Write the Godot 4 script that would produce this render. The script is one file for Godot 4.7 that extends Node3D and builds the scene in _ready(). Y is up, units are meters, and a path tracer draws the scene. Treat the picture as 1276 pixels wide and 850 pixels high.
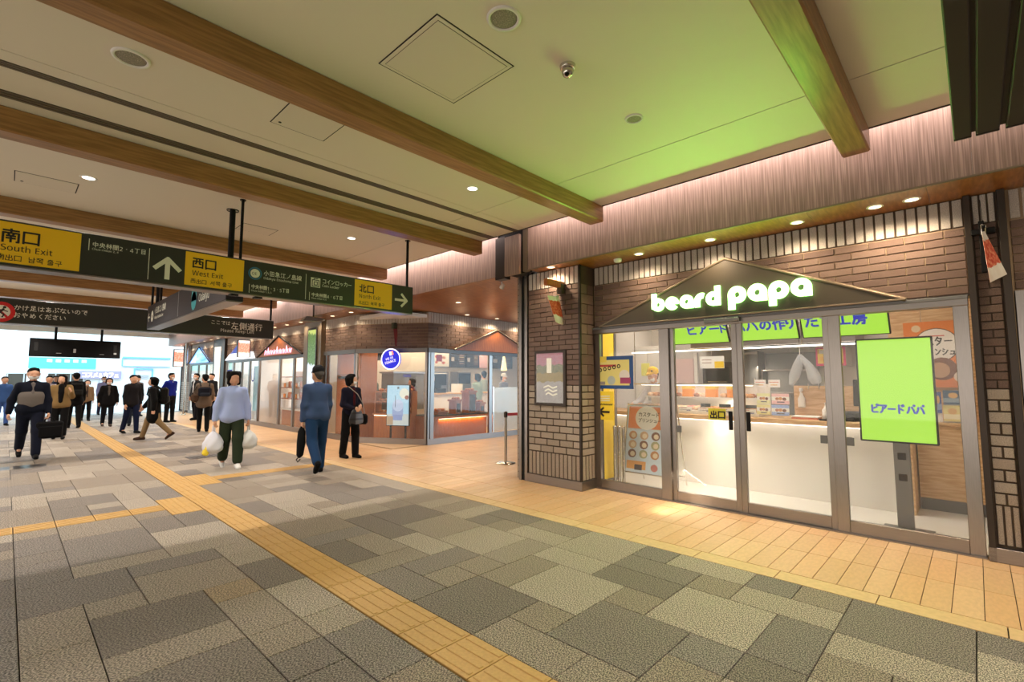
extends Node3D
# A station concourse with a cream puff shop; x runs into the shops, -z runs along the concourse, y is up, metres.

var M := {}
var taken := {}
var shared := {}
var glyph := {}
var rng := RandomNumberGenerator.new()
var font: SystemFont


# ---------------------------------------------------------------- mesh builder
class MB:
	var v := PackedVector3Array()
	var n := PackedVector3Array()
	var t := PackedVector2Array()
	var i := PackedInt32Array()
	var lift := 0

	func quad(a: Vector3, b: Vector3, c: Vector3, d: Vector3, uv := true) -> void:
		# a b c d run counter-clockwise seen from the front; uv corners (0,1) (1,1) (1,0) (0,0)
		var nn := (b - a).cross(c - a) + (c - a).cross(d - a)
		nn = nn.normalized()
		var k := v.size()
		v.append_array(PackedVector3Array([a, b, c, d]))
		n.append_array(PackedVector3Array([nn, nn, nn, nn]))
		t.append_array(PackedVector2Array([Vector2(0, 1), Vector2(1, 1), Vector2(1, 0), Vector2(0, 0)]))
		i.append_array(PackedInt32Array([k, k + 2, k + 1, k, k + 3, k + 2]))

	func tri(a: Vector3, b: Vector3, c: Vector3) -> void:
		var nn := (b - a).cross(c - a).normalized()
		var k := v.size()
		v.append_array(PackedVector3Array([a, b, c]))
		n.append_array(PackedVector3Array([nn, nn, nn]))
		t.append_array(PackedVector2Array([Vector2(0, 1), Vector2(1, 1), Vector2(1, 0)]))
		i.append_array(PackedInt32Array([k, k + 2, k + 1]))

	func out_quad(a: Vector3, b: Vector3, c: Vector3, d: Vector3, m: Vector3) -> void:
		if (b - a).cross(c - a).dot((a + b + c + d) * 0.25 - m) >= 0.0:
			quad(a, b, c, d)
		else:
			quad(a, d, c, b)

	func out_tri(a: Vector3, b: Vector3, c: Vector3, m: Vector3) -> void:
		if (b - a).cross(c - a).dot((a + b + c) / 3.0 - m) >= 0.0:
			tri(a, b, c)
		else:
			tri(a, c, b)

	func box(m: Vector3, s: Vector3, ch := 0.0, bs := Basis()) -> MB:
		var h := s * 0.5
		ch = minf(ch, minf(h.x, minf(h.y, h.z)) * 0.9)
		if ch <= 0.0:
			for ax in 3:
				for sg in [-1.0, 1.0]:
					var p := []
					for q in [[-1, -1], [1, -1], [1, 1], [-1, 1]]:
						var e := Vector3()
						e[ax] = sg * h[ax]
						e[(ax + 1) % 3] = q[0] * h[(ax + 1) % 3]
						e[(ax + 2) % 3] = q[1] * h[(ax + 2) % 3]
						p.append(m + bs * e)
					out_quad(p[0], p[1], p[2], p[3], m)
			return self
		var at := func(ax: int, sx: float, sy: float, sz: float) -> Vector3:
			var e := Vector3(sx * (h.x - ch), sy * (h.y - ch), sz * (h.z - ch))
			e[ax] = e[ax] + (ch if e[ax] > 0.0 else -ch)
			return m + bs * e
		for ax in 3:
			for sg in [-1.0, 1.0]:
				var p := []
				for q in [[-1, -1], [1, -1], [1, 1], [-1, 1]]:
					var e := [0.0, 0.0, 0.0]
					e[ax] = sg
					e[(ax + 1) % 3] = q[0]
					e[(ax + 2) % 3] = q[1]
					p.append(at.call(ax, e[0], e[1], e[2]))
				out_quad(p[0], p[1], p[2], p[3], m)
			var b1 := (ax + 1) % 3
			var b2 := (ax + 2) % 3
			for q in [[-1, -1], [1, -1], [1, 1], [-1, 1]]:
				var lo := [0.0, 0.0, 0.0]
				lo[ax] = -1.0
				lo[b1] = q[0]
				lo[b2] = q[1]
				var hi := lo.duplicate()
				hi[ax] = 1.0
				out_quad(at.call(b1, lo[0], lo[1], lo[2]), at.call(b1, hi[0], hi[1], hi[2]), at.call(b2, hi[0], hi[1], hi[2]), at.call(b2, lo[0], lo[1], lo[2]), m)
		for sx in [-1.0, 1.0]:
			for sy in [-1.0, 1.0]:
				for sz in [-1.0, 1.0]:
					out_tri(at.call(0, sx, sy, sz), at.call(1, sx, sy, sz), at.call(2, sx, sy, sz), m)
		return self

	func span(a: Vector3, b: Vector3, ch := 0.0) -> MB:
		return box((a + b) * 0.5, (b - a).abs(), ch)

	func grid(rows: Array, closed := true) -> void:
		# rows of points; smooth; each row the same count; front when rows run up and points run counter-clockwise seen from above
		var k := v.size()
		var w: int = rows[0].size()
		var hh := rows.size()
		for r in hh:
			for c in w:
				var up: Vector3 = rows[mini(r + 1, hh - 1)][c] - rows[maxi(r - 1, 0)][c]
				var c1 := (c + 1) % w if closed else mini(c + 1, w - 1)
				var c0 := (c + w - 1) % w if closed else maxi(c - 1, 0)
				var si: Vector3 = rows[r][c1] - rows[r][c0]
				var nn := si.cross(up)
				if nn.length() < 1e-10:
					var alt: int = mini(r + 1, hh - 1) if r == 0 else maxi(r - 1, 0)
					si = rows[alt][c1] - rows[alt][c0]
					nn = si.cross(up)
					if nn.length() < 1e-10:
						nn = Vector3.UP
				v.append(rows[r][c])
				n.append(nn.normalized())
				t.append(Vector2(float(c) / maxi(w - 1, 1), 1.0 - float(r) / maxi(hh - 1, 1)))
		for r in hh - 1:
			for c in (w if closed else w - 1):
				var a := k + r * w + c
				var b := k + r * w + (c + 1) % w
				var d := a + w
				var e := b + w
				i.append_array(PackedInt32Array([a, e, b, a, d, e]))

	func lathe(profile: Array, segs := 16, xf := Transform3D()) -> MB:
		var rows := []
		for p in profile:
			var row := []
			for s in segs:
				var an := -TAU * s / segs
				row.append(xf * Vector3(cos(an) * p[0], p[1], sin(an) * p[0]))
			rows.append(row)
		grid(rows)
		return self

	func tube(path: Array, radius, sides := 8, caps := true) -> MB:
		var rows := []
		var side := Vector3()
		for q in path.size():
			var d: Vector3 = (path[mini(q + 1, path.size() - 1)] - path[maxi(q - 1, 0)]).normalized()
			if side == Vector3():
				side = d.cross(Vector3.RIGHT if absf(d.x) < 0.8 else Vector3.UP).normalized()
			side = (side - d * side.dot(d)).normalized()
			var up := d.cross(side)
			var r: float = radius[q] if radius is Array else radius
			var row := []
			for s in sides:
				var an := TAU * s / sides
				row.append(path[q] + (side * cos(an) + up * sin(an)) * r)
			rows.append(row)
		grid(rows)
		if caps:
			for e in [0, rows.size() - 1]:
				var mid: Vector3 = path[e]
				var inner: Vector3 = path[1] if e == 0 else path[e - 1]
				for s in sides:
					out_tri(mid, rows[e][s], rows[e][(s + 1) % sides], inner)
		return self

	func ball(m: Vector3, r: Vector3, rings := 8, segs := 12, bs := Basis()) -> MB:
		var rows := []
		for a in rings + 1:
			var la := -PI / 2 + PI * a / rings
			var row := []
			for s in segs:
				var an := -TAU * s / segs
				row.append(m + bs * Vector3(cos(la) * cos(an) * r.x, sin(la) * r.y, cos(la) * sin(an) * r.z))
			rows.append(row)
		grid(rows)
		return self

	func extrude(poly: PackedVector2Array, depth: float, xf := Transform3D()) -> MB:
		# the outline in the local xy plane; from z = 0 to z = depth
		if Geometry2D.is_polygon_clockwise(poly):
			poly.reverse()
		var ids := Geometry2D.triangulate_polygon(poly)
		for k in range(0, ids.size(), 3):
			var a := poly[ids[k]]
			var b := poly[ids[k + 1]]
			var c := poly[ids[k + 2]]
			if (b - a).cross(c - a) < 0.0:
				var w := b
				b = c
				c = w
			tri(xf * Vector3(a.x, a.y, depth), xf * Vector3(b.x, b.y, depth), xf * Vector3(c.x, c.y, depth))
			tri(xf * Vector3(a.x, a.y, 0), xf * Vector3(c.x, c.y, 0), xf * Vector3(b.x, b.y, 0))
		for k in poly.size():
			var a := poly[k]
			var b := poly[(k + 1) % poly.size()]
			quad(xf * Vector3(a.x, a.y, 0), xf * Vector3(b.x, b.y, 0), xf * Vector3(b.x, b.y, depth), xf * Vector3(a.x, a.y, depth))
		return self

	func stroke(pts: PackedVector2Array, w: float, xf: Transform3D, rounded := false) -> void:
		# a flat pen line in the local xy plane, facing local +z
		for k in pts.size() - 1:
			var a := pts[k]
			var b := pts[k + 1]
			var d := (b - a).normalized()
			var s := Vector2(-d.y, d.x) * w * 0.5
			var e := d * w * (0.0 if rounded else 0.3)
			up_a_little()
			quad(xf * v3(a - s - e), xf * v3(b - s + e), xf * v3(b + s + e), xf * v3(a + s - e))
		for k in pts.size():
			if rounded or (k > 0 and k < pts.size() - 1):
				var m := pts[k]
				up_a_little()
				for q in 8:
					var p := m + Vector2.from_angle(TAU * q / 8) * w * 0.5
					var r := m + Vector2.from_angle(TAU * (q + 1) / 8) * w * 0.5
					tri(xf * v3(m), xf * v3(p), xf * v3(r))

	func up_a_little() -> void:
		# pen lines that cross lie on each other, not in one plane
		lift = (lift + 1) % 30

	func v3(p: Vector2) -> Vector3:
		return Vector3(p.x, p.y, lift * 0.00005)

	func arrays(mesh: Mesh, xf: Transform3D) -> void:
		for s in mesh.get_surface_count():
			var a := mesh.surface_get_arrays(s)
			var k := v.size()
			var vv: PackedVector3Array = a[Mesh.ARRAY_VERTEX]
			var nv: PackedVector3Array = a[Mesh.ARRAY_NORMAL]
			for q in vv.size():
				v.append(xf * vv[q])
				n.append((xf.basis * nv[q]).normalized())
				t.append(Vector2())
			var flip := xf.basis.determinant() < 0.0
			var ids: PackedInt32Array = a[Mesh.ARRAY_INDEX] if a[Mesh.ARRAY_INDEX] != null else PackedInt32Array(range(vv.size()))
			for q in range(0, ids.size() - 2, 3):
				i.append(k + ids[q])
				i.append(k + ids[q + (2 if flip else 1)])
				i.append(k + ids[q + (1 if flip else 2)])

	func mesh() -> ArrayMesh:
		var a := []
		a.resize(Mesh.ARRAY_MAX)
		a[Mesh.ARRAY_VERTEX] = v
		a[Mesh.ARRAY_NORMAL] = n
		a[Mesh.ARRAY_TEX_UV] = t
		a[Mesh.ARRAY_INDEX] = i
		var m := ArrayMesh.new()
		m.add_surface_from_arrays(Mesh.PRIMITIVE_TRIANGLES, a)
		return m


# ---------------------------------------------------------------- scene helpers
func numbered(called: String, parent: Node) -> String:
	var key := str(parent.get_instance_id()) + called
	var k: int = taken.get(key, 0)
	taken[key] = k + 1
	return called if k == 0 else "%s_%03d" % [called, k]


func tag(o: Node, label: String, category := "", group := "", kind := "") -> Node:
	if label:
		o.set_meta("label", label)
	if category:
		o.set_meta("category", category)
	if group:
		o.set_meta("group", group)
	if kind:
		o.set_meta("kind", kind)
	return o


func thing(called: String, label: String, category: String, at := Vector3.ZERO, turn := 0.0, group := "", kind := "") -> Node3D:
	var o := Node3D.new()
	o.name = numbered(called, self)
	add_child(o, true)
	o.position = at
	o.rotation.y = turn
	tag(o, label, category, group, kind)
	return o


func obj(called: String, shape, m: Material, parent: Node = self, at := Vector3.ZERO) -> MeshInstance3D:
	var o := MeshInstance3D.new()
	o.name = numbered(called, parent)
	o.mesh = shape.mesh() if shape is MB else shape
	o.material_override = m
	parent.add_child(o, true)
	o.position = at
	return o


func single(called: String, label: String, category: String, shape, m: Material, at := Vector3.ZERO, group := "", kind := "") -> MeshInstance3D:
	var o := obj(called, shape, m, self, at)
	tag(o, label, category, group, kind)
	return o


func copy(o: Node3D, label: String, at: Vector3, turn := 0.0) -> Node3D:
	var c: Node3D = o.duplicate()
	var stem := String(o.name).rstrip("0123456789").rstrip("_")
	c.name = numbered(stem, self)
	add_child(c, true)
	c.position = at
	c.rotation.y = turn
	c.set_meta("label", label)
	return c


func block(size: Vector3, ch := 0.0) -> ArrayMesh:
	var key := "%s %s" % [size, ch]
	if not shared.has(key):
		shared[key] = MB.new().box(Vector3.ZERO, size, ch).mesh()
	return shared[key]


func bx(a: Vector3, b: Vector3, ch := 0.0) -> MB:
	return MB.new().span(a, b, ch)


func slab(called: String, a: Vector3, b: Vector3, m: Material, parent: Node, ch := 0.0) -> MeshInstance3D:
	return obj(called, block((b - a).abs(), ch), m, parent, (a + b) * 0.5)


func plate(a: Vector3, b: Vector3, c: Vector3, d: Vector3, thick := 0.004) -> MB:
	# a thin sheet with uv on its front, corners counter-clockwise from lower left
	var q := MB.new()
	q.quad(a, b, c, d)
	var nn := (b - a).cross(d - a).normalized() * -thick
	for e in [[a, b], [b, c], [c, d], [d, a]]:
		q.quad(e[0] + nn, e[1] + nn, e[1], e[0])
	q.quad(a + nn, d + nn, c + nn, b + nn)
	return q


func lit(called: String, m_pos: Vector3, dir: Vector3, size: Vector2, col: Color, energy: float) -> AreaLight3D:
	var l := AreaLight3D.new()
	l.name = numbered(called, self)
	l.area_size = size
	l.light_color = col
	l.light_energy = energy
	l.shadow_enabled = true
	l.set("area_range", 60.0)
	add_child(l, true)
	var up := Vector3.UP if absf(dir.normalized().y) < 0.9 else Vector3.FORWARD
	l.look_at_from_position(m_pos, m_pos + dir, up)
	return l


func spot(called: String, at: Vector3, dir: Vector3, angle: float, col: Color, energy: float, size := 0.05, soft := 0.8) -> SpotLight3D:
	var l := SpotLight3D.new()
	l.name = numbered(called, self)
	l.spot_angle = angle
	l.spot_angle_attenuation = soft
	l.spot_attenuation = 2.0
	l.spot_range = 40.0
	l.light_color = col
	l.light_energy = energy
	l.light_size = size
	l.shadow_enabled = true
	add_child(l, true)
	var up := Vector3.UP if absf(dir.normalized().y) < 0.9 else Vector3.FORWARD
	l.look_at_from_position(at, at + dir, up)
	return l


func grey(k: float) -> Color:
	return Color(k, k, k)


func noise(freq: float, sd: int, lo: Color, hi: Color, size := 512, kind := FastNoiseLite.TYPE_SIMPLEX_SMOOTH, oct := 4, lo_at := 0.0, hi_at := 1.0) -> NoiseTexture2D:
	var f := FastNoiseLite.new()
	f.noise_type = kind
	f.frequency = freq
	f.seed = sd
	f.fractal_octaves = oct
	if oct <= 1:
		f.fractal_type = FastNoiseLite.FRACTAL_NONE
	var g := Gradient.new()
	g.offsets = PackedFloat32Array([lo_at, hi_at])
	g.colors = PackedColorArray([lo, hi])
	var x := NoiseTexture2D.new()
	x.width = size
	x.height = size
	x.seamless = true
	x.noise = f
	x.color_ramp = g
	return x


func mat(called: String, col: Color, rough := 0.6, metal := 0.0, spec := 0.5) -> StandardMaterial3D:
	var m := StandardMaterial3D.new()
	m.resource_name = called
	m.albedo_color = col
	m.roughness = rough
	m.metallic = metal
	m.metallic_specular = spec
	M[called] = m
	return m


func grain(m: StandardMaterial3D, tex: Texture2D, scale: Vector3, bump: Texture2D = null, height := 0.0, world := true) -> StandardMaterial3D:
	m.albedo_texture = tex
	m.uv1_triplanar = true
	m.uv1_world_triplanar = world
	m.uv1_scale = scale
	m.uv1_triplanar_sharpness = 8.0
	if bump:
		m.heightmap_enabled = true
		m.heightmap_texture = bump
		m.heightmap_scale = height
	return m


func glow(called: String, col: Color, energy: float, base := Color(0.9, 0.9, 0.9)) -> StandardMaterial3D:
	var m := mat(called, base, 0.4)
	m.emission_enabled = true
	m.emission = col
	m.emission_energy_multiplier = energy
	return m


func pane(called: String, alpha: float, tint := Color(1, 1, 1), rough := 0.02) -> StandardMaterial3D:
	var m := mat(called, Color(tint.r, tint.g, tint.b, alpha), rough)
	m.transparency = BaseMaterial3D.TRANSPARENCY_ALPHA
	return m


# ---------------------------------------------------------------- lettering
func pen(points: String, smooth: bool) -> Array:
	var out := []
	for line in points.split(";"):
		var w := line.split(" ", false)
		var p := PackedVector2Array()
		for k in range(0, w.size() - 1, 2):
			p.append(Vector2(float(w[k]), float(w[k + 1])) * 0.1)
		if smooth and p.size() > 2:
			for pass_ in 2:
				var s := PackedVector2Array([p[0]])
				for k in p.size() - 1:
					s.append(p[k].lerp(p[k + 1], 0.25))
					s.append(p[k].lerp(p[k + 1], 0.75))
				s.append(p[p.size() - 1])
				p = s
		out.append(p)
	return out


func lay(b: MB, s: String, x: float, y: float, h: float, xf: Transform3D, w := 0.11, squeeze := 1.0, rounded := false) -> float:
	# writes s from x along the local x axis, its foot at y; returns the end
	var latin := ""
	var k := 0
	while k <= s.length():
		var c := s.substr(k, 1) if k < s.length() else ""
		if c != "" and not glyph.has(c):
			latin += c
			k += 1
			continue
		if latin.strip_edges() != "":
			var tm := TextMesh.new()
			tm.text = latin.strip_edges()
			tm.font = font
			tm.font_size = 64
			tm.pixel_size = h * 1.12 / 64.0
			tm.depth = 0.0006
			tm.curve_step = 2.0
			tm.horizontal_alignment = HORIZONTAL_ALIGNMENT_LEFT
			tm.vertical_alignment = VERTICAL_ALIGNMENT_BOTTOM
			var drop := font.get_descent(64) * tm.pixel_size
			var box := tm.get_aabb()
			b.arrays(tm, xf * Transform3D(Basis.from_scale(Vector3(squeeze, 1, 1)), Vector3(x, y - drop, 0)))
			x += (box.position.x + box.size.x) * squeeze + h * 0.12
		elif latin != "":
			x += h * 0.3 * latin.length()
		latin = ""
		if c == "":
			break
		for line in glyph[c]:
			var p := PackedVector2Array()
			for q in line:
				p.append(Vector2(x + q.x * h * squeeze, y + q.y * h))
			b.stroke(p, h * w, xf, rounded)
		x += h * 1.06 * squeeze
		k += 1
	return x


func glyphs() -> void:
	var hard := {
		"口": "1 9 1 .4;1 9 9 9 9 .4;1 1.3 9 1.3", "ロ": "1.4 8.4 1.4 1;1.4 8.4 8.6 8.4 8.6 1;1.4 1.6 8.6 1.6",
		"南": "5 10 5 7.6;1 8.8 9 8.8;1 7 1 0;1 7 9 7 9 .6 8 .6;3.6 6.4 4.2 5.2;6.4 6.4 5.8 5.2;2.8 4.8 7.2 4.8;2.8 3.1 7.2 3.1;5 4.8 5 .4",
		"西": "1 9.2 9 9.2;1.2 6.6 1.2 .6;1.2 6.6 8.8 6.6 8.8 .6;1.2 1.2 8.8 1.2;3.8 9.2 3.8 6 3 4;6.2 9.2 6.2 4.4 7.4 4.2",
		"北": "3.6 9.6 3.6 .6;.8 6.4 3.6 6.4;.6 1.6 3.6 3;6.4 9.6 6.4 1.2 7 .8 9.2 .8 9.3 2.6;9 7.4 6.4 5.4",
		"出": "5 9.8 5 .8;2 8.6 2 5.4 8 5.4 8 8.6;1 3.8 1 .6 9 .6 9 3.8", "中": "1.4 7.6 1.4 3.6;1.4 7.6 8.6 7.6 8.6 3.6;1.4 4 8.6 4;5 10 5 0",
		"央": "2 8 8 8 8 4.6;2 8 2 4.6;.6 4.6 9.4 4.6;5 10 5 4.6 3.6 2 .8 .4;5 4.6 6.4 2 9.2 .4",
		"林": "2.6 10 2.6 0;.6 7.4 4.6 7.4;2.6 6.8 .6 3.2;2.8 6 4.4 4;7.2 10 7.2 0;5.2 7.4 9.6 7.4;7.2 6.8 5 2.6;7.2 6.8 9.6 3",
		"間": "1 9.4 1 0;1 9.4 4.2 9.4 4.2 5.8 1 5.8;1 7.6 4.2 7.6;9 9.4 9 0;9 9.4 5.8 9.4 5.8 5.8 9 5.8;5.8 7.6 9 7.6;3.2 4.6 3.2 .8;3.2 4.6 6.8 4.6 6.8 .8 3.2 .8;3.2 2.7 6.8 2.7",
		"丁": "1 9 9 9;5 9 5 .6 3.4 1", "目": "2 9.4 2 .4;2 9.4 8 9.4 8 .4;2 6.5 8 6.5;2 3.6 8 3.6;2 .8 8 .8", "小": "5 9.6 5 .4 3.8 .8;2.6 6.6 1 3;7.2 6.8 9 3",
		"田": "1.4 9 1.4 .6;1.4 9 8.6 9 8.6 .6;1.4 4.9 8.6 4.9;5 9 5 1;1.4 1 8.6 1",
		"急": "3.6 10 1.4 7.6;3.2 8.9 6.6 8.9 5.8 7.6;2 7.4 7.6 7.4 7.6 4.2;2 5.8 7.6 5.8;2 4.2 7.6 4.2;1.6 2.8 .8 .8;3.4 3 3.4 .8 6.4 .6 6.8 1.8;5 3.4 5.6 2.2;8 3 9.2 1",
		"江": "1 9.2 2.4 8.2;.6 6.6 2 5.8;.8 .6 2.6 3.6;4 8.4 9.4 8.4;6.6 8.4 6.6 1;3.4 1 9.8 1", "ノ": "8 9 6.6 4.6 2 .8",
		"島": "5 10 4 8.8;2.4 8.8 2.4 3.6;2.4 8.8 7.8 8.8 7.8 5.4;2.4 7.1 7.8 7.1;2.4 5.4 7.8 5.4;2.4 3.8 9.2 3.8 8.8 .6 7.6 .6;1 2.6 1 .6 6 .6 6 2.6;3.5 3 3.5 .6",
		"線": "2.4 10 1 7.8 3.2 6.8 .8 4.4;1 4.4 3.8 4.8;2.4 4.6 2.4 0;1 3.2 .6 1;3.6 3.2 4 1.6;7.2 10 6.6 8.8;5.2 8.8 5.2 5;5.2 8.8 9.4 8.8 9.4 5;5.2 6.9 9.4 6.9;5.2 5 9.4 5;7.3 5 7.3 .2;4.8 3.2 6.6 3.2 4.8 .8;9.4 3.8 8 2.6;7.6 3 9.8 .4",
		"左": "1 7.8 9 7.8;4 10 3.2 5.6 .8 1.2;3.6 4.4 8.6 4.4;6 4.4 6 .6;2.6 .6 9.4 .6",
		"側": "2.4 10 .6 5.8;1.6 7.6 1.6 0;3.4 9.2 3.4 2.6;3.4 9.2 6 9.2 6 2.6;3.4 7 6 7;3.4 4.8 6 4.8;3.4 2.8 6 2.8;3.8 2.2 2.8 .4;5.6 2.2 6.4 .6;7.6 8.6 7.6 2.6;9.4 9.6 9.4 .4 8.4 .8",
		"通": "1 9 2.2 7.8;.6 5.6 2.4 5.6 2.4 2 .6 .4;1.8 1.8 3.4 .6 9.6 .4;4 9.4 8.8 9.4 7 7.9;5.2 8.6 6.4 7.6;4.2 7.4 4.2 1.6;4.2 7.4 9 7.4 9 1.8 8 2;4.2 5.4 9 5.4;4.2 3.6 9 3.6;6.6 7.4 6.6 1.8",
		"行": "3 10 .8 7.6;3.2 7.4 .6 4.4;2.2 5.8 2.2 0;4.8 8.8 9.2 8.8;4.4 6 9.6 6;7.6 6 7.6 .4 6.2 .8",
		"足": "2.6 9.4 2.6 6.4;2.6 9.4 7.4 9.4 7.4 6.4;2.6 6.6 7.4 6.6;5 6.6 5 1;5 4 8 4;2.6 4.6 2.4 2.6 .8 .4;2.2 2.4 4.6 1 9.4 .6",
		"作": "3 10 .6 5.4;2 7.4 2 0;5.4 10 3.4 6;4.6 8.2 9.6 8.2;5.8 8.2 5.8 0;5.8 5.6 9 5.6;5.8 3 9.2 3", "工": "1.4 8.6 8.6 8.6;5 8.6 5 1.2;.6 1.2 9.4 1.2",
		"房": "1.4 9.6 8.8 9.6;2 8.2 8 8.2 8 6.4 2 6.4;2 8.2 2 4 .6 .4;5 6 5 5;2.6 4.8 9.4 4.8;5 4.8 4.4 2 2.6 .2;5 3 8 3 7.6 .4 6.4 .6",
		"コ": "1.6 8.4 8.2 8.4 8.2 1;1.4 1.4 8.2 1.4", "イ": "8 9.6 5.4 6.4 1.4 4;5.4 6.4 5.4 .2", "ン": "1.6 8.6 3.6 7;1.6 1 5 2.6 8.8 7.4", "ッ": "2 6 2.8 4;4.4 6.4 5 4.4;8 6.2 7 3 4 .8",
		"カ": "1 7.2 8.6 7.2 8 1.2 6.4 1;4.6 9.8 4 5 1.4 .8", "ー": "1 5 9 5", "ビ": "2 9 2 1.8 3 1 8.6 1;7.6 6.8 2 5;7.4 9.8 8 8.6;9 10 9.6 8.8", "ア": "1 8.8 9 8.8 7.2 6 6 5.4;4.8 6.8 4.4 3 2 .6",
		"ド": "3.4 9.6 3.4 .4;3.4 6.2 8 3.8;6.6 9.4 7.4 8;8.2 10 9 8.6", "パ": "3 7.4 2.4 4 .6 1;6 7.6 7.8 4.6 9 1;8 9.6 8.6 10 9.2 9.4 8.6 8.8 8 9.4 8.6 10", "ス": "1.6 8.6 7.8 8.6 5.4 4.6 1.2 .8;5.6 4.6 8.8 .8",
		"タ": "3.8 9.8 1 5.4;3.4 8 8 8 6 3 2.4 .2;3.4 5.6 6 4", "プ": "1.2 8 7.8 8 6.6 3.6 3 .6;8.4 9.6 9 10 9.6 9.4 9 8.8 8.4 9.4", "リ": "2.6 9 2.6 4;7.4 9.4 7.2 4 4.6 .4", "シ": "2 8.8 4 7.6;1.2 6 3.2 4.8;1.6 .8 5.4 2.6 8.8 7",
		"ュ": "2.4 5.4 7.2 5.4 6.8 1.4;1.4 1.4 8.8 1.4", "メ": "7.4 9.4 5 4 1.4 .8;3 6.6 8 2", "フ": "1.4 8.4 8.4 8.4 7 4 2.6 .6", "ェ": "2.6 5.4 7.6 5.4;5 5.4 5 1;1.6 1 8.4 1", "ケ": "3.6 9.8 1 5.4;3 8 9 8;6.4 8 5.6 3.4 2.6 .4", "・": "4.5 5 5.5 5",
		"남": "2 9.4 2 6 6 6;8 9.8 8 5;8 7.4 9.4 7.4;2.4 4 2.4 .6;2.4 4 8 4 8 .6 2.4 .6", "쪽": "1 9.4 4.4 9.4 1 6.8;2.8 8.2 4.6 6.8;5.4 9.4 9 9.4 5.6 6.8;7.4 8.2 9.2 6.8;5 6.4 5 4.8;.8 4.8 9.2 4.8;2 3 8 3 8 .4",
		"출": "5 10 5 9;2 9 8 9;4.8 9 2 6.8;5.2 8.2 8 6.8;1 5.8 9 5.8;5 5.8 5 4.6;2 3.8 8 3.8 8 2.2 2 2.2 2 .6 8.2 .6", "구": "2 8.8 8 8.8 7.6 5.4;.6 4.6 9.4 4.6;5 4.6 5 0", "서": "3.6 9 3.2 6 .6 2.2;3.4 5.8 5.6 3;8 10 8 0;5.6 6 8 6",
		"북": "2 9.8 2 6;8 9.8 8 6;2 8 8 8;2 6.2 8 6.2;.8 4.8 9.2 4.8;5 4.8 5 3.6;2 2.8 8 2.8 8 .2",
	}
	var soft := {
		"の": "5.2 8 4.6 4 2.6 1.4 1 3.4 2 7 5 8.6 8.4 7 9 4 7.4 1.4 5.6 .8", "り": "3 9 2.6 6 3 4.4 3.8 5.4;6.8 9.2 7.4 6 6.8 2.6 4.6 .4", "た": "1 7.6 6 7.8;4 9.6 3 5 1.2 .6;5.2 5.4 9 5.6;5.4 3 5.4 1.4 7 .8 9.4 1",
		"て": "1 8 9 8.6;9 8.4 5.6 6.6 4.6 3.6 6 1.4 8 .8", "か": "1 7 6 7.4 7 6 6.2 1.6 4.6 1.4;4 9.6 3.2 5 1.2 1.2;7.6 8.4 9.4 5.4", "け": "2 9 1.6 5 2.2 1;4 6.8 9.4 7;7 9.6 7 4 5.2 .6",
		"は": "2 9 1.6 5 2.2 1;4.2 7 9.4 7.2;7 9.4 7 2.4 5.6 .8 4.2 1.8 5.6 2.8 9.4 1.2", "あ": "1.6 8 8 8.2;4.6 9.8 4.2 5 4.8 1.2;7 6.4 5.4 2.6 2.8 .8 1.6 2.4 3.6 5 6.8 5.4 9 3.6 8.4 1.6 6.4 .6",
		"ぶ": "3.6 9.4 5.4 8.2;4.6 7.4 4 5 5.6 3.2 5.4 1.2 3.8 .8;1.6 4 1 1.6;7 4.4 9 2;7.4 9.4 8.2 8;8.8 9.8 9.6 8.4", "な": "1 7.8 5.4 8;3.6 9.8 2.8 6 1.2 3.4;7 8.6 9 7;6.4 6 6.4 2 4.8 .8 3.4 1.8 5 2.8 9 1",
		"い": "1.6 8 1.4 4 2.6 1.2 3.8 2.6;7.4 7.6 8.8 5.4 9 3.4", "で": "1 8 9 8.6;9 8.4 5.6 6.6 4.6 3.6 6 1.4 8 .8;7 6 7.6 4.8;8.4 6.4 9 5.2", "お": "1 7.4 6 7.6;3.4 9.6 3.4 2 2 .8 1 2 3.4 4.4 6.6 5 8.6 3.4 7.6 1.2 5.6 1;7.4 8.6 9.2 7",
		"や": "1 5.4 6 7.8 8.8 6.6 8 4.8 6 4.6;5 9.6 5.6 8;2.6 8.6 5 .6", "め": "2.4 8.6 3 5 5 2;6.6 9.2 5 4 2.6 1.4 1.2 3 3 6 6.6 7.2 9 5 8 2 6 .8", "く": "7 9.4 3 5 7.2 .6",
		"だ": "1 7.6 6 7.8;4 9.6 3 5 1.2 .6;5.2 5.4 9 5.6;5.4 3 5.4 1.4 7 .8 9.4 1;7.6 9.6 8.2 8.4;8.8 10 9.4 8.8", "さ": "1.4 7.4 8.6 8;4.2 9.8 6.8 4.6;6.8 4.4 3 4.6 2 2.4 4.2 .8 7 .8", "こ": "2.2 8.2 7.6 8.2 6.6 7;2 3.6 2.4 1.8 5 1.2 8.2 1.4",
	}
	for c in hard:
		glyph[c] = pen(hard[c], false)
	for c in soft:
		glyph[c] = pen(soft[c], true)


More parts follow.
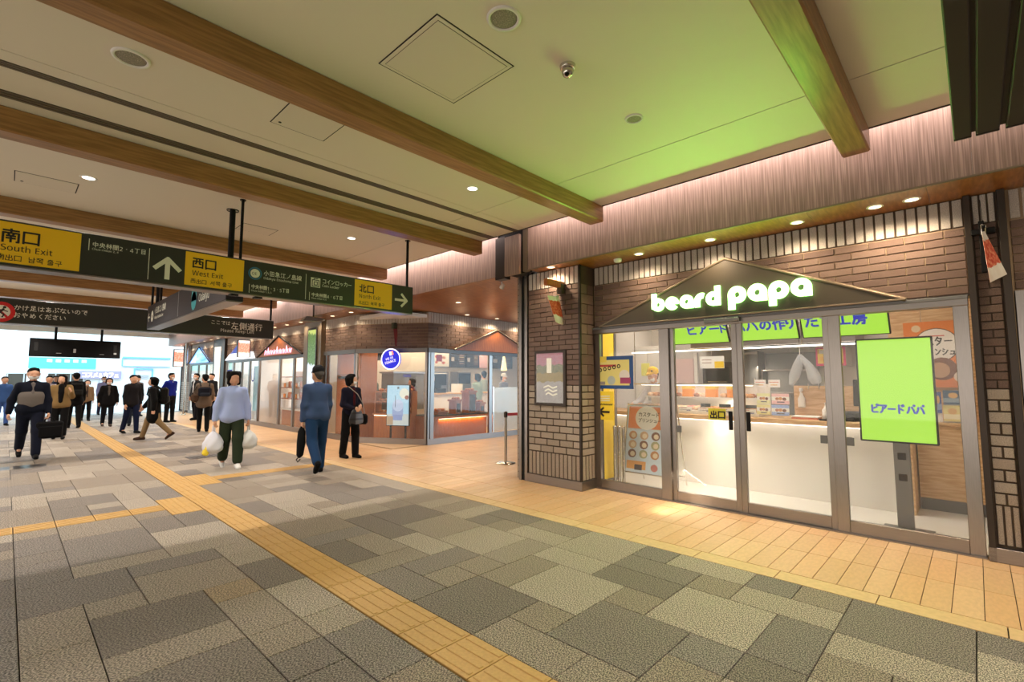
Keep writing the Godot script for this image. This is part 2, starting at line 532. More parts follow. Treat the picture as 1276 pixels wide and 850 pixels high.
func _ready() -> void:
	rng.seed = 11
	# ---- camera
	var cam := Camera3D.new()
	cam.name = "camera"
	cam.position = Vector3(0, 1.45, 0)
	cam.rotation_degrees = Vector3(4.717, -46.235, 0.08)
	cam.fov = 70.437
	cam.near = 0.05
	cam.far = 200.0
	add_child(cam)
	cam.current = true
	# ---- sky, exposure
	var env := Environment.new()
	env.background_mode = Environment.BG_COLOR
	env.background_color = Color(0.80, 0.92, 1.0)
	env.background_energy_multiplier = 4.0
	env.tonemap_mode = Environment.TONE_MAPPER_LINEAR
	env.tonemap_exposure = 1.38
	env.sdfgi_enabled = true
	env.ssao_enabled = true
	env.ssil_enabled = true
	var we := WorldEnvironment.new()
	we.name = "daylight"
	we.environment = env
	add_child(we)
	# ---- large area lights: the cove strips behind the ceiling's edge, the shop's ceiling panels, the windows across the concourse
	var cove := Color(1.0, 0.92, 0.90)
	lit("cove_light", Vector3(4.93, 3.80, -1.5), Vector3(0.5, -1, 0), Vector2(5.9, 0.05), cove, 3.6)
	lit("cove_light", Vector3(4.93, 3.80, -9.2), Vector3(0.5, -1, 0), Vector2(7.8, 0.05), cove, 6.0)
	lit("cove_light", Vector3(4.93, 3.80, -19.5), Vector3(0.5, -1, 0), Vector2(12.0, 0.05), cove, 9.0)
	lit("shop_ceiling_light", Vector3(6.35, 2.85, -2.0), Vector3.DOWN, Vector2(0.5, 3.0), Color(1.0, 0.96, 0.92), 3.0)
	lit("shop_ceiling_light", Vector3(8.1, 2.85, -2.6), Vector3.DOWN, Vector2(0.6, 3.6), Color(1.0, 0.96, 0.92), 1.6)
	lit("corner_shop_light", Vector3(8.8, 2.80, -10.4), Vector3.DOWN, Vector2(4.5, 0.8), Color(1.0, 0.88, 0.70), 4.0)
	lit("corner_shop_light", Vector3(9.5, 2.80, -13.0), Vector3.DOWN, Vector2(6.0, 0.8), Color(1.0, 0.93, 0.80), 6.5)
	lit("row_shop_light", Vector3(7.4, 2.80, -15.2), Vector3.DOWN, Vector2(1.6, 3.0), Color(1.0, 0.95, 0.9), 4.5)
	lit("row_shop_light", Vector3(7.4, 2.80, -18.9), Vector3.DOWN, Vector2(1.6, 3.0), Color(0.85, 0.95, 1.0), 4.0)
	lit("row_shop_light", Vector3(7.4, 2.80, -23.6), Vector3.DOWN, Vector2(1.6, 3.0), Color(0.8, 0.95, 1.0), 4.5)
	lit("opposite_window_light", Vector3(-5.9, 1.5, -1.0), Vector3(1, 0.1, 0), Vector2(9.0, 2.2), Color(1.0, 0.96, 0.92), 9.0)
	lit("opposite_window_light", Vector3(-5.9, 1.5, -14.0), Vector3(1, 0.1, 0), Vector2(14.0, 2.2), Color(1.0, 0.96, 0.93), 14.0)
	font = SystemFont.new()
	font.font_names = PackedStringArray(["Droid Sans"])
	glyphs()
	materials()
	# ---- large structure
	floor_and_paving()
	ceiling_and_beams()
	fascias()
	outer_shell()
	cream_puff_shop_front()
	cream_puff_shop_room()
	corner_shop()
	shop_row()
	far_hall()
	# ---- objects
	ceiling_fittings()
	hanging_signs()
	shop_signs()
	cream_puff_shop_things()
	corner_shop_things()
	people()


func materials() -> void:
	var speck := noise(0.06, 3, grey(0.46), grey(1.0), 512, FastNoiseLite.TYPE_SIMPLEX, 4, 0.34, 0.66)
	var pit := noise(0.07, 9, grey(0.0), grey(1.0), 512, FastNoiseLite.TYPE_SIMPLEX, 4)
	var tones := {"D": Color(0.65, 0.60, 0.555), "G": Color(0.68, 0.635, 0.60), "B": Color(0.77, 0.705, 0.63), "L": Color(0.87, 0.81, 0.735), "T": Color(0.80, 0.695, 0.56)}
	for k in tones:
		for q in 2:
			var c: Color = tones[k]
			var m := mat("stone_%s%d" % [k, q], c.lightened(0.06) if q == 1 else c.darkened(0.02), 0.48, 0.0, 0.45)
			grain(m, speck, Vector3(2.0, 2.0, 3.4), pit, 0.8)
	grain(mat("grout", Color(0.22, 0.20, 0.18), 0.9), speck, Vector3(2, 2, 2))
	grain(mat("floor_plain", Color(0.56, 0.52, 0.46), 0.55), speck, Vector3(2, 2, 2))
	var streak := noise(0.02, 5, grey(0.92), grey(1.0), 512, FastNoiseLite.TYPE_SIMPLEX, 5)
	var ct := [Color(0.82, 0.67, 0.505), Color(0.84, 0.695, 0.53), Color(0.80, 0.65, 0.48), Color(0.825, 0.66, 0.485)]
	for q in 4:
		grain(mat("tile%d" % q, ct[q], 0.36, 0.0, 0.5), streak, Vector3(1.0, 1.0, 2.6), pit, 0.03)
	grain(mat("edge_tile", Color(0.82, 0.69, 0.51), 0.5), streak, Vector3(1.5, 1.5, 1.5))
	grain(mat("tactile", Color(0.77, 0.61, 0.35), 0.55), noise(0.05, 8, grey(0.90), grey(1.0)), Vector3(1.3, 1.3, 1.3))
	mat("ceiling_white", Color(0.85, 0.82, 0.755), 0.55, 0.0, 0.4)
	mat("panel_white", Color(0.83, 0.80, 0.735), 0.5)
	mat("seam", Color(0.16, 0.14, 0.12), 0.8)
	mat("slot_metal", Color(0.40, 0.36, 0.31), 0.5, 0.2)
	var w1 := noise(0.016, 21, Color(0.56, 0.42, 0.245), Color(0.75, 0.58, 0.37), 512, FastNoiseLite.TYPE_SIMPLEX, 5)
	grain(mat("beam_wood", Color(0.88, 0.84, 0.80), 0.34, 0.0, 0.5), w1, Vector3(0.22, 3.2, 3.2))
	var w2 := noise(0.02, 31, Color(0.47, 0.38, 0.33), Color(0.70, 0.59, 0.53), 512, FastNoiseLite.TYPE_SIMPLEX, 5)
	grain(mat("fascia_wood", Color(0.95, 0.95, 0.95), 0.5), w2, Vector3(5.0, 0.12, 5.0))
	var w3 := noise(0.014, 41, Color(0.58, 0.35, 0.16), Color(0.80, 0.55, 0.30), 512, FastNoiseLite.TYPE_SIMPLEX, 4)
	grain(mat("soffit_wood", Color(0.85, 0.85, 0.85), 0.30, 0.0, 0.5), w3, Vector3(0.5, 3.0, 3.0))
	var w4 := noise(0.015, 51, Color(0.78, 0.60, 0.41), Color(0.92, 0.78, 0.60), 512, FastNoiseLite.TYPE_SIMPLEX, 4)
	grain(mat("pale_wood", Color(0.95, 0.95, 0.95), 0.45), w4, Vector3(1.2, 3.0, 0.4))
	grain(mat("warm_wood", Color(0.76, 0.54, 0.33), 0.4), w4, Vector3(3.0, 0.4, 3.0))
	var bk := noise(0.05, 61, grey(0.66), grey(1.0), 512, FastNoiseLite.TYPE_SIMPLEX, 5)
	var db := [Color(0.50, 0.405, 0.36), Color(0.475, 0.38, 0.335), Color(0.52, 0.425, 0.375), Color(0.455, 0.365, 0.325)]
	var lb := [Color(0.74, 0.675, 0.61), Color(0.715, 0.65, 0.585), Color(0.76, 0.70, 0.635), Color(0.73, 0.66, 0.595)]
	for q in 4:
		grain(mat("dark_brick%d" % q, db[q], 0.85), bk, Vector3(4, 4, 4), bk, 0.35)
		grain(mat("light_brick%d" % q, lb[q], 0.85), bk, Vector3(4, 4, 4), bk, 0.25)
		grain(mat("pale_brick%d" % q, lb[q].lightened(0.45), 0.85), bk, Vector3(4, 4, 4), bk, 0.2)
	grain(mat("mortar_light", Color(0.70, 0.60, 0.49), 0.95), bk, Vector3(6, 6, 6))
	grain(mat("mortar_dark", Color(0.36, 0.30, 0.25), 0.95), bk, Vector3(6, 6, 6))
	var brush := noise(0.06, 71, grey(0.93), grey(1.0), 256, FastNoiseLite.TYPE_SIMPLEX, 4)
	grain(mat("steel", Color(0.60, 0.575, 0.56), 0.32, 1.0), brush, Vector3(12, 0.3, 12))
	grain(mat("steel_flat", Color(0.58, 0.555, 0.54), 0.34, 1.0), brush, Vector3(0.3, 12, 0.3))
	mat("chrome", Color(0.78, 0.76, 0.73), 0.14, 1.0)
	mat("dark_steel", Color(0.24, 0.21, 0.19), 0.40, 0.7)
	mat("grey_steel", Color(0.42, 0.42, 0.42), 0.42, 0.5)
	mat("black", Color(0.055, 0.055, 0.06), 0.5, 0.0, 0.3)
	mat("black_matt", Color(0.07, 0.068, 0.07), 0.8)
	mat("sign_dark", Color(0.20, 0.205, 0.185), 0.38, 0.0, 0.4)
	mat("sign_yellow", Color(0.93, 0.73, 0.07), 0.45)
	mat("ink", Color(0.12, 0.10, 0.07), 0.6)
	mat("white_print", Color(0.86, 0.86, 0.80), 0.6)
	mat("pale_grey", Color(0.74, 0.74, 0.74), 0.5)
	mat("white_gloss", Color(0.90, 0.885, 0.86), 0.22)
	mat("white_matt", Color(0.88, 0.87, 0.85), 0.75)
	mat("wall_paint", Color(0.78, 0.75, 0.71), 0.8)
	mat("red", Color(0.78, 0.10, 0.10), 0.5)
	mat("blue", Color(0.10, 0.17, 0.62), 0.5)
	mat("yellow", Color(0.95, 0.80, 0.16), 0.45)
	mat("gable_brown", Color(0.26, 0.225, 0.175), 0.5)
	mat("gable_trim", Color(0.50, 0.44, 0.37), 0.4, 0.6)
	pane("glass", 0.03).metallic_specular = 0.3
	pane("frosted", 0.45, Color(0.93, 0.95, 0.92), 0.22)
	glow("lamp", Color(1.0, 0.97, 0.92), 3.0)
	glow("warm_lamp", Color(1.0, 0.90, 0.74), 3.0)
	glow("strip_lamp", Color(1.0, 0.96, 0.90), 2.2)
	glow("window_glow", Color(1.0, 0.95, 0.9), 0.5)


# ---------------------------------------------------------------- floor
func tactile_bar() -> ArrayMesh:
	var b := MB.new()
	b.box(Vector3(0, -0.006, 0), Vector3(0.293, 0.016, 0.293), 0.002)
	for q in 4:
		b.box(Vector3(-0.105 + 0.07 * q, 0.003, 0), Vector3(0.032, 0.007, 0.27), 0.003)
	return b.mesh()


func tactile_dots() -> ArrayMesh:
	var b := MB.new()
	b.box(Vector3(0, -0.006, 0), Vector3(0.293, 0.016, 0.293), 0.002)
	for p in 5:
		for q in 5:
			b.lathe([[0.013, 0.0], [0.010, 0.004], [0.0, 0.005]], 8, Transform3D(Basis(), Vector3(-0.112 + 0.056 * p, 0.002, -0.112 + 0.056 * q)))
	return b.mesh()


func floor_and_paving() -> void:
	var root := thing("floor", "concourse floor of grey and beige stone pavers beside orange tiles and yellow tactile strips", "floor", Vector3.ZERO, 0.0, "", "structure")
	slab("grout_bed", Vector3(-0.8, -0.10, -27.5), Vector3(16, -0.012, 1.2), M.grout, root)
	slab("floor_slab", Vector3(-7, -0.10, 1.2), Vector3(16, -0.002, 7), M.floor_plain, root)
	slab("floor_slab", Vector3(-7, -0.10, -27.5), Vector3(-0.8, -0.002, 1.2), M.floor_plain, root)
	var px := [1.94, -0.165]
	var sx := [0.297, 0.300]
	var known := [
		[[5, 0, 2, 2, "D"], [4, 0, 1, 2, "L"], [3, 1, 1, 1, "B"], [3, 0, 1, 1, "B"], [6, 3, 1, 1, "G"], [6, 2, 1, 1, "B"], [5, 2, 1, 2, "L"], [3, 2, 2, 1, "G"], [3, 3, 2, 2, "L"], [2, 2, 1, 1, "D"], [5, 4, 1, 1, "B"], [6, 4, 1, 2, "L"], [5, 5, 1, 2, "D"], [4, 5, 1, 2, "D"],
		[1, 4, 2, 2, "D"], [2, 6, 2, 2, "L"], [0, 7, 2, 2, "D"], [1, 6, 1, 1, "B"], [0, 5, 1, 2, "B"], [0, 4, 1, 1, "B"], [3, 5, 1, 1, "B"], [5, 7, 2, 2, "L"], [4, 7, 1, 2, "L"], [2, 8, 2, 1, "B"], [1, 10, 2, 1, "D"], [3, 10, 2, 2, "L"], [1, 9, 1, 1, "B"], [2, 9, 1, 1, "B"],
		[3, 9, 2, 1, "B"], [5, 9, 1, 2, "L"], [6, 9, 1, 2, "B"], [6, 11, 1, 2, "D"], [5, 11, 1, 1, "B"], [0, 12, 1, 2, "D"], [4, 18, 2, 2, "G"], [6, -2, 1, 2, "G"], [4, -2, 2, 2, "L"]],
		[[2, 11, 2, 2, "D"], [2, 10, 2, 1, "B"], [1, 12, 1, 2, "B"], [1, 10, 1, 2, "B"], [1, 14, 2, 2, "G"], [2, 13, 1, 1, "B"], [3, 15, 2, 1, "G"], [3, 13, 2, 2, "B"], [4, 12, 1, 1, "T"], [4, 10, 1, 2, "B"], [5, 12, 1, 2, "D"], [5, 10, 1, 2, "L"], [4, 9, 1, 1, "B"],
		[4, 16, 2, 3, "L"], [2, 17, 2, 3, "G"], [2, 16, 2, 1, "L"], [5, 19, 1, 2, "D"], [1, 19, 1, 2, "G"], [3, 23, 1, 1, "D"], [2, 25, 2, 2, "D"], [3, 27, 2, 2, "L"], [0, 10, 1, 3, "G"], [2, 8, 2, 2, "D"]]]
	var wide := [7, 6]
	var first := [0, -2]
	var bar := tactile_bar()
	var dots := tactile_dots()
	var all := []     # [x, z, w, d, material]
	for side in 2:
		var used := {}
		for s in known[side]:
			for a in s[2]:
				for b in s[3]:
					used[Vector2i(s[0] + a, s[1] + b)] = true
			all.append([px[side] + sx[side] * (s[0] + s[2] * 0.5), -0.08 - 0.299 * (s[1] + s[3] * 0.5), sx[side] * s[2], 0.299 * s[3], "stone_%s%d" % [s[4], rng.randi() % 2]])
		var row := 22 if side == 1 else 27
		for c in range(first[side], wide[side]):
			var blocked: bool = side == 0 and c == 0 or side == 1 and c == 5
			for k in ([row - 1, row, row + 1] if blocked else [row]):
				if used.has(Vector2i(c, k)) and k != row:
					continue
				used[Vector2i(c, k)] = true
				obj("tactile_block" if blocked else "tactile_tile", dots if blocked else bar, M.tactile, root, Vector3(px[side] + sx[side] * (c + 0.5), 0, -0.08 - 0.299 * (k + 0.5))).rotation.y = 0.0 if blocked else PI / 2
		for k in range(-4, 91):
			for c in range(first[side], wide[side]):
				if used.has(Vector2i(c, k)):
					continue
				var pick: Array = [[1, 1], [2, 1], [1, 2], [2, 2], [1, 2], [2, 1], [2, 2], [1, 1], [2, 3]][rng.randi() % 9]
				var w: int = mini(pick[0], wide[side] - c)
				var d: int = pick[1]
				for a in w:
					if used.has(Vector2i(c + a, k)):
						w = mini(w, a)
				for b in d:
					for a in w:
						if used.has(Vector2i(c + a, k + b)):
							d = mini(d, b)
				for a in w:
					for b in d:
						used[Vector2i(c + a, k + b)] = true
				var tone: String = ["L", "L", "L", "B", "B", "B", "G", "D", "B", "G"][rng.randi() % 10]
				all.append([px[side] + sx[side] * (c + w * 0.5), -0.08 - 0.299 * (k + d * 0.5), sx[side] * w, 0.299 * d, "stone_%s%d" % [tone, rng.randi() % 2]])
	all.sort_custom(func(p, q): return Vector2(p[0], p[1]).length() < Vector2(q[0], q[1]).length())
	var rest := {}
	for k in all.size():
		var s: Array = all[k]
		var drop := rng.randf() * 0.0012
		if k < 290:
			obj("paver", block(Vector3(s[2] - 0.006, 0.022, s[3] - 0.006), 0.0025), M[s[4]], root, Vector3(s[0], -0.011 - drop, s[1]))
		else:
			if not rest.has(s[4]):
				rest[s[4]] = MB.new()
			rest[s[4]].box(Vector3(s[0], -0.011 - drop, s[1]), Vector3(s[2] - 0.006, 0.022, s[3] - 0.006))
	for k in rest:
		tag(obj("paver_field", rest[k], M[k], root), "", "", "", "stuff")
	# the tactile strip along the concourse
	var far := MB.new()
	for k in range(-3, 90):
		var at := Vector3(1.788, 0, -0.08 - 0.299 * (k + 0.5))
		if k < 46:
			obj("tactile_tile", dots if k in [22, 27] else bar, M.tactile, root, at)
		else:
			far.arrays(bar, Transform3D(Basis(), at))
	tag(obj("tactile_field", far, M.tactile, root), "", "", "", "stuff")
	# orange tiles before the shops, and the narrow edging beside the stone
	var far_tiles := [MB.new(), MB.new(), MB.new(), MB.new()]
	var near := 0
	for k in range(-6, 178):
		var z := 0.11 - 0.1525 * (k + 0.5)
		for r in 3:
			var x0: float = [4.205, 4.80, 5.395][r]
			var x1: float = [4.80, 5.395, 5.74][r]
			var q := rng.randi() % 4
			var alley := z < -4.95 and z > -9.1
			if r == 2 and alley:
				x1 = 5.99
			if z > -9.0 and near < 290 and r < 2:
				near += 1
				obj("floor_tile", block(Vector3(x1 - x0 - 0.005, 0.02, 0.1485), 0.0015), M["tile%d" % q], root, Vector3((x0 + x1) / 2, -0.010 - rng.randf() * 0.0008, z))
			else:
				far_tiles[q].box(Vector3((x0 + x1) / 2, -0.0105, z), Vector3(x1 - x0 - 0.005, 0.02, 0.1485))
			if r == 2 and alley:
				for c in 14:
					far_tiles[rng.randi() % 4].box(Vector3(5.99 + 0.595 * (c + 0.5), -0.0105, z), Vector3(0.59, 0.02, 0.1485))
	for q in 4:
		tag(obj("tile_field", far_tiles[q], M["tile%d" % q], root), "", "", "", "stuff")
	for k in range(-2, 46):
		slab("edging_tile", Vector3(4.023, -0.02, 0.05 - 0.61 * k), Vector3(4.20, -0.0005, 0.05 - 0.61 * k - 0.604), M.edge_tile, root, 0.0015)
	# a floor box lid let into the stone, and a drain grate
	var lid := thing("floor_lid", "two pale metal lids let into the stone floor by the walking man", "floor lid", Vector3(0.15, 0, -11.6))
	slab("lid", Vector3(-0.42, -0.004, -0.22), Vector3(-0.02, 0.002, 0.22), M.steel_flat, lid)
	slab("lid", Vector3(0.02, -0.004, -0.22), Vector3(0.42, 0.002, 0.22), M.steel_flat, lid)
	var gr := thing("drain_grate", "dark drain grate in the floor behind the woman with shopping bags", "drain grate", Vector3(2.75, 0, -10.75))
	slab("frame", Vector3(-0.32, -0.004, -0.2), Vector3(0.32, 0.001, 0.2), M.dark_steel, gr)
	for q in 9:
		slab("bar", Vector3(-0.29 + 0.066 * q, 0.001, -0.18), Vector3(-0.265 + 0.066 * q, 0.004, 0.18), M.grey_steel, gr)


# ---------------------------------------------------------------- ceiling
func ceiling_and_beams() -> void:
	var root := thing("ceiling", "cream panelled ceiling of the concourse with dark seams", "ceiling", Vector3.ZERO, 0.0, "", "structure")
	slab("seam_backing", Vector3(-7, 3.606, -27), Vector3(4.945, 3.66, 7), M.seam, root)
	var zs := [7.0, 2.12, -0.64, -3.3, -4.47, -4.62]
	var zb := [-4.71, -5.10]
	var zc := [-5.23, -5.49, -8.19, -10.89, -13.7, -16.4, -19.1, -21.8, -24.5, -27.0]
	var xs := [-7.0, 4.05, 4.95]
	for run in [zs, zb, zc]:
		for a in run.size() - 1:
			for c in 2:
				slab("ceiling_panel", Vector3(xs[c] + 0.005, 3.6, run[a] - 0.004), Vector3(xs[c + 1] - 0.005, 3.612, run[a + 1] + 0.004), M.ceiling_white, root, 0.001)
	slab("edge_bead", Vector3(4.945, 3.592, -27), Vector3(4.958, 3.664, 2.2), M.dark_steel, root)
	for z in [-4.62, -5.10]:
		var wide := 0.09 if z == -4.62 else 0.13
		for q in 3:
			slab("slot_rail", Vector3(-7, 3.596, z - wide * (q + 0.15) / 3.0), Vector3(4.94, 3.608, z - wide * (q + 0.85) / 3.0), M.slot_metal, root)
	var where := ["over the dark hanging box", "third of the row, ending over the brick pier", "in front of the yellow exit sign", "just behind the yellow exit sign", "over the long crosswise sign", "over the keep-left sign", "beyond the keep-left sign", "before the hanging screen", "over the hanging screen", "last before the bright hall"]
	var fronts := [-0.54, -3.20, -5.39, -8.09, -10.79, -13.6, -16.3, -19.0, -21.7, -24.4]
	for k in fronts.size():
		single("ceiling_beam", "wood clad ceiling beam across the concourse, " + where[k], "beam", bx(Vector3(-7, 3.4, fronts[k]), Vector3(4.972, 3.603, fronts[k] - 0.2), 0.012), M.beam_wood, Vector3.ZERO, "wood ceiling beams", "structure")


func fascias() -> void:
	# the wood band above the shops, lit from the cove, and the wood underside behind its foot
	var near := thing("wall_fascia", "wood veneer band above the cream puff shop lit from a hidden cove", "fascia", Vector3.ZERO, 0.0, "", "structure")
	var z := 2.4
	while z > -4.55:
		var e := maxf(z - 2.33, -4.57)
		slab("fascia_board", Vector3(5.10, 3.04, e + 0.001), Vector3(5.13, 4.0, z), M.fascia_wood, near)
		z = e
	slab("bottom_bead", Vector3(5.092, 3.036, -4.57), Vector3(5.104, 3.05, 2.4), M.gable_trim, near)
	slab("end_post", Vector3(5.09, 3.03, -4.66), Vector3(5.16, 4.0, -4.575), M.gable_trim, near)
	slab("gap_lining", Vector3(5.15, 3.03, -5.3), Vector3(5.2, 4.0, -4.57), M.black_matt, near)
	slab("fascia_board", Vector3(5.04, 3.0, -4.99), Vector3(5.09, 3.59, -4.69), M.fascia_wood, near, 0.006)
	var mid := thing("wall_fascia_far", "wood veneer band above the shops beyond the shutter line", "fascia", Vector3.ZERO, 0.0, "", "structure")
	z = -5.22
	while z > -26.9:
		var e := maxf(z - 2.33, -27.0)
		slab("fascia_board", Vector3(5.13, 3.04, e + 0.001), Vector3(5.16, 4.0, z), M.fascia_wood, mid)
		z = e
	slab("end_post", Vector3(5.08, 2.98, -5.22), Vector3(5.20, 3.62, -5.02), M.dark_steel, mid)
	var s := thing("ceiling_soffit", "warm wood underside over the shopfronts and the side passage", "soffit", Vector3.ZERO, 0.0, "", "structure")
	for q in 8:
		slab("soffit_board", Vector3(5.132, 3.042, 2.4 - 0.87 * (q + 1) + 0.003), Vector3(5.72, 3.07, 2.4 - 0.87 * q), M.soffit_wood, s)
	for q in 4:
		slab("soffit_board", Vector3(5.162, 3.042, -5.0 - 1.03 * (q + 1) + 0.003), Vector3(14.2, 3.07, -5.0 - 1.03 * q), M.soffit_wood, s)
	for q in 18:
		slab("soffit_board", Vector3(5.162, 3.042, -9.12 - 1.0 * (q + 1) + 0.003), Vector3(6.8, 3.07, -9.12 - 1.0 * q), M.soffit_wood, s)
	slab("shutter_slot", Vector3(5.2, 3.03, -5.0), Vector3(14.2, 3.06, -4.7), M.black_matt, s)


func outer_shell() -> void:
	single("ceiling_roof", "flat roof slab above the cove and the shops", "roof", bx(Vector3(4.4, 4.0, -27), Vector3(16, 4.15, 7)), M.wall_paint, Vector3.ZERO, "", "structure")
	single("ceiling_cove_back", "back board of the lighting cove above the ceiling edge", "cove board", bx(Vector3(4.4, 3.66, -27), Vector3(4.44, 4.0, 7)), M.ceiling_white, Vector3.ZERO, "", "structure")
	single("wall_opposite", "painted wall across the concourse behind the viewer", "wall", bx(Vector3(-7.2, 0, -27), Vector3(-7, 4.15, 7)), M.wall_paint, Vector3.ZERO, "", "structure")
	for k in 2:
		var a := Vector3(-6.99, 0.3, [3.5, -7.0][k])
		var b := Vector3(-6.94, 2.7, [-5.5, -21.0][k])
		single("window_%d" % (k + 10), "row of lit shop windows across the concourse, " + ["near part", "far part"][k], "window", bx(a, b), M.window_glow, Vector3.ZERO, "", "structure")
	single("wall_behind", "painted end wall behind the viewer", "wall", bx(Vector3(-7.2, 0, 7), Vector3(16, 4.15, 7.2)), M.wall_paint, Vector3.ZERO, "", "structure")
	single("wall_passage_end", "painted wall at the end of the side passage", "wall", bx(Vector3(14.2, 0, -15), Vector3(14.4, 3.6, -4.8)), M.wall_paint, Vector3.ZERO, "", "structure")
	single("wall_next_shop", "plain wall of the shop next door", "wall", bx(Vector3(5.72, 0, 0.26), Vector3(5.9, 3.06, 7)), M.wall_paint, Vector3.ZERO, "", "structure")


# ---------------------------------------------------------------- brickwork
func brick_field(root: Node, org: Vector3, along: Vector3, width: float, y0: float, y1: float, pitch: float, length: float, joint: float, proud: float, set_: String, upright := false, joined: Array = []) -> void:
	# courses of bricks in the plane through org that runs along; outward is up x along... bricks stick out by proud
	var out := Vector3.UP.cross(along).normalized()
	var turn := Basis(along, Vector3.UP, along.cross(Vector3.UP))
	var rows := maxi(1, roundi((y1 - y0) / pitch))
	var step := (y1 - y0) / rows
	for r in rows:
		var cols := maxi(1, roundi(width / length))
		var w := width / cols
		var shift := 0.0 if upright or r % 2 == 0 else 0.5
		for c in cols + (1 if shift > 0.0 else 0):
			var a := maxf(0.0, (c - shift) * w)
			var b := minf(width, (c + 1 - shift) * w)
			if b - a < joint * 2.0:
				continue
			var m := org + along * (a + b) * 0.5 + Vector3.UP * (y0 + step * (r + 0.5)) + out * (proud * 0.5 - 0.01 + rng.randf() * 0.0025)
			var q := rng.randi() % 4
			var sz := Vector3(snappedf(b - a - joint, 0.0005), snappedf(step - joint, 0.0005), proud + 0.02)
			if joined.size():
				joined[q].box(m, sz, 0.0, turn)
			else:
				var o := obj("brick", block(sz, 0.003), M["%s_brick%d" % [set_, q]], root, m)
				o.basis = turn
	# (joined bricks are committed by the caller)


func commit_bricks(root: Node, joined: Array, set_: String) -> void:
	for q in 4:
		if joined[q].v.size():
			tag(obj("brickwork", joined[q], M["%s_brick%d" % [set_, q]], root), "", "", "", "stuff")


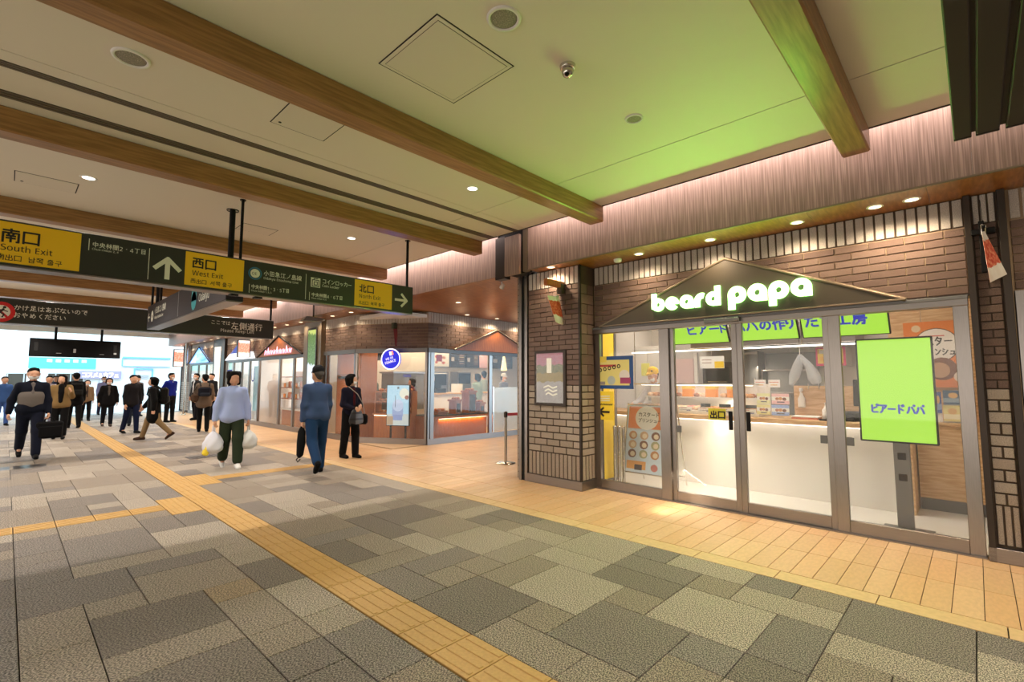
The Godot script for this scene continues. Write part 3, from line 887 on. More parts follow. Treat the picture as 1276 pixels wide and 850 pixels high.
func cream_puff_shop_front() -> void:
	var X := 5.66
	# upper wall
	var up := thing("wall_shopfront", "dark brick wall with a pale upright top course over the cream puff shop doors", "brick wall", Vector3.ZERO, 0.0, "", "structure")
	slab("wall_core", Vector3(5.672, 2.19, -3.83), Vector3(5.9, 3.06, 0.03), M.mortar_light, up)
	slab("course_backing", Vector3(5.6705, 2.785, -3.83), Vector3(5.69, 3.05, 0.0), M.mortar_dark, up)
	brick_field(up, Vector3(5.672, 0, 0.0), Vector3(0, 0, -1), 3.82, 2.785, 3.042, 0.26, 0.0775, 0.017, 0.010, "pale", true)
	brick_field(up, Vector3(5.672, 0, 0.0), Vector3(0, 0, -1), 3.82, 2.20, 2.780, 0.0685, 0.27, 0.010, 0.010, "dark")
	slab("steel_edge", Vector3(5.645, 2.185, -3.84), Vector3(5.68, 2.2, 0.0), M.dark_steel, up)
	# pier at the passage corner
	var p := thing("wall_pier", "brick pier at the passage corner, pale below and dark above, with a framed poster", "brick pier", Vector3.ZERO, 0.0, "", "structure")
	slab("pier_core", Vector3(5.342, 0, -4.775), Vector3(5.9, 3.04, -3.845), M.mortar_dark, p)
	var o := Vector3(5.342, 0, -3.85)
	brick_field(p, o, Vector3(0, 0, -1), 0.915, 0.12, 0.45, 0.33, 0.0725, 0.016, 0.010, "light", true)
	brick_field(p, o, Vector3(0, 0, -1), 0.915, 0.45, 1.392, 0.094, 0.228, 0.016, 0.010, "light")
	brick_field(p, o, Vector3(0, 0, -1), 0.915, 1.392, 2.785, 0.0685, 0.23, 0.009, 0.010, "dark")
	brick_field(p, o, Vector3(0, 0, -1), 0.915, 2.785, 3.04, 0.26, 0.0775, 0.016, 0.010, "pale", true)
	var o2 := Vector3(5.66, 0, -3.845)
	brick_field(p, o2, Vector3(-1, 0, 0), 0.30, 0.12, 0.45, 0.33, 0.075, 0.016, 0.010, "light", true)
	brick_field(p, o2, Vector3(-1, 0, 0), 0.30, 0.45, 1.392, 0.094, 0.20, 0.016, 0.010, "light")
	brick_field(p, o2, Vector3(-1, 0, 0), 0.30, 1.392, 2.785, 0.137, 0.30, 0.010, 0.010, "dark")
	slab("corner_guard", Vector3(5.328, 0.12, -3.862), Vector3(5.362, 3.04, -3.828), M.dark_steel, p, 0.003)
	slab("plinth", Vector3(5.318, 0, -4.79), Vector3(5.70, 0.12, -3.815), M.steel_flat, p, 0.004)
	# shutter guide rails on the far edge of the pier
	var g := thing("shutter_rail", "tall steel shutter guide rails beside the brick pier", "shutter rail", Vector3.ZERO, 0.0, "", "structure")
	slab("rail", Vector3(5.32, 0, -4.84), Vector3(5.42, 3.04, -4.785), M.steel, g, 0.003)
	slab("rail_slot", Vector3(5.345, 0, -4.90), Vector3(5.44, 3.04, -4.84), M.black_matt, g)
	slab("rail", Vector3(5.32, 0, -4.955), Vector3(5.42, 3.04, -4.90), M.steel, g, 0.003)
	slab("rail_back", Vector3(5.43, 0, -5.08), Vector3(5.9, 3.04, -4.785), M.mortar_dark, g)
	var jb := [MB.new(), MB.new(), MB.new(), MB.new()]
	brick_field(g, Vector3(5.43, 0, -4.96), Vector3(0, 0, -1), 0.12, 0.0, 3.04, 0.09, 0.12, 0.012, 0.01, "light", false, jb)
	commit_bricks(g, jb, "light")
	# narrow brick column beyond the doors
	var c := thing("wall_column", "narrow brick column between steel channels beyond the doors, a pennant on it", "brick column", Vector3.ZERO, 0.0, "", "structure")
	slab("column_core", Vector3(5.66, 0, 0.0), Vector3(5.9, 3.04, 0.27), M.mortar_light, c)
	slab("channel", Vector3(5.60, 0.0, 0.0), Vector3(5.67, 3.04, 0.045), M.dark_steel, c, 0.003)
	slab("channel", Vector3(5.60, 0.0, 0.205), Vector3(5.67, 3.04, 0.255), M.dark_steel, c, 0.003)
	var o3 := Vector3(5.655, 0, 0.197)
	slab("column_core", Vector3(5.655, 0, 0.046), Vector3(5.67, 3.04, 0.204), M.mortar_dark, c)
	brick_field(c, o3, Vector3(0, 0, -1), 0.145, 0.13, 0.45, 0.33, 0.048, 0.014, 0.012, "light", true)
	for r in 10:
		brick_field(c, o3, Vector3(0, 0, -1), 0.145, 0.45 + 0.0942 * r, 0.45 + 0.0942 * (r + 1), 0.0942, 0.145 if r % 2 else 0.0725, 0.014, 0.012, "light", true)
	for r in 20:
		brick_field(c, o3, Vector3(0, 0, -1), 0.145, 1.392 + 0.06965 * r, 1.392 + 0.06965 * (r + 1), 0.06965, 0.145 if r % 2 else 0.0725, 0.009, 0.012, "dark", true)
	brick_field(c, o3, Vector3(0, 0, -1), 0.145, 2.785, 3.04, 0.26, 0.048, 0.013, 0.012, "pale", true)
	slab("plinth", Vector3(5.60, 0, -0.005), Vector3(5.68, 0.115, 1.2), M.steel_flat, c, 0.004)
	# next shop's brick and steel panel, cut by the frame
	var nx := thing("wall_next_front", "brick over a steel panel of the next shopfront, at the frame's edge", "brick wall", Vector3.ZERO, 0.0, "", "structure")
	slab("wall_core", Vector3(5.672, 2.19, 0.27), Vector3(5.72, 3.05, 2.4), M.mortar_light, nx)
	brick_field(nx, Vector3(5.672, 0, 0.80), Vector3(0, 0, -1), 0.53, 2.785, 3.042, 0.26, 0.0775, 0.017, 0.010, "pale", true)
	brick_field(nx, Vector3(5.672, 0, 0.80), Vector3(0, 0, -1), 0.53, 2.20, 2.780, 0.0685, 0.27, 0.010, 0.010, "dark")
	slab("steel_panel", Vector3(5.66, 0.1, 0.262), Vector3(5.70, 2.19, 1.9), M.steel, nx)
	# glazing: two fixed windows outside, two sliding leaves between
	var spec := [
		["window_1", "fixed glass pane left of the sliding doors, blue poster on it", -3.855, -2.735, 0.11, 0.13, 5.66],
		["door_1", "sliding glass door leaf with the yellow exit label", -2.735, -1.935, 0.055, 0.06, 5.69],
		["door_2", "sliding glass door leaf beside the card price boards", -1.935, -1.045, 0.06, 0.055, 5.69],
		["window_2", "fixed glass pane in front of the bright green screen", -1.045, -0.015, 0.10, 0.10, 5.66]]
	for s in spec:
		var d := thing(s[0], s[1], "shop window" if s[0].begins_with("window") else "glass door", Vector3.ZERO, 0.0, "", "structure")
		var fx: float = s[6]
		slab("stile", Vector3(fx, 0.0, s[2]), Vector3(fx + 0.05, 2.16, s[2] + s[4]), M.steel, d, 0.003)
		slab("stile", Vector3(fx, 0.0, s[3] - s[5]), Vector3(fx + 0.05, 2.16, s[3]), M.steel, d, 0.003)
		slab("bottom_rail", Vector3(fx + 0.002, 0.012 if s[0].begins_with("door") else 0.0, s[2] + s[4]), Vector3(fx + 0.048, 0.125, s[3] - s[5]), M.steel_flat, d, 0.003)
		slab("top_rail", Vector3(fx + 0.002, 2.10, s[2] + s[4]), Vector3(fx + 0.048, 2.16, s[3] - s[5]), M.steel_flat, d, 0.003)
		slab("pane", Vector3(fx + 0.022, 0.12, s[2] + s[4] - 0.005), Vector3(fx + 0.026, 2.105, s[3] - s[5] + 0.005), M.glass, d)
		if s[0].begins_with("door"):
			var e: float = s[3] - 0.095 if s[0] == "door_1" else s[2] + 0.095
			slab("handle", Vector3(fx - 0.004, 0.90, e - 0.02), Vector3(fx + 0.022, 1.11, e + 0.02), M.black, d, 0.004)
		for e in [s[2] + s[4] + 0.035, s[3] - s[5] - 0.035]:
			if s[0] == "door_1" and e < -2.5 or s[0] == "door_2" and e > -1.3 or s[0] == "window_2" and e < -0.6:
				slab("lock_plate", Vector3(fx + 0.012, 0.83, e - 0.03), Vector3(fx + 0.024, 0.91, e + 0.03), M.grey_steel, d, 0.002)
	var hd := thing("trim_1", "steel header track over the sliding doors with a sensor box", "door header", Vector3.ZERO, 0.0, "", "structure")
	slab("header", Vector3(5.63, 2.10, -3.86), Vector3(5.74, 2.186, -0.012), M.steel_flat, hd, 0.004)
	slab("drip", Vector3(5.615, 2.155, -3.86), Vector3(5.64, 2.186, -0.012), M.grey_steel, hd, 0.003)
	slab("sensor_box", Vector3(5.57, 2.115, -2.25), Vector3(5.63, 2.165, -1.86), M.grey_steel, hd, 0.006)
	slab("threshold", Vector3(5.63, 0.0, -3.86), Vector3(5.76, 0.012, -0.012), M.steel_flat, hd)


# ---------------------------------------------------------------- rooms behind the glass
func cream_puff_shop_room() -> void:
	single("floor_shop", "pale glossy floor inside the cream puff shop", "floor", bx(Vector3(5.76, -0.01, -4.7), Vector3(9.0, 0.006, 0.26)), M.white_gloss, Vector3.ZERO, "", "structure")
	single("ceiling_shop", "white ceiling inside the cream puff shop", "ceiling", bx(Vector3(5.74, 2.9, -4.8), Vector3(9.1, 2.98, 0.3)), M.white_matt, Vector3.ZERO, "", "structure")
	for k in 2:
		var a := Vector3([6.1, 7.8][k], 2.86, [-3.5, -4.4][k])
		var b := Vector3([6.6, 8.4][k], 2.895, [-0.5, -0.8][k])
		single("ceiling_light_panel", "flat white ceiling light in the cream puff shop, " + ["over the customers", "over the kitchen"][k], "ceiling light", bx(a, b), M.strip_lamp, Vector3.ZERO, "shop ceiling lights")
	var wl := thing("wall_shop_side", "white side wall inside the cream puff shop behind the yellow column", "wall", Vector3.ZERO, 0.0, "", "structure")
	slab("wall_core", Vector3(5.9, 0, -4.78), Vector3(9.1, 2.9, -4.70), M.wall_paint, wl)
	var wb := thing("wall_shop_back", "grey kitchen back wall of the cream puff shop", "wall", Vector3.ZERO, 0.0, "", "structure")
	slab("wall_core", Vector3(9.0, 0, -4.78), Vector3(9.1, 2.9, 0.3), M.wall_paint, wb)
	slab("wall_shop_right", Vector3(5.9, 0, 0.2), Vector3(9.1, 2.9, 0.26), M.wall_paint, wb)
	var tl := thing("wall_shop_tiled", "beige panelled wall behind the orange poster", "wall", Vector3.ZERO, 0.0, "", "structure")
	for r in 4:
		for c in 3:
			slab("panel", Vector3(7.72, 0.98 + 0.48 * r + 0.002, -0.78 + 0.33 * c + 0.002), Vector3(7.76, 0.98 + 0.48 * (r + 1) - 0.002, -0.78 + 0.33 * (c + 1) - 0.002), M.pale_wood, tl, 0.002)
	var yc := thing("yellow_column", "bright yellow column just inside the left window of the cream puff shop", "column", Vector3.ZERO, 0.0, "", "structure")
	slab("column_body", Vector3(5.96, 0, -4.7), Vector3(6.27, 2.9, -3.9), M.yellow, yc)
	slab("corner_strip", Vector3(6.27, 0, -4.0), Vector3(6.33, 2.9, -3.89), M.steel, yc)
	slab("base_strip", Vector3(5.95, 0, -4.7), Vector3(6.28, 0.05, -3.89), M.steel_flat, yc)


func glazed_run(called: String, label: String, a: Vector3, b: Vector3, mullions: Array, y_top := 2.10, band := true, pm: Material = null) -> Node3D:
	# a shopfront from a to b (out is up x along): sill, header, mullions and panes; a brick band over it
	var root := thing(called, label, "shop window", Vector3.ZERO, 0.0, "", "structure")
	var along := (b - a).normalized()
	var out := Vector3.UP.cross(along)
	var turn := Basis(along, Vector3.UP, along.cross(Vector3.UP))
	var len := a.distance_to(b)
	var put := func(nm: String, s0: float, s1: float, y0: float, y1: float, o0: float, o1: float, m: Material) -> void:
		var q := obj(nm, block(Vector3(s1 - s0, y1 - y0, o1 - o0)), m, root, a + along * (s0 + s1) * 0.5 + Vector3.UP * (y0 + y1) * 0.5 + out * (o0 + o1) * 0.5)
		q.basis = turn
	put.call("sill", 0.0, len, 0.0, 0.13, -0.03, 0.03, M.steel_flat)
	put.call("header", 0.0, len, y_top, 2.2, -0.04, 0.035, M.grey_steel)
	var edges := [0.0] + mullions + [len]
	for k in edges.size():
		var w := 0.05
		put.call("mullion", clampf(edges[k] - w, 0, len), clampf(edges[k] + w, 0, len), 0.13, y_top, -0.03, 0.03, M.steel)
	for k in edges.size() - 1:
		put.call("pane", edges[k], edges[k + 1], 0.13, y_top, -0.003, 0.001, pm if pm else M.glass)
	if band:
		put.call("wall_core", 0.0, len, 2.2, 3.05, -0.15, -0.012, M.mortar_light)
		var jl := [MB.new(), MB.new(), MB.new(), MB.new()]
		var jd := [MB.new(), MB.new(), MB.new(), MB.new()]
		brick_field(root, a - out * 0.012, along, len, 2.785, 3.04, 0.26, 0.0775, 0.016, 0.010, "pale", true, jl)
		brick_field(root, a - out * 0.012, along, len, 2.2, 2.78, 0.0685, 0.27, 0.009, 0.010, "dark", false, jd)
		commit_bricks(root, jl, "pale")
		commit_bricks(root, jd, "dark")
	return root


func corner_shop() -> void:
	var A := Vector3(5.75, 0, -12.3)
	var B := Vector3(5.75, 0, -10.65)
	var C := Vector3(6.66, 0, -9.05)
	var D := Vector3(13.9, 0, -9.05)
	glazed_run("window_3", "glazed front of the corner bakery by the brick pier, orange wood inside", B, A, [1.5])
	glazed_run("window_4", "angled corner window of the bakery behind the round blue sign", C, B, [])
	glazed_run("window_5", "bakery front along the side passage under the wooden gable", D, C, [1.9, 4.0, 5.27, 7.12])
	single("floor_bakery", "tiled floor inside the corner bakery", "floor", bx(Vector3(5.8, -0.01, -13.2), Vector3(14, 0.004, -9.1)), M.tile1, Vector3.ZERO, "", "structure")
	single("ceiling_bakery", "white ceiling inside the corner bakery", "ceiling", bx(Vector3(5.78, 2.9, -13.3), Vector3(14.2, 2.98, -9.08)), M.white_matt, Vector3.ZERO, "", "structure")
	single("wall_bakery_back", "pale back wall of the corner bakery", "wall", bx(Vector3(5.8, 0, -13.3), Vector3(14.2, 2.95, -13.2)), M.wall_paint, Vector3.ZERO, "", "structure")
	for k in 2:
		single("ceiling_light_panel", "flat warm ceiling light in the corner bakery, " + ["over the window counter", "over the kitchen"][k], "ceiling light", bx(Vector3([6.6, 6.5][k], 2.84, [-10.8, -13.15][k]), Vector3([11.0, 12.5][k], 2.895, [-10.0, -12.6][k])), M.warm_lamp, Vector3.ZERO, "bakery ceiling lights")
	var g := thing("gable_sign", "plain wooden gable board over the bakery front in the side passage", "gable board", Vector3.ZERO)
	obj("board", MB.new().extrude(PackedVector2Array([Vector2(7.38, 2.19), Vector2(10.15, 2.19), Vector2(8.77, 2.75)]), 0.10, Transform3D(Basis(), Vector3(0, 0, -9.04))), M.warm_wood, g)
	for e in [[Vector3(7.34, 2.19, -8.93), Vector3(8.77, 2.765, -8.93)], [Vector3(10.19, 2.19, -8.93), Vector3(8.77, 2.765, -8.93)]]:
		obj("trim", MB.new().tube([e[0], e[1]], 0.022, 4), M.gable_trim, g)


func shop_row() -> void:
	var X := 5.75
	# pier with a tall light box
	var pr := thing("wall_pier_lightbox", "brown pier with a tall lit plant poster between bakery and shops", "pier", Vector3.ZERO, 0.0, "", "structure")
	slab("pier_core", Vector3(5.63, 0, -13.35), Vector3(5.9, 3.04, -12.3), M.gable_trim, pr)
	slab("plinth", Vector3(5.615, 0, -13.36), Vector3(5.64, 0.12, -12.29), M.steel_flat, pr)
	# B: pink script shop
	glazed_run("window_6", "bright glazed shopfront under the pink script sign", Vector3(X, 0, -13.35), Vector3(X, 0, -17.0), [0.86, 1.9])
	glazed_run("window_7", "blue tinted glazed shopfront under the blue gable", Vector3(X, 0, -17.0), Vector3(X, 0, -20.5), [0.9, 1.7, 2.6])
	var p2 := thing("wall_pier_white", "pale lit pier between the blue gabled shop and the far shop", "pier", Vector3.ZERO, 0.0, "", "structure")
	slab("pier_core", Vector3(5.66, 0, -21.9), Vector3(5.9, 3.04, -20.5), M.dark_steel, p2)
	slab("lit_panel", Vector3(5.64, 0.5, -21.65), Vector3(5.665, 2.75, -20.95), M.window_glow, p2)
	glazed_run("window_8", "far glazed shopfront under the pink and blue triangle screen", Vector3(X, 0, -21.9), Vector3(X, 0, -25.6), [1.2, 2.4])
	var p3 := thing("wall_pier_end", "brick pier at the end of the shop row", "brick pier", Vector3.ZERO, 0.0, "", "structure")
	slab("pier_core", Vector3(5.74, 0, -27.0), Vector3(5.9, 3.04, -25.6), M.mortar_dark, p3)
	var jd := [MB.new(), MB.new(), MB.new(), MB.new()]
	var jl := [MB.new(), MB.new(), MB.new(), MB.new()]
	brick_field(p3, Vector3(5.735, 0, -25.6), Vector3(0, 0, -1), 1.4, 0.1, 1.39, 0.094, 0.23, 0.016, 0.01, "light", false, jl)
	brick_field(p3, Vector3(5.735, 0, -25.6), Vector3(0, 0, -1), 1.4, 1.39, 3.04, 0.0685, 0.27, 0.009, 0.01, "dark", false, jd)
	commit_bricks(p3, jd, "dark")
	commit_bricks(p3, jl, "light")
	var names := ["white walled", "blue white", "far white"]
	var z0 := [-13.35, -17.05, -21.9]
	var z1 := [-17.0, -20.5, -25.6]
	for k in 3:
		var r := thing("wall_row_shop", "back and side walls of the %s shop in the row" % names[k], "wall", Vector3.ZERO, 0.0, "", "structure")
		slab("back_wall", Vector3(9.0, 0, z1[k]), Vector3(9.1, 2.95, z0[k]), M.white_matt, r)
		slab("side_wall", Vector3(5.8, 0, z1[k] - 0.02), Vector3(9.1, 2.95, z1[k] + 0.02), M.white_matt, r)
		slab("ceiling_panel", Vector3(5.78, 2.9, z1[k]), Vector3(9.1, 2.98, z0[k]), M.white_matt, r)
		slab("light_panel", Vector3(6.6, 2.82, (z0[k] + z1[k]) / 2 - 1.5), Vector3(8.2, 2.88, (z0[k] + z1[k]) / 2 + 1.5), M.strip_lamp, r)
		slab("floor_panel", Vector3(5.8, -0.01, z1[k]), Vector3(9.0, 0.004, z0[k]), M.tile2 if k == 0 else M.white_gloss, r)


func far_hall() -> void:
	single("floor_hall", "pale floor of the bright hall at the far end", "floor", bx(Vector3(-14, -0.1, -44), Vector3(16, -0.003, -27.5)), M.pale_grey, Vector3.ZERO, "", "structure")
	var f := thing("wall_hall", "bright white facade across the open hall at the far end", "wall", Vector3.ZERO, 0.0, "", "structure")
	slab("facade", Vector3(-14, 0, -37.4), Vector3(16, 9, -37.0), M.white_gloss, f)
	for q in 6:
		slab("joint", Vector3(-14, 2.2 + 0.72 * q, -37.0), Vector3(16, 2.215 + 0.72 * q, -36.99), M.pale_grey, f)
	slab("hall_side", Vector3(9.2, 0, -37.4), Vector3(9.5, 9, -27.0), M.white_gloss, f)
	slab("hall_side", Vector3(-14, 0, -37.4), Vector3(-13.7, 9, -27.0), M.white_gloss, f)
	slab("lintel", Vector3(-7, 3.4, -27.25), Vector3(5.2, 5.5, -27.0), M.white_gloss, f)
	slab("lintel", Vector3(5.2, 3.04, -27.25), Vector3(9.5, 5.5, -27.0), M.white_gloss, f)
	slab("return_wall", Vector3(6.9, 0, -30.0), Vector3(7.0, 3.6, -27.0), M.mortar_dark, f)
	# dark openings with lit shop windows in the facade
	for s in [[0.0, 0.75, 0.25, 1.80], [1.6, 3.05, 0.25, 1.82]]:
		slab("shop_opening", Vector3(s[0], s[2], -37.02), Vector3(s[1], s[3], -36.97), M.gable_brown, f)
	for q in 8:
		slab("mullion", Vector3(-0.6 + 0.62 * q, 0.2, -36.97), Vector3(-0.55 + 0.62 * q, 1.85, -36.93), M.pale_grey, f)


# ---------------------------------------------------------------- ceiling fittings
func downlight(at: Vector3, label: String, group: String, energy: float, angle: float, r := 0.062, warm := false, spotlit := true) -> void:
	var o := thing("downlight", label, "downlight", at, 0.0, group)
	if not shared.has("ring %s" % r):
		shared["ring %s" % r] = MB.new().lathe([[r * 0.86, 0.0], [r * 0.86, -0.004], [r, -0.006], [r * 1.18, -0.004], [r * 1.2, 0.0]], 20).mesh()
		shared["lens %s" % r] = MB.new().lathe([[0.001, -0.0035], [r * 0.86, -0.0035], [r * 0.86, 0.0], [0.001, 0.0]], 20).mesh()
	obj("trim_ring", shared["ring %s" % r], M.white_matt, o)
	obj("lamp_lens", shared["lens %s" % r], M.warm_lamp if warm else M.lamp, o)
	if spotlit:
		spot("downlight_lamp", at + Vector3(0, -0.05, 0), Vector3.DOWN, angle, Color(1.0, 0.90, 0.76) if warm else Color(1.0, 0.955, 0.90), energy, 0.04, 1.0 if warm else 0.7)


func ordinal(k: int) -> String:
	return ["first", "second", "third", "fourth", "fifth", "sixth", "seventh", "eighth", "ninth", "tenth", "eleventh", "twelfth", "thirteenth", "fourteenth", "fifteenth", "sixteenth", "seventeenth", "eighteenth"][k]


func ceiling_fittings() -> void:
	var x := [0.48, 3.49, -2.53, -5.3]
	var where := {0.48: "left of the tactile line", 3.49: "right of the tactile line", -2.53: "across the concourse", -5.3: "by the opposite wall"}
	var bays := ["behind the viewer", "just behind the viewer", "in the bay of the shutter slots", "before the yellow exit sign", "over the crosswise sign", "behind the crosswise sign", "over the keep-left sign", "beyond the keep-left sign", "near the hanging screen", "before the bright hall"]
	var z := [4.4, 1.4, -3.96, -6.71, -9.4, -12.1, -14.9, -17.6, -20.3, -23.0]
	for k in z.size():
		for q in 4:
			if k == 2 and q == 0:
				continue
			downlight(Vector3(x[q], 3.6, z[k]), "round ceiling downlight %s, %s" % [bays[k], where[x[q]]], "ceiling downlights", 4.2, 64.0, 0.062, false)
	var soff := [-0.32, -0.58, -1.21, -2.08, -2.97]
	var place := ["nearest the brick column", "second from the brick column, tilted lens", "over the green screen", "over the middle of the gable", "over the left slope of the gable"]
	for k in soff.size():
		downlight(Vector3(5.40, 3.04, soff[k]), "small warm downlight in the wood soffit " + place[k], "soffit downlights", 0.8, 78.0, 0.055, true)
	downlight(Vector3(5.40, 3.04, -4.22), "warm soffit downlight over the pier, nearer the wall", "soffit downlights", 0.8, 78.0, 0.055, true)
	downlight(Vector3(5.19, 3.04, -4.22), "warm soffit downlight over the pier, nearer the concourse", "soffit downlights", 0.8, 78.0, 0.055, true)
	downlight(Vector3(5.40, 3.04, 0.9), "warm soffit downlight before the next shop, beyond the brick column", "soffit downlights", 0.8, 78.0, 0.055, true)
	for k in 4:
		downlight(Vector3([6.28, 7.62, 8.63, 9.6][k], 3.04, [-7.53, -8.8, -8.8, -8.8][k]), "warm downlight in the side passage soffit, " + ["alone in mid soffit", "first over the bakery front", "over the wooden gable", "last toward the passage end"][k], "passage downlights", 1.2, 76.0, 0.055, true)
	for k in 18:
		var zz := -10.45 - 0.93 * k
		downlight(Vector3(5.48, 3.04, zz), "tiny warm downlight in the far soffit, %s counted from the bakery corner" % ordinal(k), "far soffit downlights", 0.7, 76.0, 0.055, true)
	# speakers, camera, hatches
	for s in [[Vector3(1.92, 3.6, -1.91), 0.1, "round ceiling speaker grille beside the square hatch"], [Vector3(0.45, 3.6, -3.96), 0.105, "round ceiling speaker in the bay before the shutter slots"], [Vector3(3.44, 3.6, -1.91), 0.072, "small round grille in the green lit part of the ceiling"]]:
		var o := thing("ceiling_speaker", s[2], "speaker", s[0], 0.0, "ceiling speakers")
		var r: float = s[1]
		obj("rim", MB.new().lathe([[r * 0.8, -0.002], [r * 0.84, -0.012], [r, -0.010], [r * 1.03, 0.0]], 28), M.white_matt, o)
		obj("grille", MB.new().lathe([[0.001, -0.010], [r * 0.5, -0.009], [r * 0.8, -0.004], [r * 0.8, 0.0], [0.001, 0.0]], 28), grain(mat("grille%s" % r, Color(0.72, 0.69, 0.62), 0.7), noise(0.4, 3, grey(0.6), grey(1.0), 128, FastNoiseLite.TYPE_CELLULAR, 1), Vector3(3, 3, 3)), o)
	var cm := thing("dome_camera", "small chrome dome camera on the ceiling between two speakers", "camera", Vector3(2.53, 3.6, -1.90))
	obj("base", MB.new().lathe([[0.001, -0.03], [0.045, -0.03], [0.052, -0.02], [0.055, 0.0]], 20), M.chrome, cm)
	obj("dome", MB.new().ball(Vector3(0, -0.042, 0), Vector3(0.042, 0.042, 0.042), 8, 16), M.chrome, cm)
	obj("lens", MB.new().ball(Vector3(-0.02, -0.072, 0.01), Vector3(0.017, 0.014, 0.017), 6, 12), M.black, cm)
	var hs := [[Vector3(1.95, 0, -2.49), 0.66, 0.65, "large square access hatch in the ceiling beside the speaker"], [Vector3(0.18, 0, -7.2), 0.5, 0.38, "small oblong hatch beside the downlight before the exit sign"], [Vector3(1.62, 0, -3.9), 0.46, 0.46, "square hatch with a dark latch in the bay of the shutter slots"], [Vector3(2.35, 0, -7.3), 0.46, 0.36, "oblong hatch behind the sign posts"]]
	for h in hs:
		var o := thing("access_panel", h[3], "ceiling hatch", Vector3(h[0].x, 3.6, h[0].z))
		var a: float = h[1] / 2
		var b: float = h[2] / 2
		slab("gap_ring", Vector3(-a, -0.0015, -b), Vector3(a, 0, b), M.seam, o)
		slab("frame", Vector3(-a + 0.009, -0.004, -b + 0.009), Vector3(a - 0.009, 0, b - 0.009), M.panel_white, o, 0.001)
		if h[1] > 0.6:
			slab("inner_gap", Vector3(-a + 0.034, -0.0048, -b + 0.034), Vector3(a - 0.034, 0, b - 0.034), M.seam, o)
			slab("lid", Vector3(-a + 0.037, -0.0065, -b + 0.037), Vector3(a - 0.037, 0, b - 0.037), M.panel_white, o, 0.001)
		else:
			obj("latch", MB.new().lathe([[0.001, -0.008], [0.012, -0.007], [0.013, 0.0]], 10, Transform3D(Basis(), Vector3(-a + 0.06, 0, -b + 0.06))), M.seam, o)
	single("smoke_detector", "white smoke detector on the soffit over the left slope of the gable", "detector", MB.new().lathe([[0.001, -0.045], [0.03, -0.043], [0.05, -0.03], [0.055, 0.0]], 20), M.white_matt, Vector3(5.46, 3.042, -3.31))
	var sl := thing("spotlight", "small white swivel spotlight under the passage soffit beside the shutter post", "spotlight", Vector3(5.43, 3.04, -5.43))
	obj("stem", MB.new().tube([Vector3(0, 0, 0), Vector3(0, -0.05, 0)], 0.012), M.white_matt, sl)
	obj("lamp_head", MB.new().lathe([[0.001, 0.05], [0.03, 0.045], [0.04, -0.03], [0.034, -0.034]], 14, Transform3D(Basis(Vector3.RIGHT, 0.7), Vector3(0, -0.08, 0.01))), M.white_matt, sl)
	obj("lamp_lens", MB.new().ball(Vector3(0, -0.1, 0.0), Vector3(0.03, 0.015, 0.03), 6, 12), M.lamp, sl)
	var dm := thing("hanging_camera", "grey wedge camera housing on a rod before the plant poster pier", "camera", Vector3(5.1, 3.0, -11.6))
	obj("rod", MB.new().tube([Vector3(0, 0.6, 0), Vector3(0, 0.0, 0)], 0.018), M.dark_steel, dm)
	obj("housing", MB.new().extrude(PackedVector2Array([Vector2(-0.28, -0.12), Vector2(0.22, -0.10), Vector2(0.26, -0.03), Vector2(-0.2, -0.01)]), 0.2, Transform3D(Basis(), Vector3(0, 0, -0.1))), M.grey_steel, dm)


# ---------------------------------------------------------------- hanging signs
func ring(b: MB, c: Vector2, r0: float, r1: float, xf: Transform3D, segs := 28) -> void:
	for q in segs:
		var a := Vector2.from_angle(TAU * q / segs)
		var e := Vector2.from_angle(TAU * (q + 1) / segs)
		b.quad(xf * b.v3(c + a * r0), xf * b.v3(c + a * r1), xf * b.v3(c + e * r1), xf * b.v3(c + e * r0))


func post(root: Node, x: float, z: float, y0: float, y1: float, r := 0.016) -> void:
	obj("post", MB.new().tube([Vector3(x, y0, z), Vector3(x, y1, z)], r, 10), M.black, root)
	obj("flange", MB.new().lathe([[r * 2.0, -0.012], [r * 2.1, 0.0]], 12, Transform3D(Basis(), Vector3(x, y1, z))), M.black, root)


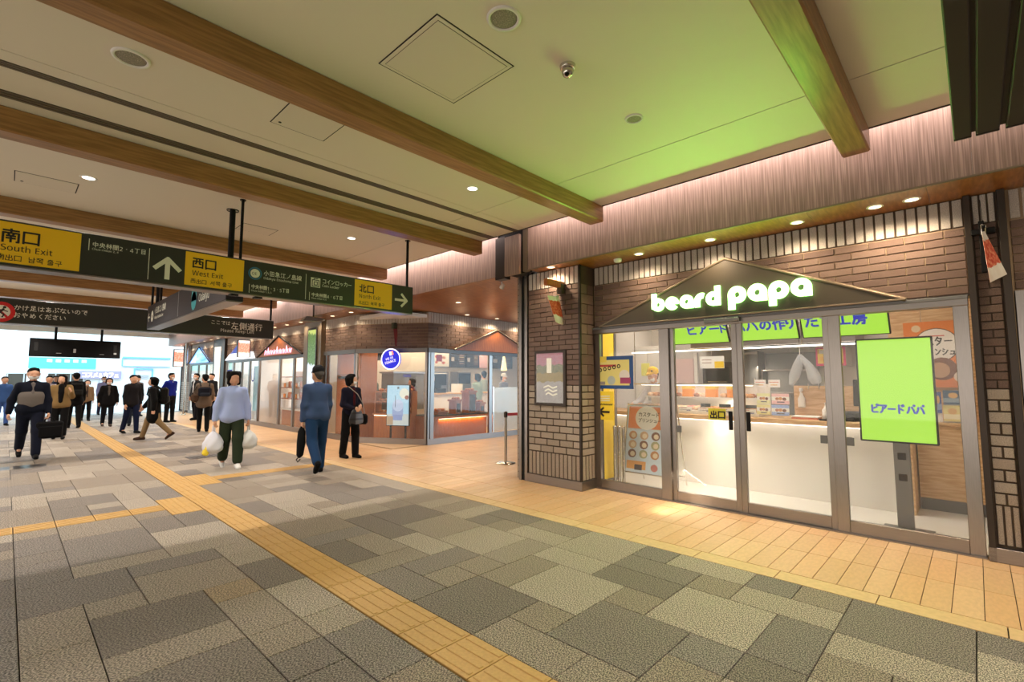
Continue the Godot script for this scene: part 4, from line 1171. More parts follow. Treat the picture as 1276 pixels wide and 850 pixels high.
func hanging_signs() -> void:
	var s := thing("exit_sign", "long dark hanging sign with yellow South, West and North Exit fields and arrows", "overhead sign")
	slab("sign_body", Vector3(-3, 2.452, -6.25), Vector3(4.165, 2.852, -6.055), M.sign_dark, s, 0.006)
	slab("bottom_trim", Vector3(-3, 2.44, -6.245), Vector3(4.165, 2.453, -6.06), M.steel_flat, s, 0.002)
	for q in 2:
		slab("bottom_lamp", Vector3([1.72, 1.98][q], 2.425, -6.2), Vector3([1.80, 2.06][q], 2.441, -6.1), M.black, s)
	var F := Transform3D(Basis(), Vector3(0, 0, -6.0525))
	for e in [[-0.75, 0.415], [1.255, 1.83], [3.215, 3.80]]:
		var yel := MB.new()
		yel.quad(F * Vector3(e[0], 2.472, 0), F * Vector3(e[1], 2.472, 0), F * Vector3(e[1], 2.835, 0), F * Vector3(e[0], 2.835, 0))
		obj("yellow_field", yel, M.sign_yellow, s)
	F.origin.z += 0.0012
	var k := MB.new()
	lay(k, "南口", -0.105, 2.655, 0.12, F, 0.13)
	lay(k, "South Exit", -0.105, 2.582, 0.066, F)
	lay(k, "南出口  남쪽 출구", -0.125, 2.494, 0.052, F, 0.10, 0.98)
	lay(k, "西口", 1.315, 2.665, 0.115, F, 0.13)
	lay(k, "West Exit", 1.32, 2.585, 0.066, F)
	lay(k, "西出口  서쪽 출구", 1.31, 2.497, 0.050, F, 0.10, 0.98)
	lay(k, "北口", 3.28, 2.665, 0.112, F, 0.13)
	lay(k, "North Exit", 3.28, 2.587, 0.066, F)
	lay(k, "北出口  북쪽 출구", 3.275, 2.497, 0.050, F, 0.10, 0.98)
	obj("black_lettering", k, M.ink, s)
	var w := MB.new()
	for e in [[0.472, 2.69, 2.80], [0.94, 2.48, 2.80], [1.895, 2.47, 2.57], [2.55, 2.475, 2.795], [2.60, 2.47, 2.57]]:
		w.stroke(PackedVector2Array([Vector2(e[0], e[1]), Vector2(e[0], e[2])]), 0.006, F)
	lay(w, "中央林間2・4丁目", 0.495, 2.727, 0.050, F, 0.10, 0.96)
	lay(w, "Chuo-rinkan 2, 4", 0.495, 2.698, 0.024, F)
	lay(w, "小田急江ノ島線", 2.045, 2.695, 0.062, F, 0.10, 0.98)
	lay(w, "Odakyu Enoshima Line", 2.045, 2.652, 0.036, F)
	lay(w, "中央林間1・3・5丁目", 1.915, 2.522, 0.050, F, 0.10, 0.84)
	lay(w, "Chuo-rinkan 1, 3, 5", 1.915, 2.490, 0.024, F)
	lay(w, "コインロッカー", 2.76, 2.705, 0.062, F, 0.10, 0.90)
	lay(w, "Coin Locker", 2.76, 2.662, 0.040, F)
	lay(w, "中央林間4・6丁目", 2.625, 2.520, 0.050, F, 0.10, 0.96)
	lay(w, "Chuo-rinkan 4, 6", 2.625, 2.490, 0.024, F)
	# arrows
	w.stroke(PackedVector2Array([Vector2(1.10, 2.515), Vector2(1.10, 2.70)]), 0.044, F)
	w.stroke(PackedVector2Array([Vector2(0.995, 2.612), Vector2(1.10, 2.718), Vector2(1.205, 2.612)]), 0.042, F)
	w.stroke(PackedVector2Array([Vector2(3.86, 2.632), Vector2(4.03, 2.632)]), 0.036, F)
	w.stroke(PackedVector2Array([Vector2(3.965, 2.545), Vector2(4.052, 2.632), Vector2(3.965, 2.719)]), 0.036, F)
	ring(w, Vector2(1.952, 2.705), 0.0, 0.052, F)
	# locker pictogram: a pale square with a bag in it
	w.quad(F * Vector3(2.612, 2.642, 0), F * Vector3(2.735, 2.642, 0), F * Vector3(2.735, 2.765, 0), F * Vector3(2.612, 2.765, 0))
	obj("white_lettering", w, M.white_print, s)
	var bl := MB.new()
	ring(bl, Vector2(1.952, 2.705), 0.060, 0.075, F)
	obj("line_ring", bl, mat("line_blue", Color(0.16, 0.42, 0.56), 0.5), s)
	var F2 := F
	F2.origin.z += 0.001
	var pk := MB.new()
	lay(pk, "OE", 1.915, 2.686, 0.040, F2, 0.1)
	pk.stroke(PackedVector2Array([Vector2(2.63, 2.655), Vector2(2.63, 2.735), Vector2(2.718, 2.735), Vector2(2.718, 2.655), Vector2(2.63, 2.655)]), 0.010, F2)
	pk.stroke(PackedVector2Array([Vector2(2.652, 2.735), Vector2(2.652, 2.755), Vector2(2.70, 2.755)]), 0.010, F2)
	pk.stroke(PackedVector2Array([Vector2(2.655, 2.672), Vector2(2.655, 2.712), Vector2(2.695, 2.712), Vector2(2.695, 2.672), Vector2(2.655, 2.672)]), 0.010, F2)
	obj("pictogram", pk, M.ink, s)
	post(s, 1.83, -6.2, 2.85, 3.6)
	post(s, 4.15, -6.2, 2.85, 3.6, 0.02)
	# keep left / no running
	var r := thing("keep_left_sign", "long dark hanging sign with a red no-running mark and keep left writing", "overhead sign")
	slab("sign_body", Vector3(-3, 2.44, -12.2), Vector3(4.33, 2.86, -12.005), M.sign_dark, r, 0.006)
	slab("bottom_trim", Vector3(-3, 2.428, -12.195), Vector3(4.33, 2.441, -12.01), M.steel_flat, r)
	slab("top_trim", Vector3(-3, 2.859, -12.195), Vector3(4.33, 2.868, -12.01), M.steel_flat, r)
	var G := Transform3D(Basis(), Vector3(0, 0, -12.001))
	var t := MB.new()
	lay(t, "かけ足はあぶないので", 0.02, 2.665, 0.092, G, 0.11, 1.0, true)
	lay(t, "おやめください", 0.02, 2.535, 0.092, G, 0.11, 1.0, true)
	lay(t, "ここでは", 3.02, 2.68, 0.092, G, 0.10, 1.0, true)
	lay(t, "左側通行", 3.42, 2.60, 0.158, G, 0.10)
	lay(t, "Please Keep Left", 3.21, 2.525, 0.085, G)
	ring(t, Vector2(-0.13, 2.62), 0.0, 0.12, G)
	obj("white_lettering", t, M.white_print, r)
	var rd := MB.new()
	var G1 := Transform3D(Basis(), Vector3(0, 0, -11.9995))
	ring(rd, Vector2(-0.13, 2.62), 0.115, 0.175, G1)
	rd.stroke(PackedVector2Array([Vector2(-0.23, 2.73), Vector2(-0.03, 2.51)]), 0.035, G1)
	obj("red_ring", rd, M.red, r)
	var G2 := Transform3D(Basis(), Vector3(0, 0, -11.9985))
	var rn := MB.new()
	ring(rn, Vector2(-0.09, 2.70), 0.0, 0.022, G2, 12)
	rn.stroke(PackedVector2Array([Vector2(-0.10, 2.67), Vector2(-0.14, 2.61)]), 0.03, G2)
	rn.stroke(PackedVector2Array([Vector2(-0.14, 2.61), Vector2(-0.09, 2.575), Vector2(-0.11, 2.53)]), 0.02, G2)
	rn.stroke(PackedVector2Array([Vector2(-0.14, 2.61), Vector2(-0.19, 2.575), Vector2(-0.23, 2.59)]), 0.02, G2)
	rn.stroke(PackedVector2Array([Vector2(-0.05, 2.63), Vector2(-0.11, 2.655), Vector2(-0.17, 2.65)]), 0.016, G2)
	obj("runner_mark", rn, M.ink, r)
	for x in [1.98, 2.12, 4.29]:
		post(r, x, -12.1, 2.86, 3.6, 0.022)
	# crosswise sign
	var c := thing("line_sign", "dark hanging sign running along the concourse behind the exit sign", "overhead sign")
	slab("sign_body", Vector3(1.755, 2.41, -11.1), Vector3(1.95, 2.82, -6.42), mat("sign_grey", Color(0.21, 0.195, 0.205), 0.5, 0.0, 0.3), c, 0.006)
	slab("bottom_trim", Vector3(1.76, 2.395, -11.1), Vector3(1.945, 2.411, -6.42), M.steel_flat, c, 0.002)
	slab("panel_seam", Vector3(1.7535, 2.42, -8.76), Vector3(1.756, 2.81, -8.75), M.pale_grey, c)
	var H := Transform3D(Basis(Vector3(0, 0, 1), Vector3.UP, Vector3(-1, 0, 0)), Vector3(1.7525, 0, 0))
	var u := MB.new()
	lay(u, "小田急江ノ島線", -10.45, 2.62, 0.115, H, 0.10)
	lay(u, "Odakyu Enoshima Line", -10.45, 2.53, 0.06, H)
	lay(u, "Odakyu", -7.6, 2.52, 0.13, H)
	u.stroke(PackedVector2Array([Vector2(-11.0, 2.60), Vector2(-10.84, 2.60)]), 0.03, H)
	u.stroke(PackedVector2Array([Vector2(-10.93, 2.67), Vector2(-11.0, 2.60), Vector2(-10.93, 2.53)]), 0.03, H)
	ring(u, Vector2(-10.64, 2.60), 0.03, 0.10, H)
	obj("white_lettering", u, M.white_print, c)
	var tl := MB.new()
	ring(tl, Vector2(-7.85, 2.56), 0.0, 0.13, H)
	tl.quad(H * Vector3(-7.98, 2.56, 0), H * Vector3(-7.72, 2.56, 0), H * Vector3(-7.72, 2.75, 0), H * Vector3(-7.98, 2.75, 0))
	obj("line_badge", tl, mat("teal", Color(0.20, 0.62, 0.66), 0.5), c)
	post(c, 1.86, -6.68, 2.82, 3.6, 0.034)
	post(c, 1.86, -10.9, 2.82, 3.6, 0.028)
	# dark box near the viewer, seen from below
	var d := thing("overhead_sign_box", "near dark overhead sign box seen from below, ribbed underside, in the upper corner", "overhead sign")
	slab("sign_body", Vector3(-4, 2.475, -0.008), Vector3(2.70, 2.88, 0.27), mat("sign_black", Color(0.235, 0.21, 0.185), 0.6, 0.0, 0.3), d, 0.006)
	for e in [[-0.012, 0.043], [0.055, 0.125], [0.142, 0.275]]:
		slab("bottom_rib", Vector3(-4, 2.46, e[0]), Vector3(2.695, 2.478, e[1]), M.sign_black, d, 0.004)
		slab("end_cap", Vector3(2.695, 2.457, e[0]), Vector3(2.705, 2.88, e[1]), M.dark_steel, d, 0.002)
	for x in [-3.2, 2.2]:
		post(d, x, 0.13, 2.88, 3.6, 0.03)
	# hanging screen seen from the back
	var v := thing("hanging_screen", "black back of a wide hanging screen before the bright hall", "screen")
	slab("screen_body", Vector3(0.50, 2.29, -24.1), Vector3(3.02, 2.945, -24.0), M.black, v, 0.01)
	for x in [0.62, 2.8]:
		slab("bracket", Vector3(x, 2.5, -24.0), Vector3(x + 0.1, 2.8, -23.98), M.black_matt, v)
	for e in [[1.2, 2.42, 0.14, 0.012], [2.4, 2.42, 0.14, 0.012], [1.66, 2.46, 0.07, 0.14], [2.82, 2.44, 0.08, 0.16]]:
		slab("rear_label", Vector3(e[0], e[1], -24.0), Vector3(e[0] + e[2], e[1] + e[3], -23.985), M.pale_grey, v)
	for x in [1.16, 2.44]:
		post(v, x, -24.05, 2.94, 3.6, 0.04)


# ---------------------------------------------------------------- shop signs, banners, posters
func letter(root: Node, c: String, x: float, y: float, h: float, xf: Transform3D, m: Material) -> float:
	# one rounded heavy letter, x-height h, as a solid; returns its width
	var b := MB.new()
	var r := h * 0.5
	var d := 0.03
	var w := h * 0.40
	var o := Vector2(x + r, y + r)
	var adv := h * 1.02
	var arc := func(mid: Vector2, r0: float, r1: float, a0: float, a1: float) -> void:
		var n := 22
		var poly := PackedVector2Array()
		for q in n + 1:
			poly.append(mid + Vector2.from_angle(lerpf(a0, a1, float(q) / n)) * r1)
		for q in n + 1:
			poly.append(mid + Vector2.from_angle(lerpf(a1, a0, float(q) / n)) * r0)
		b.extrude(poly, d, xf)
	var bar := func(x0: float, y0: float, x1: float, y1: float) -> void:
		b.extrude(PackedVector2Array([Vector2(x0, y0), Vector2(x1, y0), Vector2(x1, y1), Vector2(x0, y1)]), d, xf)
	if c in "bapd":
		arc.call(o, r * 0.33, r, 0.0, PI)
		arc.call(o, r * 0.33, r, PI, TAU)
		if c == "b":
			bar.call(x, y + r * 0.4, x + w * 0.92, y + h * 1.38)
		elif c == "d":
			bar.call(x + h - w * 0.92, y, x + h, y + h * 1.38)
		elif c == "p":
			bar.call(x, y - h * 0.36, x + w * 0.92, y + r)
		else:
			bar.call(x + h * 0.64, y, x + h, y + r)
	elif c == "e":
		arc.call(o, r * 0.33, r, 0.12, PI)
		arc.call(o, r * 0.33, r, PI, TAU - 0.66)
		bar.call(x + r * 0.5, y + r * 0.86, x + h * 0.985, y + r * 1.14)
	elif c == "r":
		bar.call(x, y, x + w * 0.92, y + r)
		arc.call(Vector2(x + r * 1.06, y + r * 0.94), r * 0.28, r * 1.06, PI * 0.40, PI)
		adv = h * 0.72
	obj("letter", b, m, root)
	return adv


func photo_print(seed_: int, bands: Array, w := 96, h := 128) -> ImageTexture:
	# a blurred printed picture: bands of [foot from the top 0..1, colour, colour, grain]
	var f := FastNoiseLite.new()
	f.seed = seed_
	f.frequency = 0.09
	var im := Image.create(w, h, false, Image.FORMAT_RGB8)
	for y in h:
		for x in w:
			var t := float(y) / h + f.get_noise_2d(x * 0.7, 900.0) * 0.05
			var e: Array = bands[bands.size() - 1]
			for q in bands:
				if t < q[0]:
					e = q
					break
			var g := clampf(0.5 + f.get_noise_2d(x * e[3], y * e[3]) * 0.9, 0.0, 1.0)
			im.set_pixel(x, y, (e[1] as Color).lerp(e[2], g))
	return ImageTexture.create_from_image(im)


func printed(called: String, tex: Texture2D, rough := 0.4, light := 0.0, tone := 0.9) -> StandardMaterial3D:
	var m := mat(called, Color(tone, tone, tone), rough)
	m.albedo_texture = tex
	m.texture_repeat = false
	if light > 0.0:
		m.albedo_color = Color(0.3, 0.3, 0.3)
		m.emission_enabled = true
		m.emission = Color(1, 1, 1)
		m.emission_operator = BaseMaterial3D.EMISSION_OP_MULTIPLY
		m.emission_texture = tex
		m.emission_energy_multiplier = light
	return m


func shop_signs() -> void:
	# dark gable with glowing letters
	var g := thing("gable_name_sign", "dark brown gable board with glowing white green shop name letters over the doors", "shop sign")
	var W := Transform3D(Basis(Vector3(0, 0, 1), Vector3.UP, Vector3(-1, 0, 0)), Vector3(5.655, 0, 0))
	obj("board", MB.new().extrude(PackedVector2Array([Vector2(-3.66, 2.195), Vector2(-0.46, 2.195), Vector2(-2.0, 2.825)]), 0.065, W), M.gable_brown, g)
	for e in [[-3.70, 2.19], [-0.42, 2.19]]:
		obj("trim", MB.new().tube([Vector3(5.60, e[1], e[0]), Vector3(5.60, 2.845, -2.0)], 0.020, 4), M.gable_trim, g)
	slab("bottom_trim", Vector3(5.575, 2.185, -3.7), Vector3(5.66, 2.20, -0.42), M.gable_trim, g, 0.002)
	var glow_letters := glow("letter_glow", Color(0.62, 1.0, 0.50), 4.2)
	var L := W
	L.origin.x = 5.588
	var x := -2.895
	for c in "beard":
		x += letter(g, c, x, 2.315, 0.163, L, glow_letters) + 0.016
	x = -1.965
	for c in "papa":
		x += letter(g, c, x, 2.315, 0.190, L, glow_letters) + 0.016
	for z in [-2.82, -2.63, -2.44, -2.27, -2.10, -1.87, -1.66, -1.45, -1.24]:
		lit("letter_light", Vector3(5.553, 2.337, z), Vector3(-1, 0.0, 0), Vector2(0.07, 0.03), Color(0.60, 1.0, 0.33), 0.24 if z < -2.0 else 0.40)
	# framed poster on the pier
	var fp := thing("framed_poster", "framed flower field poster on the brick pier", "framed poster", Vector3(5.33, 0, -4.345))
	var pb := [[0.24, Color(0.85, 0.45, 0.60), Color(0.80, 0.62, 0.72), 1.5], [0.40, Color(0.35, 0.45, 0.30), Color(0.62, 0.62, 0.45), 1.4], [0.58, Color(0.75, 0.62, 0.20), Color(0.60, 0.58, 0.32), 1.8], [2.0, Color(0.72, 0.72, 0.75), Color(0.80, 0.80, 0.82), 0.6]]
	slab("frame", Vector3(-0.028, 1.10, -0.285), Vector3(0, 1.88, 0.285), M.dark_steel, fp, 0.006)
	obj("print", plate(Vector3(-0.0295, 1.145, -0.24), Vector3(-0.0295, 1.145, 0.24), Vector3(-0.0295, 1.84, 0.24), Vector3(-0.0295, 1.84, -0.24), 0.001), printed("flower_print", photo_print(4, pb), 0.4, 0.0, 0.72), fp)
	var pw := MB.new()
	var P := Transform3D(Basis(Vector3(0, 0, 1), Vector3.UP, Vector3(-1, 0, 0)), Vector3(-0.031, 0, 0))
	pw.quad(P * Vector3(-0.05, 1.56, 0), P * Vector3(0.04, 1.56, 0), P * Vector3(0.04, 1.77, 0), P * Vector3(-0.05, 1.77, 0))
	for q in 3:
		pw.stroke(PackedVector2Array([Vector2(-0.10 + 0.02 * q, 1.36 - 0.05 * q), Vector2(-0.02, 1.385 - 0.05 * q), Vector2(0.06, 1.35 - 0.05 * q), Vector2(0.13, 1.37 - 0.05 * q)]), 0.022, P, true)
	obj("white_caption", pw, M.white_print, fp)
	slab("glass_front", Vector3(-0.036, 1.14, -0.245), Vector3(-0.034, 1.845, 0.245), M.glass, fp)
	# pennants
	var red_print := printed("pennant_print", photo_print(8, [[0.18, Color(0.93, 0.90, 0.86), Color(0.95, 0.92, 0.90), 0.5], [0.72, Color(0.75, 0.16, 0.10), Color(0.95, 0.62, 0.45), 1.6], [2.0, Color(0.90, 0.85, 0.80), Color(0.95, 0.93, 0.90), 0.5]], 48, 64))
	var b1 := thing("pennant", "slanting white and red paper pennant hung from a wooden bracket on the pier", "pennant")
	slab("bracket_arm", Vector3(4.95, 2.74, -4.155), Vector3(5.335, 2.83, -4.085), M.warm_wood, b1, 0.008)
	slab("bracket_block", Vector3(5.24, 2.66, -4.165), Vector3(5.335, 2.80, -4.075), M.gable_brown, b1, 0.008)
	slab("wall_plate", Vector3(5.318, 2.42, -4.30), Vector3(5.335, 2.66, -4.20), M.grey_steel, b1, 0.003)
	obj("hook", MB.new().tube([Vector3(5.02, 2.74, -4.12), Vector3(5.02, 2.60, -4.12)], 0.005, 6), M.chrome, b1)
	obj("hook", MB.new().tube([Vector3(5.2, 2.74, -4.12), Vector3(5.2, 2.62, -4.12)], 0.005, 6), M.chrome, b1)
	obj("paper", plate(Vector3(5.14, 2.255, -4.10), Vector3(5.37, 2.215, -4.12), Vector3(5.25, 2.625, -4.13), Vector3(4.965, 2.595, -4.10)), red_print, b1)
	var b2 := thing("pennant", "narrow hanging pennant on a black bracket on the narrow brick column", "pennant")
	slab("bracket_plate", Vector3(5.60, 2.36, 0.085), Vector3(5.65, 2.80, 0.12), M.black, b2, 0.004)
	slab("bracket_bar", Vector3(5.58, 2.68, 0.035), Vector3(5.63, 2.73, 0.185), M.black, b2, 0.006)
	slab("bracket_arm", Vector3(5.45, 2.70, 0.10), Vector3(5.62, 2.725, 0.125), M.black, b2, 0.004)
	obj("ring", MB.new().tube([Vector3(5.46, 2.735, 0.10), Vector3(5.46, 2.72, 0.125), Vector3(5.46, 2.64, 0.12), Vector3(5.46, 2.65, 0.10), Vector3(5.46, 2.73, 0.10)], 0.006, 6), M.chrome, b2)
	obj("cord", MB.new().tube([Vector3(5.5, 2.95, 0.105), Vector3(5.46, 2.73, 0.11)], 0.002, 5), M.black, b2)
	obj("paper", plate(Vector3(5.40, 2.24, 0.125), Vector3(5.45, 2.30, 0.225), Vector3(5.455, 2.675, 0.118), Vector3(5.445, 2.67, 0.10)), red_print, b2)
	# round sign and its pennant at the bakery's angled window
	var cn := Vector3(-0.869, 0, 0.494)
	var cu := Vector3(0.494, 0, 0.869)
	var at := Vector3(5.75, 0, -10.65) + cu * 1.05
	var R := Transform3D(Basis(cu, Vector3.UP, cn), at + Vector3(0, 1.94, 0) + cn * 0.24)
	var rs := thing("round_sign", "round glowing blue bakery sign with a little flag at the angled window", "shop sign")
	var disc := PackedVector2Array()
	for q in 32:
		disc.append(Vector2.from_angle(TAU * q / 32) * 0.235)
	obj("disc", MB.new().extrude(disc, 0.06, R.translated_local(Vector3(0, 0, -0.03))), glow("sign_blue", Color(0.05, 0.08, 0.75), 0.9, Color(0.05, 0.07, 0.5)), rs)
	var rr := MB.new()
	var R2 := R.translated_local(Vector3(0, 0, 0.032))
	ring(rr, Vector2.ZERO, 0.218, 0.245, R2)
	var tilt := R2 * Transform3D(Basis(Vector3(0, 0, 1), 0.28), Vector3.ZERO)
	lay(rr, "VIE DE", -0.125, 0.00, 0.062, tilt)
	lay(rr, "FRANCE", -0.165, -0.085, 0.072, tilt)
	rr.quad(tilt * Vector3(0.0, 0.08, 0), tilt * Vector3(0.05, 0.08, 0), tilt * Vector3(0.05, 0.17, 0), tilt * Vector3(0.0, 0.17, 0))
	obj("white_lettering", rr, glow("sign_white", Color(0.95, 0.92, 1.0), 1.0), rs)
	var fl := MB.new()
	fl.quad(tilt * Vector3(0.05, 0.08, 0), tilt * Vector3(0.10, 0.08, 0), tilt * Vector3(0.10, 0.17, 0), tilt * Vector3(0.05, 0.17, 0))
	obj("flag_red", fl, glow("sign_red", Color(1.0, 0.15, 0.12), 0.9), rs)
	obj("arm", MB.new().tube([R.origin, R.origin - cn * 0.25], 0.02, 8), M.dark_steel, rs)
	lit("round_sign_light", R.origin + cn * 0.06, cn, Vector2(0.4, 0.4), Color(0.3, 0.35, 1.0), 0.12)
	var b3 := thing("pennant", "dark red pennant on a bracket above the round blue sign", "pennant")
	var pm := at - cu * 0.06 + cn * 0.03
	slab("bracket_block", pm + Vector3(-0.05, 2.66, -0.05), pm + Vector3(0.05, 2.80, 0.05), mat("bracket_green", Color(0.20, 0.21, 0.12), 0.6), b3, 0.01)
	obj("paper", plate(pm + Vector3(0.03, 2.25, 0.02), pm + Vector3(0.10, 2.25, 0.05), pm + Vector3(0.05, 2.68, 0.05), pm + Vector3(-0.02, 2.68, 0.0)), mat("pennant_red", Color(0.42, 0.10, 0.12), 0.6), b3)
	# signs of the shop row
	var X := 5.70
	var S := Transform3D(Basis(Vector3(0, 0, 1), Vector3.UP, Vector3(-1, 0, 0)), Vector3(X, 0, 0))
	var s1 := thing("gable_sign", "open wooden gable with pink script letters in the shop row", "shop sign")
	obj("board", MB.new().extrude(PackedVector2Array([Vector2(-16.9, 2.21), Vector2(-13.6, 2.21), Vector2(-15.25, 2.78)]), 0.03, S), M.warm_wood, s1)
	for e in [-17.0, -13.5]:
		obj("trim", MB.new().tube([Vector3(5.66, 2.2, e), Vector3(5.66, 2.80, -15.25)], 0.03, 4), M.black, s1)
	var pk := MB.new()
	var S2 := S.translated_local(Vector3(0, 0, 0.04))
	for q in 9:
		var xx := -16.35 + 0.24 * q
		pk.stroke(PackedVector2Array([Vector2(xx, 2.27), Vector2(xx + 0.06, 2.27 + (0.2 if q in [0, 1, 4, 7] else 0.12)), Vector2(xx + 0.12, 2.27), Vector2(xx + 0.18, 2.37)]), 0.045, S2, true)
	obj("pink_lettering", pk, glow("pink_glow", Color(1.0, 0.62, 0.80), 1.3), s1)
	var s2 := thing("gable_sign", "blue gable sign with a lit white lower band in the shop row", "shop sign")
	obj("blue_board", MB.new().extrude(PackedVector2Array([Vector2(-19.75, 2.42), Vector2(-17.7, 2.42), Vector2(-18.2, 2.62), Vector2(-18.75, 2.82)]), 0.05, S), glow("gable_blue", Color(0.03, 0.08, 0.55), 0.8, Color(0.03, 0.06, 0.4)), s2)
	obj("white_band", MB.new().extrude(PackedVector2Array([Vector2(-20.35, 2.2), Vector2(-17.3, 2.2), Vector2(-17.5, 2.42), Vector2(-19.8, 2.42)]), 0.05, S), glow("band_white", Color(0.95, 0.97, 1.0), 1.1), s2)
	var s3 := thing("light_box", "small orange and white light box sign on the blue gable", "light box")
	slab("case", Vector3(5.26, 2.22, -17.75), Vector3(5.645, 2.80, -17.60), M.dark_steel, s3, 0.01)
	obj("face", plate(Vector3(5.27, 2.23, -17.595), Vector3(5.61, 2.23, -17.595), Vector3(5.61, 2.78, -17.595), Vector3(5.27, 2.78, -17.595)), printed("orange_face", photo_print(12, [[0.15, Color(1, 0.95, 0.9), Color(1, 0.9, 0.85), 1.0], [0.72, Color(1.0, 0.42, 0.30), Color(1, 0.75, 0.66), 2.0], [2.0, Color(1, 0.95, 0.9), Color(1, 0.85, 0.8), 1.0]], 48, 64), 0.4, 1.2), s3)
	var s4 := thing("triangle_screen", "triangular lit screen, pink and blue, on the far shop's gable", "screen")
	var tri_print := printed("triangle_print", photo_print(15, [[2.0, Color(0.25, 0.55, 0.95), Color(0.70, 0.88, 1.0), 0.5]], 48, 48), 0.4, 1.2)
	obj("screen_face", MB.new().extrude(PackedVector2Array([Vector2(-25.4, 2.2), Vector2(-22.4, 2.2), Vector2(-23.95, 2.86)]), 0.06, S), tri_print, s4)
	obj("pink_corner", MB.new().extrude(PackedVector2Array([Vector2(-25.2, 2.22), Vector2(-24.4, 2.22), Vector2(-24.3, 2.55)]), 0.065, S), glow("pink_screen", Color(1.0, 0.35, 0.62), 0.9), s4)
	for e in [-25.5, -22.3]:
		obj("trim", MB.new().tube([Vector3(5.64, 2.2, e), Vector3(5.64, 2.88, -23.95)], 0.03, 4), M.black, s4)
	var lb := thing("plant_light_box", "tall lit poster of green leaves over white on the brown pier", "light box")
	slab("case", Vector3(5.60, 0.55, -13.05), Vector3(5.628, 2.86, -12.5), M.dark_steel, lb, 0.006)
	obj("face", plate(Vector3(5.597, 0.6, -13.0), Vector3(5.597, 0.6, -12.55), Vector3(5.597, 2.80, -12.55), Vector3(5.597, 2.80, -13.0)), printed("leaf_face", photo_print(19, [[0.05, Color(0.8, 0.85, 0.4), Color(0.8, 0.85, 0.5), 1.0], [0.42, Color(0.22, 0.36, 0.12), Color(0.55, 0.66, 0.35), 2.4], [2.0, Color(0.85, 0.88, 0.95), Color(0.95, 0.96, 1.0), 0.6]], 48, 160), 0.3, 0.75), lb)
	var le := thing("end_light_box", "orange and white lit poster beyond the end of the shop row", "light box")
	slab("case", Vector3(5.5, 2.1, -27.9), Vector3(6.35, 2.95, -27.75), M.dark_steel, le)
	obj("face", plate(Vector3(5.53, 2.13, -27.745), Vector3(6.32, 2.13, -27.745), Vector3(6.32, 2.92, -27.745), Vector3(5.53, 2.92, -27.745)), M.orange_face, le)
	slab("post", Vector3(5.85, 0, -27.86), Vector3(6.0, 2.1, -27.78), M.dark_steel, le)
	var U := thing("glass_lettering", "blue writing stuck on the glass of the blue gabled shop", "window lettering")
	var ub := MB.new()
	var gl := S.translated_local(Vector3(0, 0, -0.045))
	lay(ub, "U", -17.75, 1.42, 0.55, gl, 0.12, 0.8)
	for q in 3:
		ub.stroke(PackedVector2Array([Vector2(-20.3, 1.62 + 0.1 * q), Vector2(-19.8, 1.62 + 0.1 * q)]), 0.06, gl)
	obj("letters", ub, M.blue, U)
	# the bright hall's banners
	var hb := thing("hall_banner", "teal banner with pale writing high on the hall facade", "banner")
	slab("teal_field", Vector3(0.80, 2.10, -36.98), Vector3(3.57, 2.70, -36.95), glow("banner_teal", Color(0.25, 0.95, 0.90), 0.9, Color(0.3, 0.85, 0.8)), hb)
	for q in 5:
		slab("pale_mark", Vector3(1.5 + 0.36 * q, 2.45, -36.95), Vector3(1.72 + 0.36 * q, 2.62, -36.94), M.white_matt, hb)
	var hc := thing("hall_shop_sign", "white cosmetics and cafe shop name over the dark openings in the hall", "shop sign")
	var hw := MB.new()
	lay(hw, "コスメ&カフェ", 2.98, 1.62, 0.28, Transform3D(Basis(), Vector3(0, 0, -36.8)), 0.16, 0.82)
	obj("letters", hw, glow("hall_letters", Color(1, 0.98, 1), 1.6), hc)
	slab("sign_board", Vector3(2.85, 1.54, -36.95), Vector3(4.75, 1.98, -36.82), mat("board_mauve", Color(0.62, 0.58, 0.66), 0.6), hc)
	var hd := thing("hall_door_frame", "pale blue frame of the wide opening in the hall facade", "door frame")
	for e in [[5.35, 2.10, 6.3, 2.18], [5.35, 0.0, 5.42, 2.1], [6.24, 0.0, 6.31, 2.1], [4.78, 2.76, 7.16, 2.86], [4.75, 2.3, 4.79, 2.8], [4.78, 2.28, 7.16, 2.31]]:
		slab("bar", Vector3(e[0], e[1], -36.98), Vector3(e[2], e[3], -36.90), mat("frame_blue", Color(0.45, 0.68, 0.88), 0.5), hd)
	for q in 3:
		slab("sign_panel", Vector3(5.55 + 0.02 * q, 1.55 + 0.09 * q, -36.98), Vector3(6.1, 1.60 + 0.09 * q, -36.93), M.pale_grey, hd)


# ---------------------------------------------------------------- printed pictures
func paint(called: String, w: int, h: int, bg: Color, ops: Array, light := 0.0, rough := 0.45) -> StandardMaterial3D:
	# flat print: ["r", x, y, w, h, colour] and ["c", x, y, radius, colour], in shares of the sheet from its upper left corner
	var im := Image.create(w, h, false, Image.FORMAT_RGB8)
	im.fill(bg)
	for o in ops:
		if o[0] == "r":
			im.fill_rect(Rect2i(int(o[1] * w), int(o[2] * h), maxi(1, int(o[3] * w)), maxi(1, int(o[4] * h))), o[5])
		else:
			var r: float = o[3] * w
			for y in range(maxi(0, int(o[2] * h - r)), mini(h, int(o[2] * h + r) + 1)):
				for x in range(maxi(0, int(o[1] * w - r)), mini(w, int(o[1] * w + r) + 1)):
					if Vector2(x - o[1] * w, y - o[2] * h).length() <= r:
						im.set_pixel(x, y, o[4])
	return printed(called, ImageTexture.create_from_image(im), rough, light)


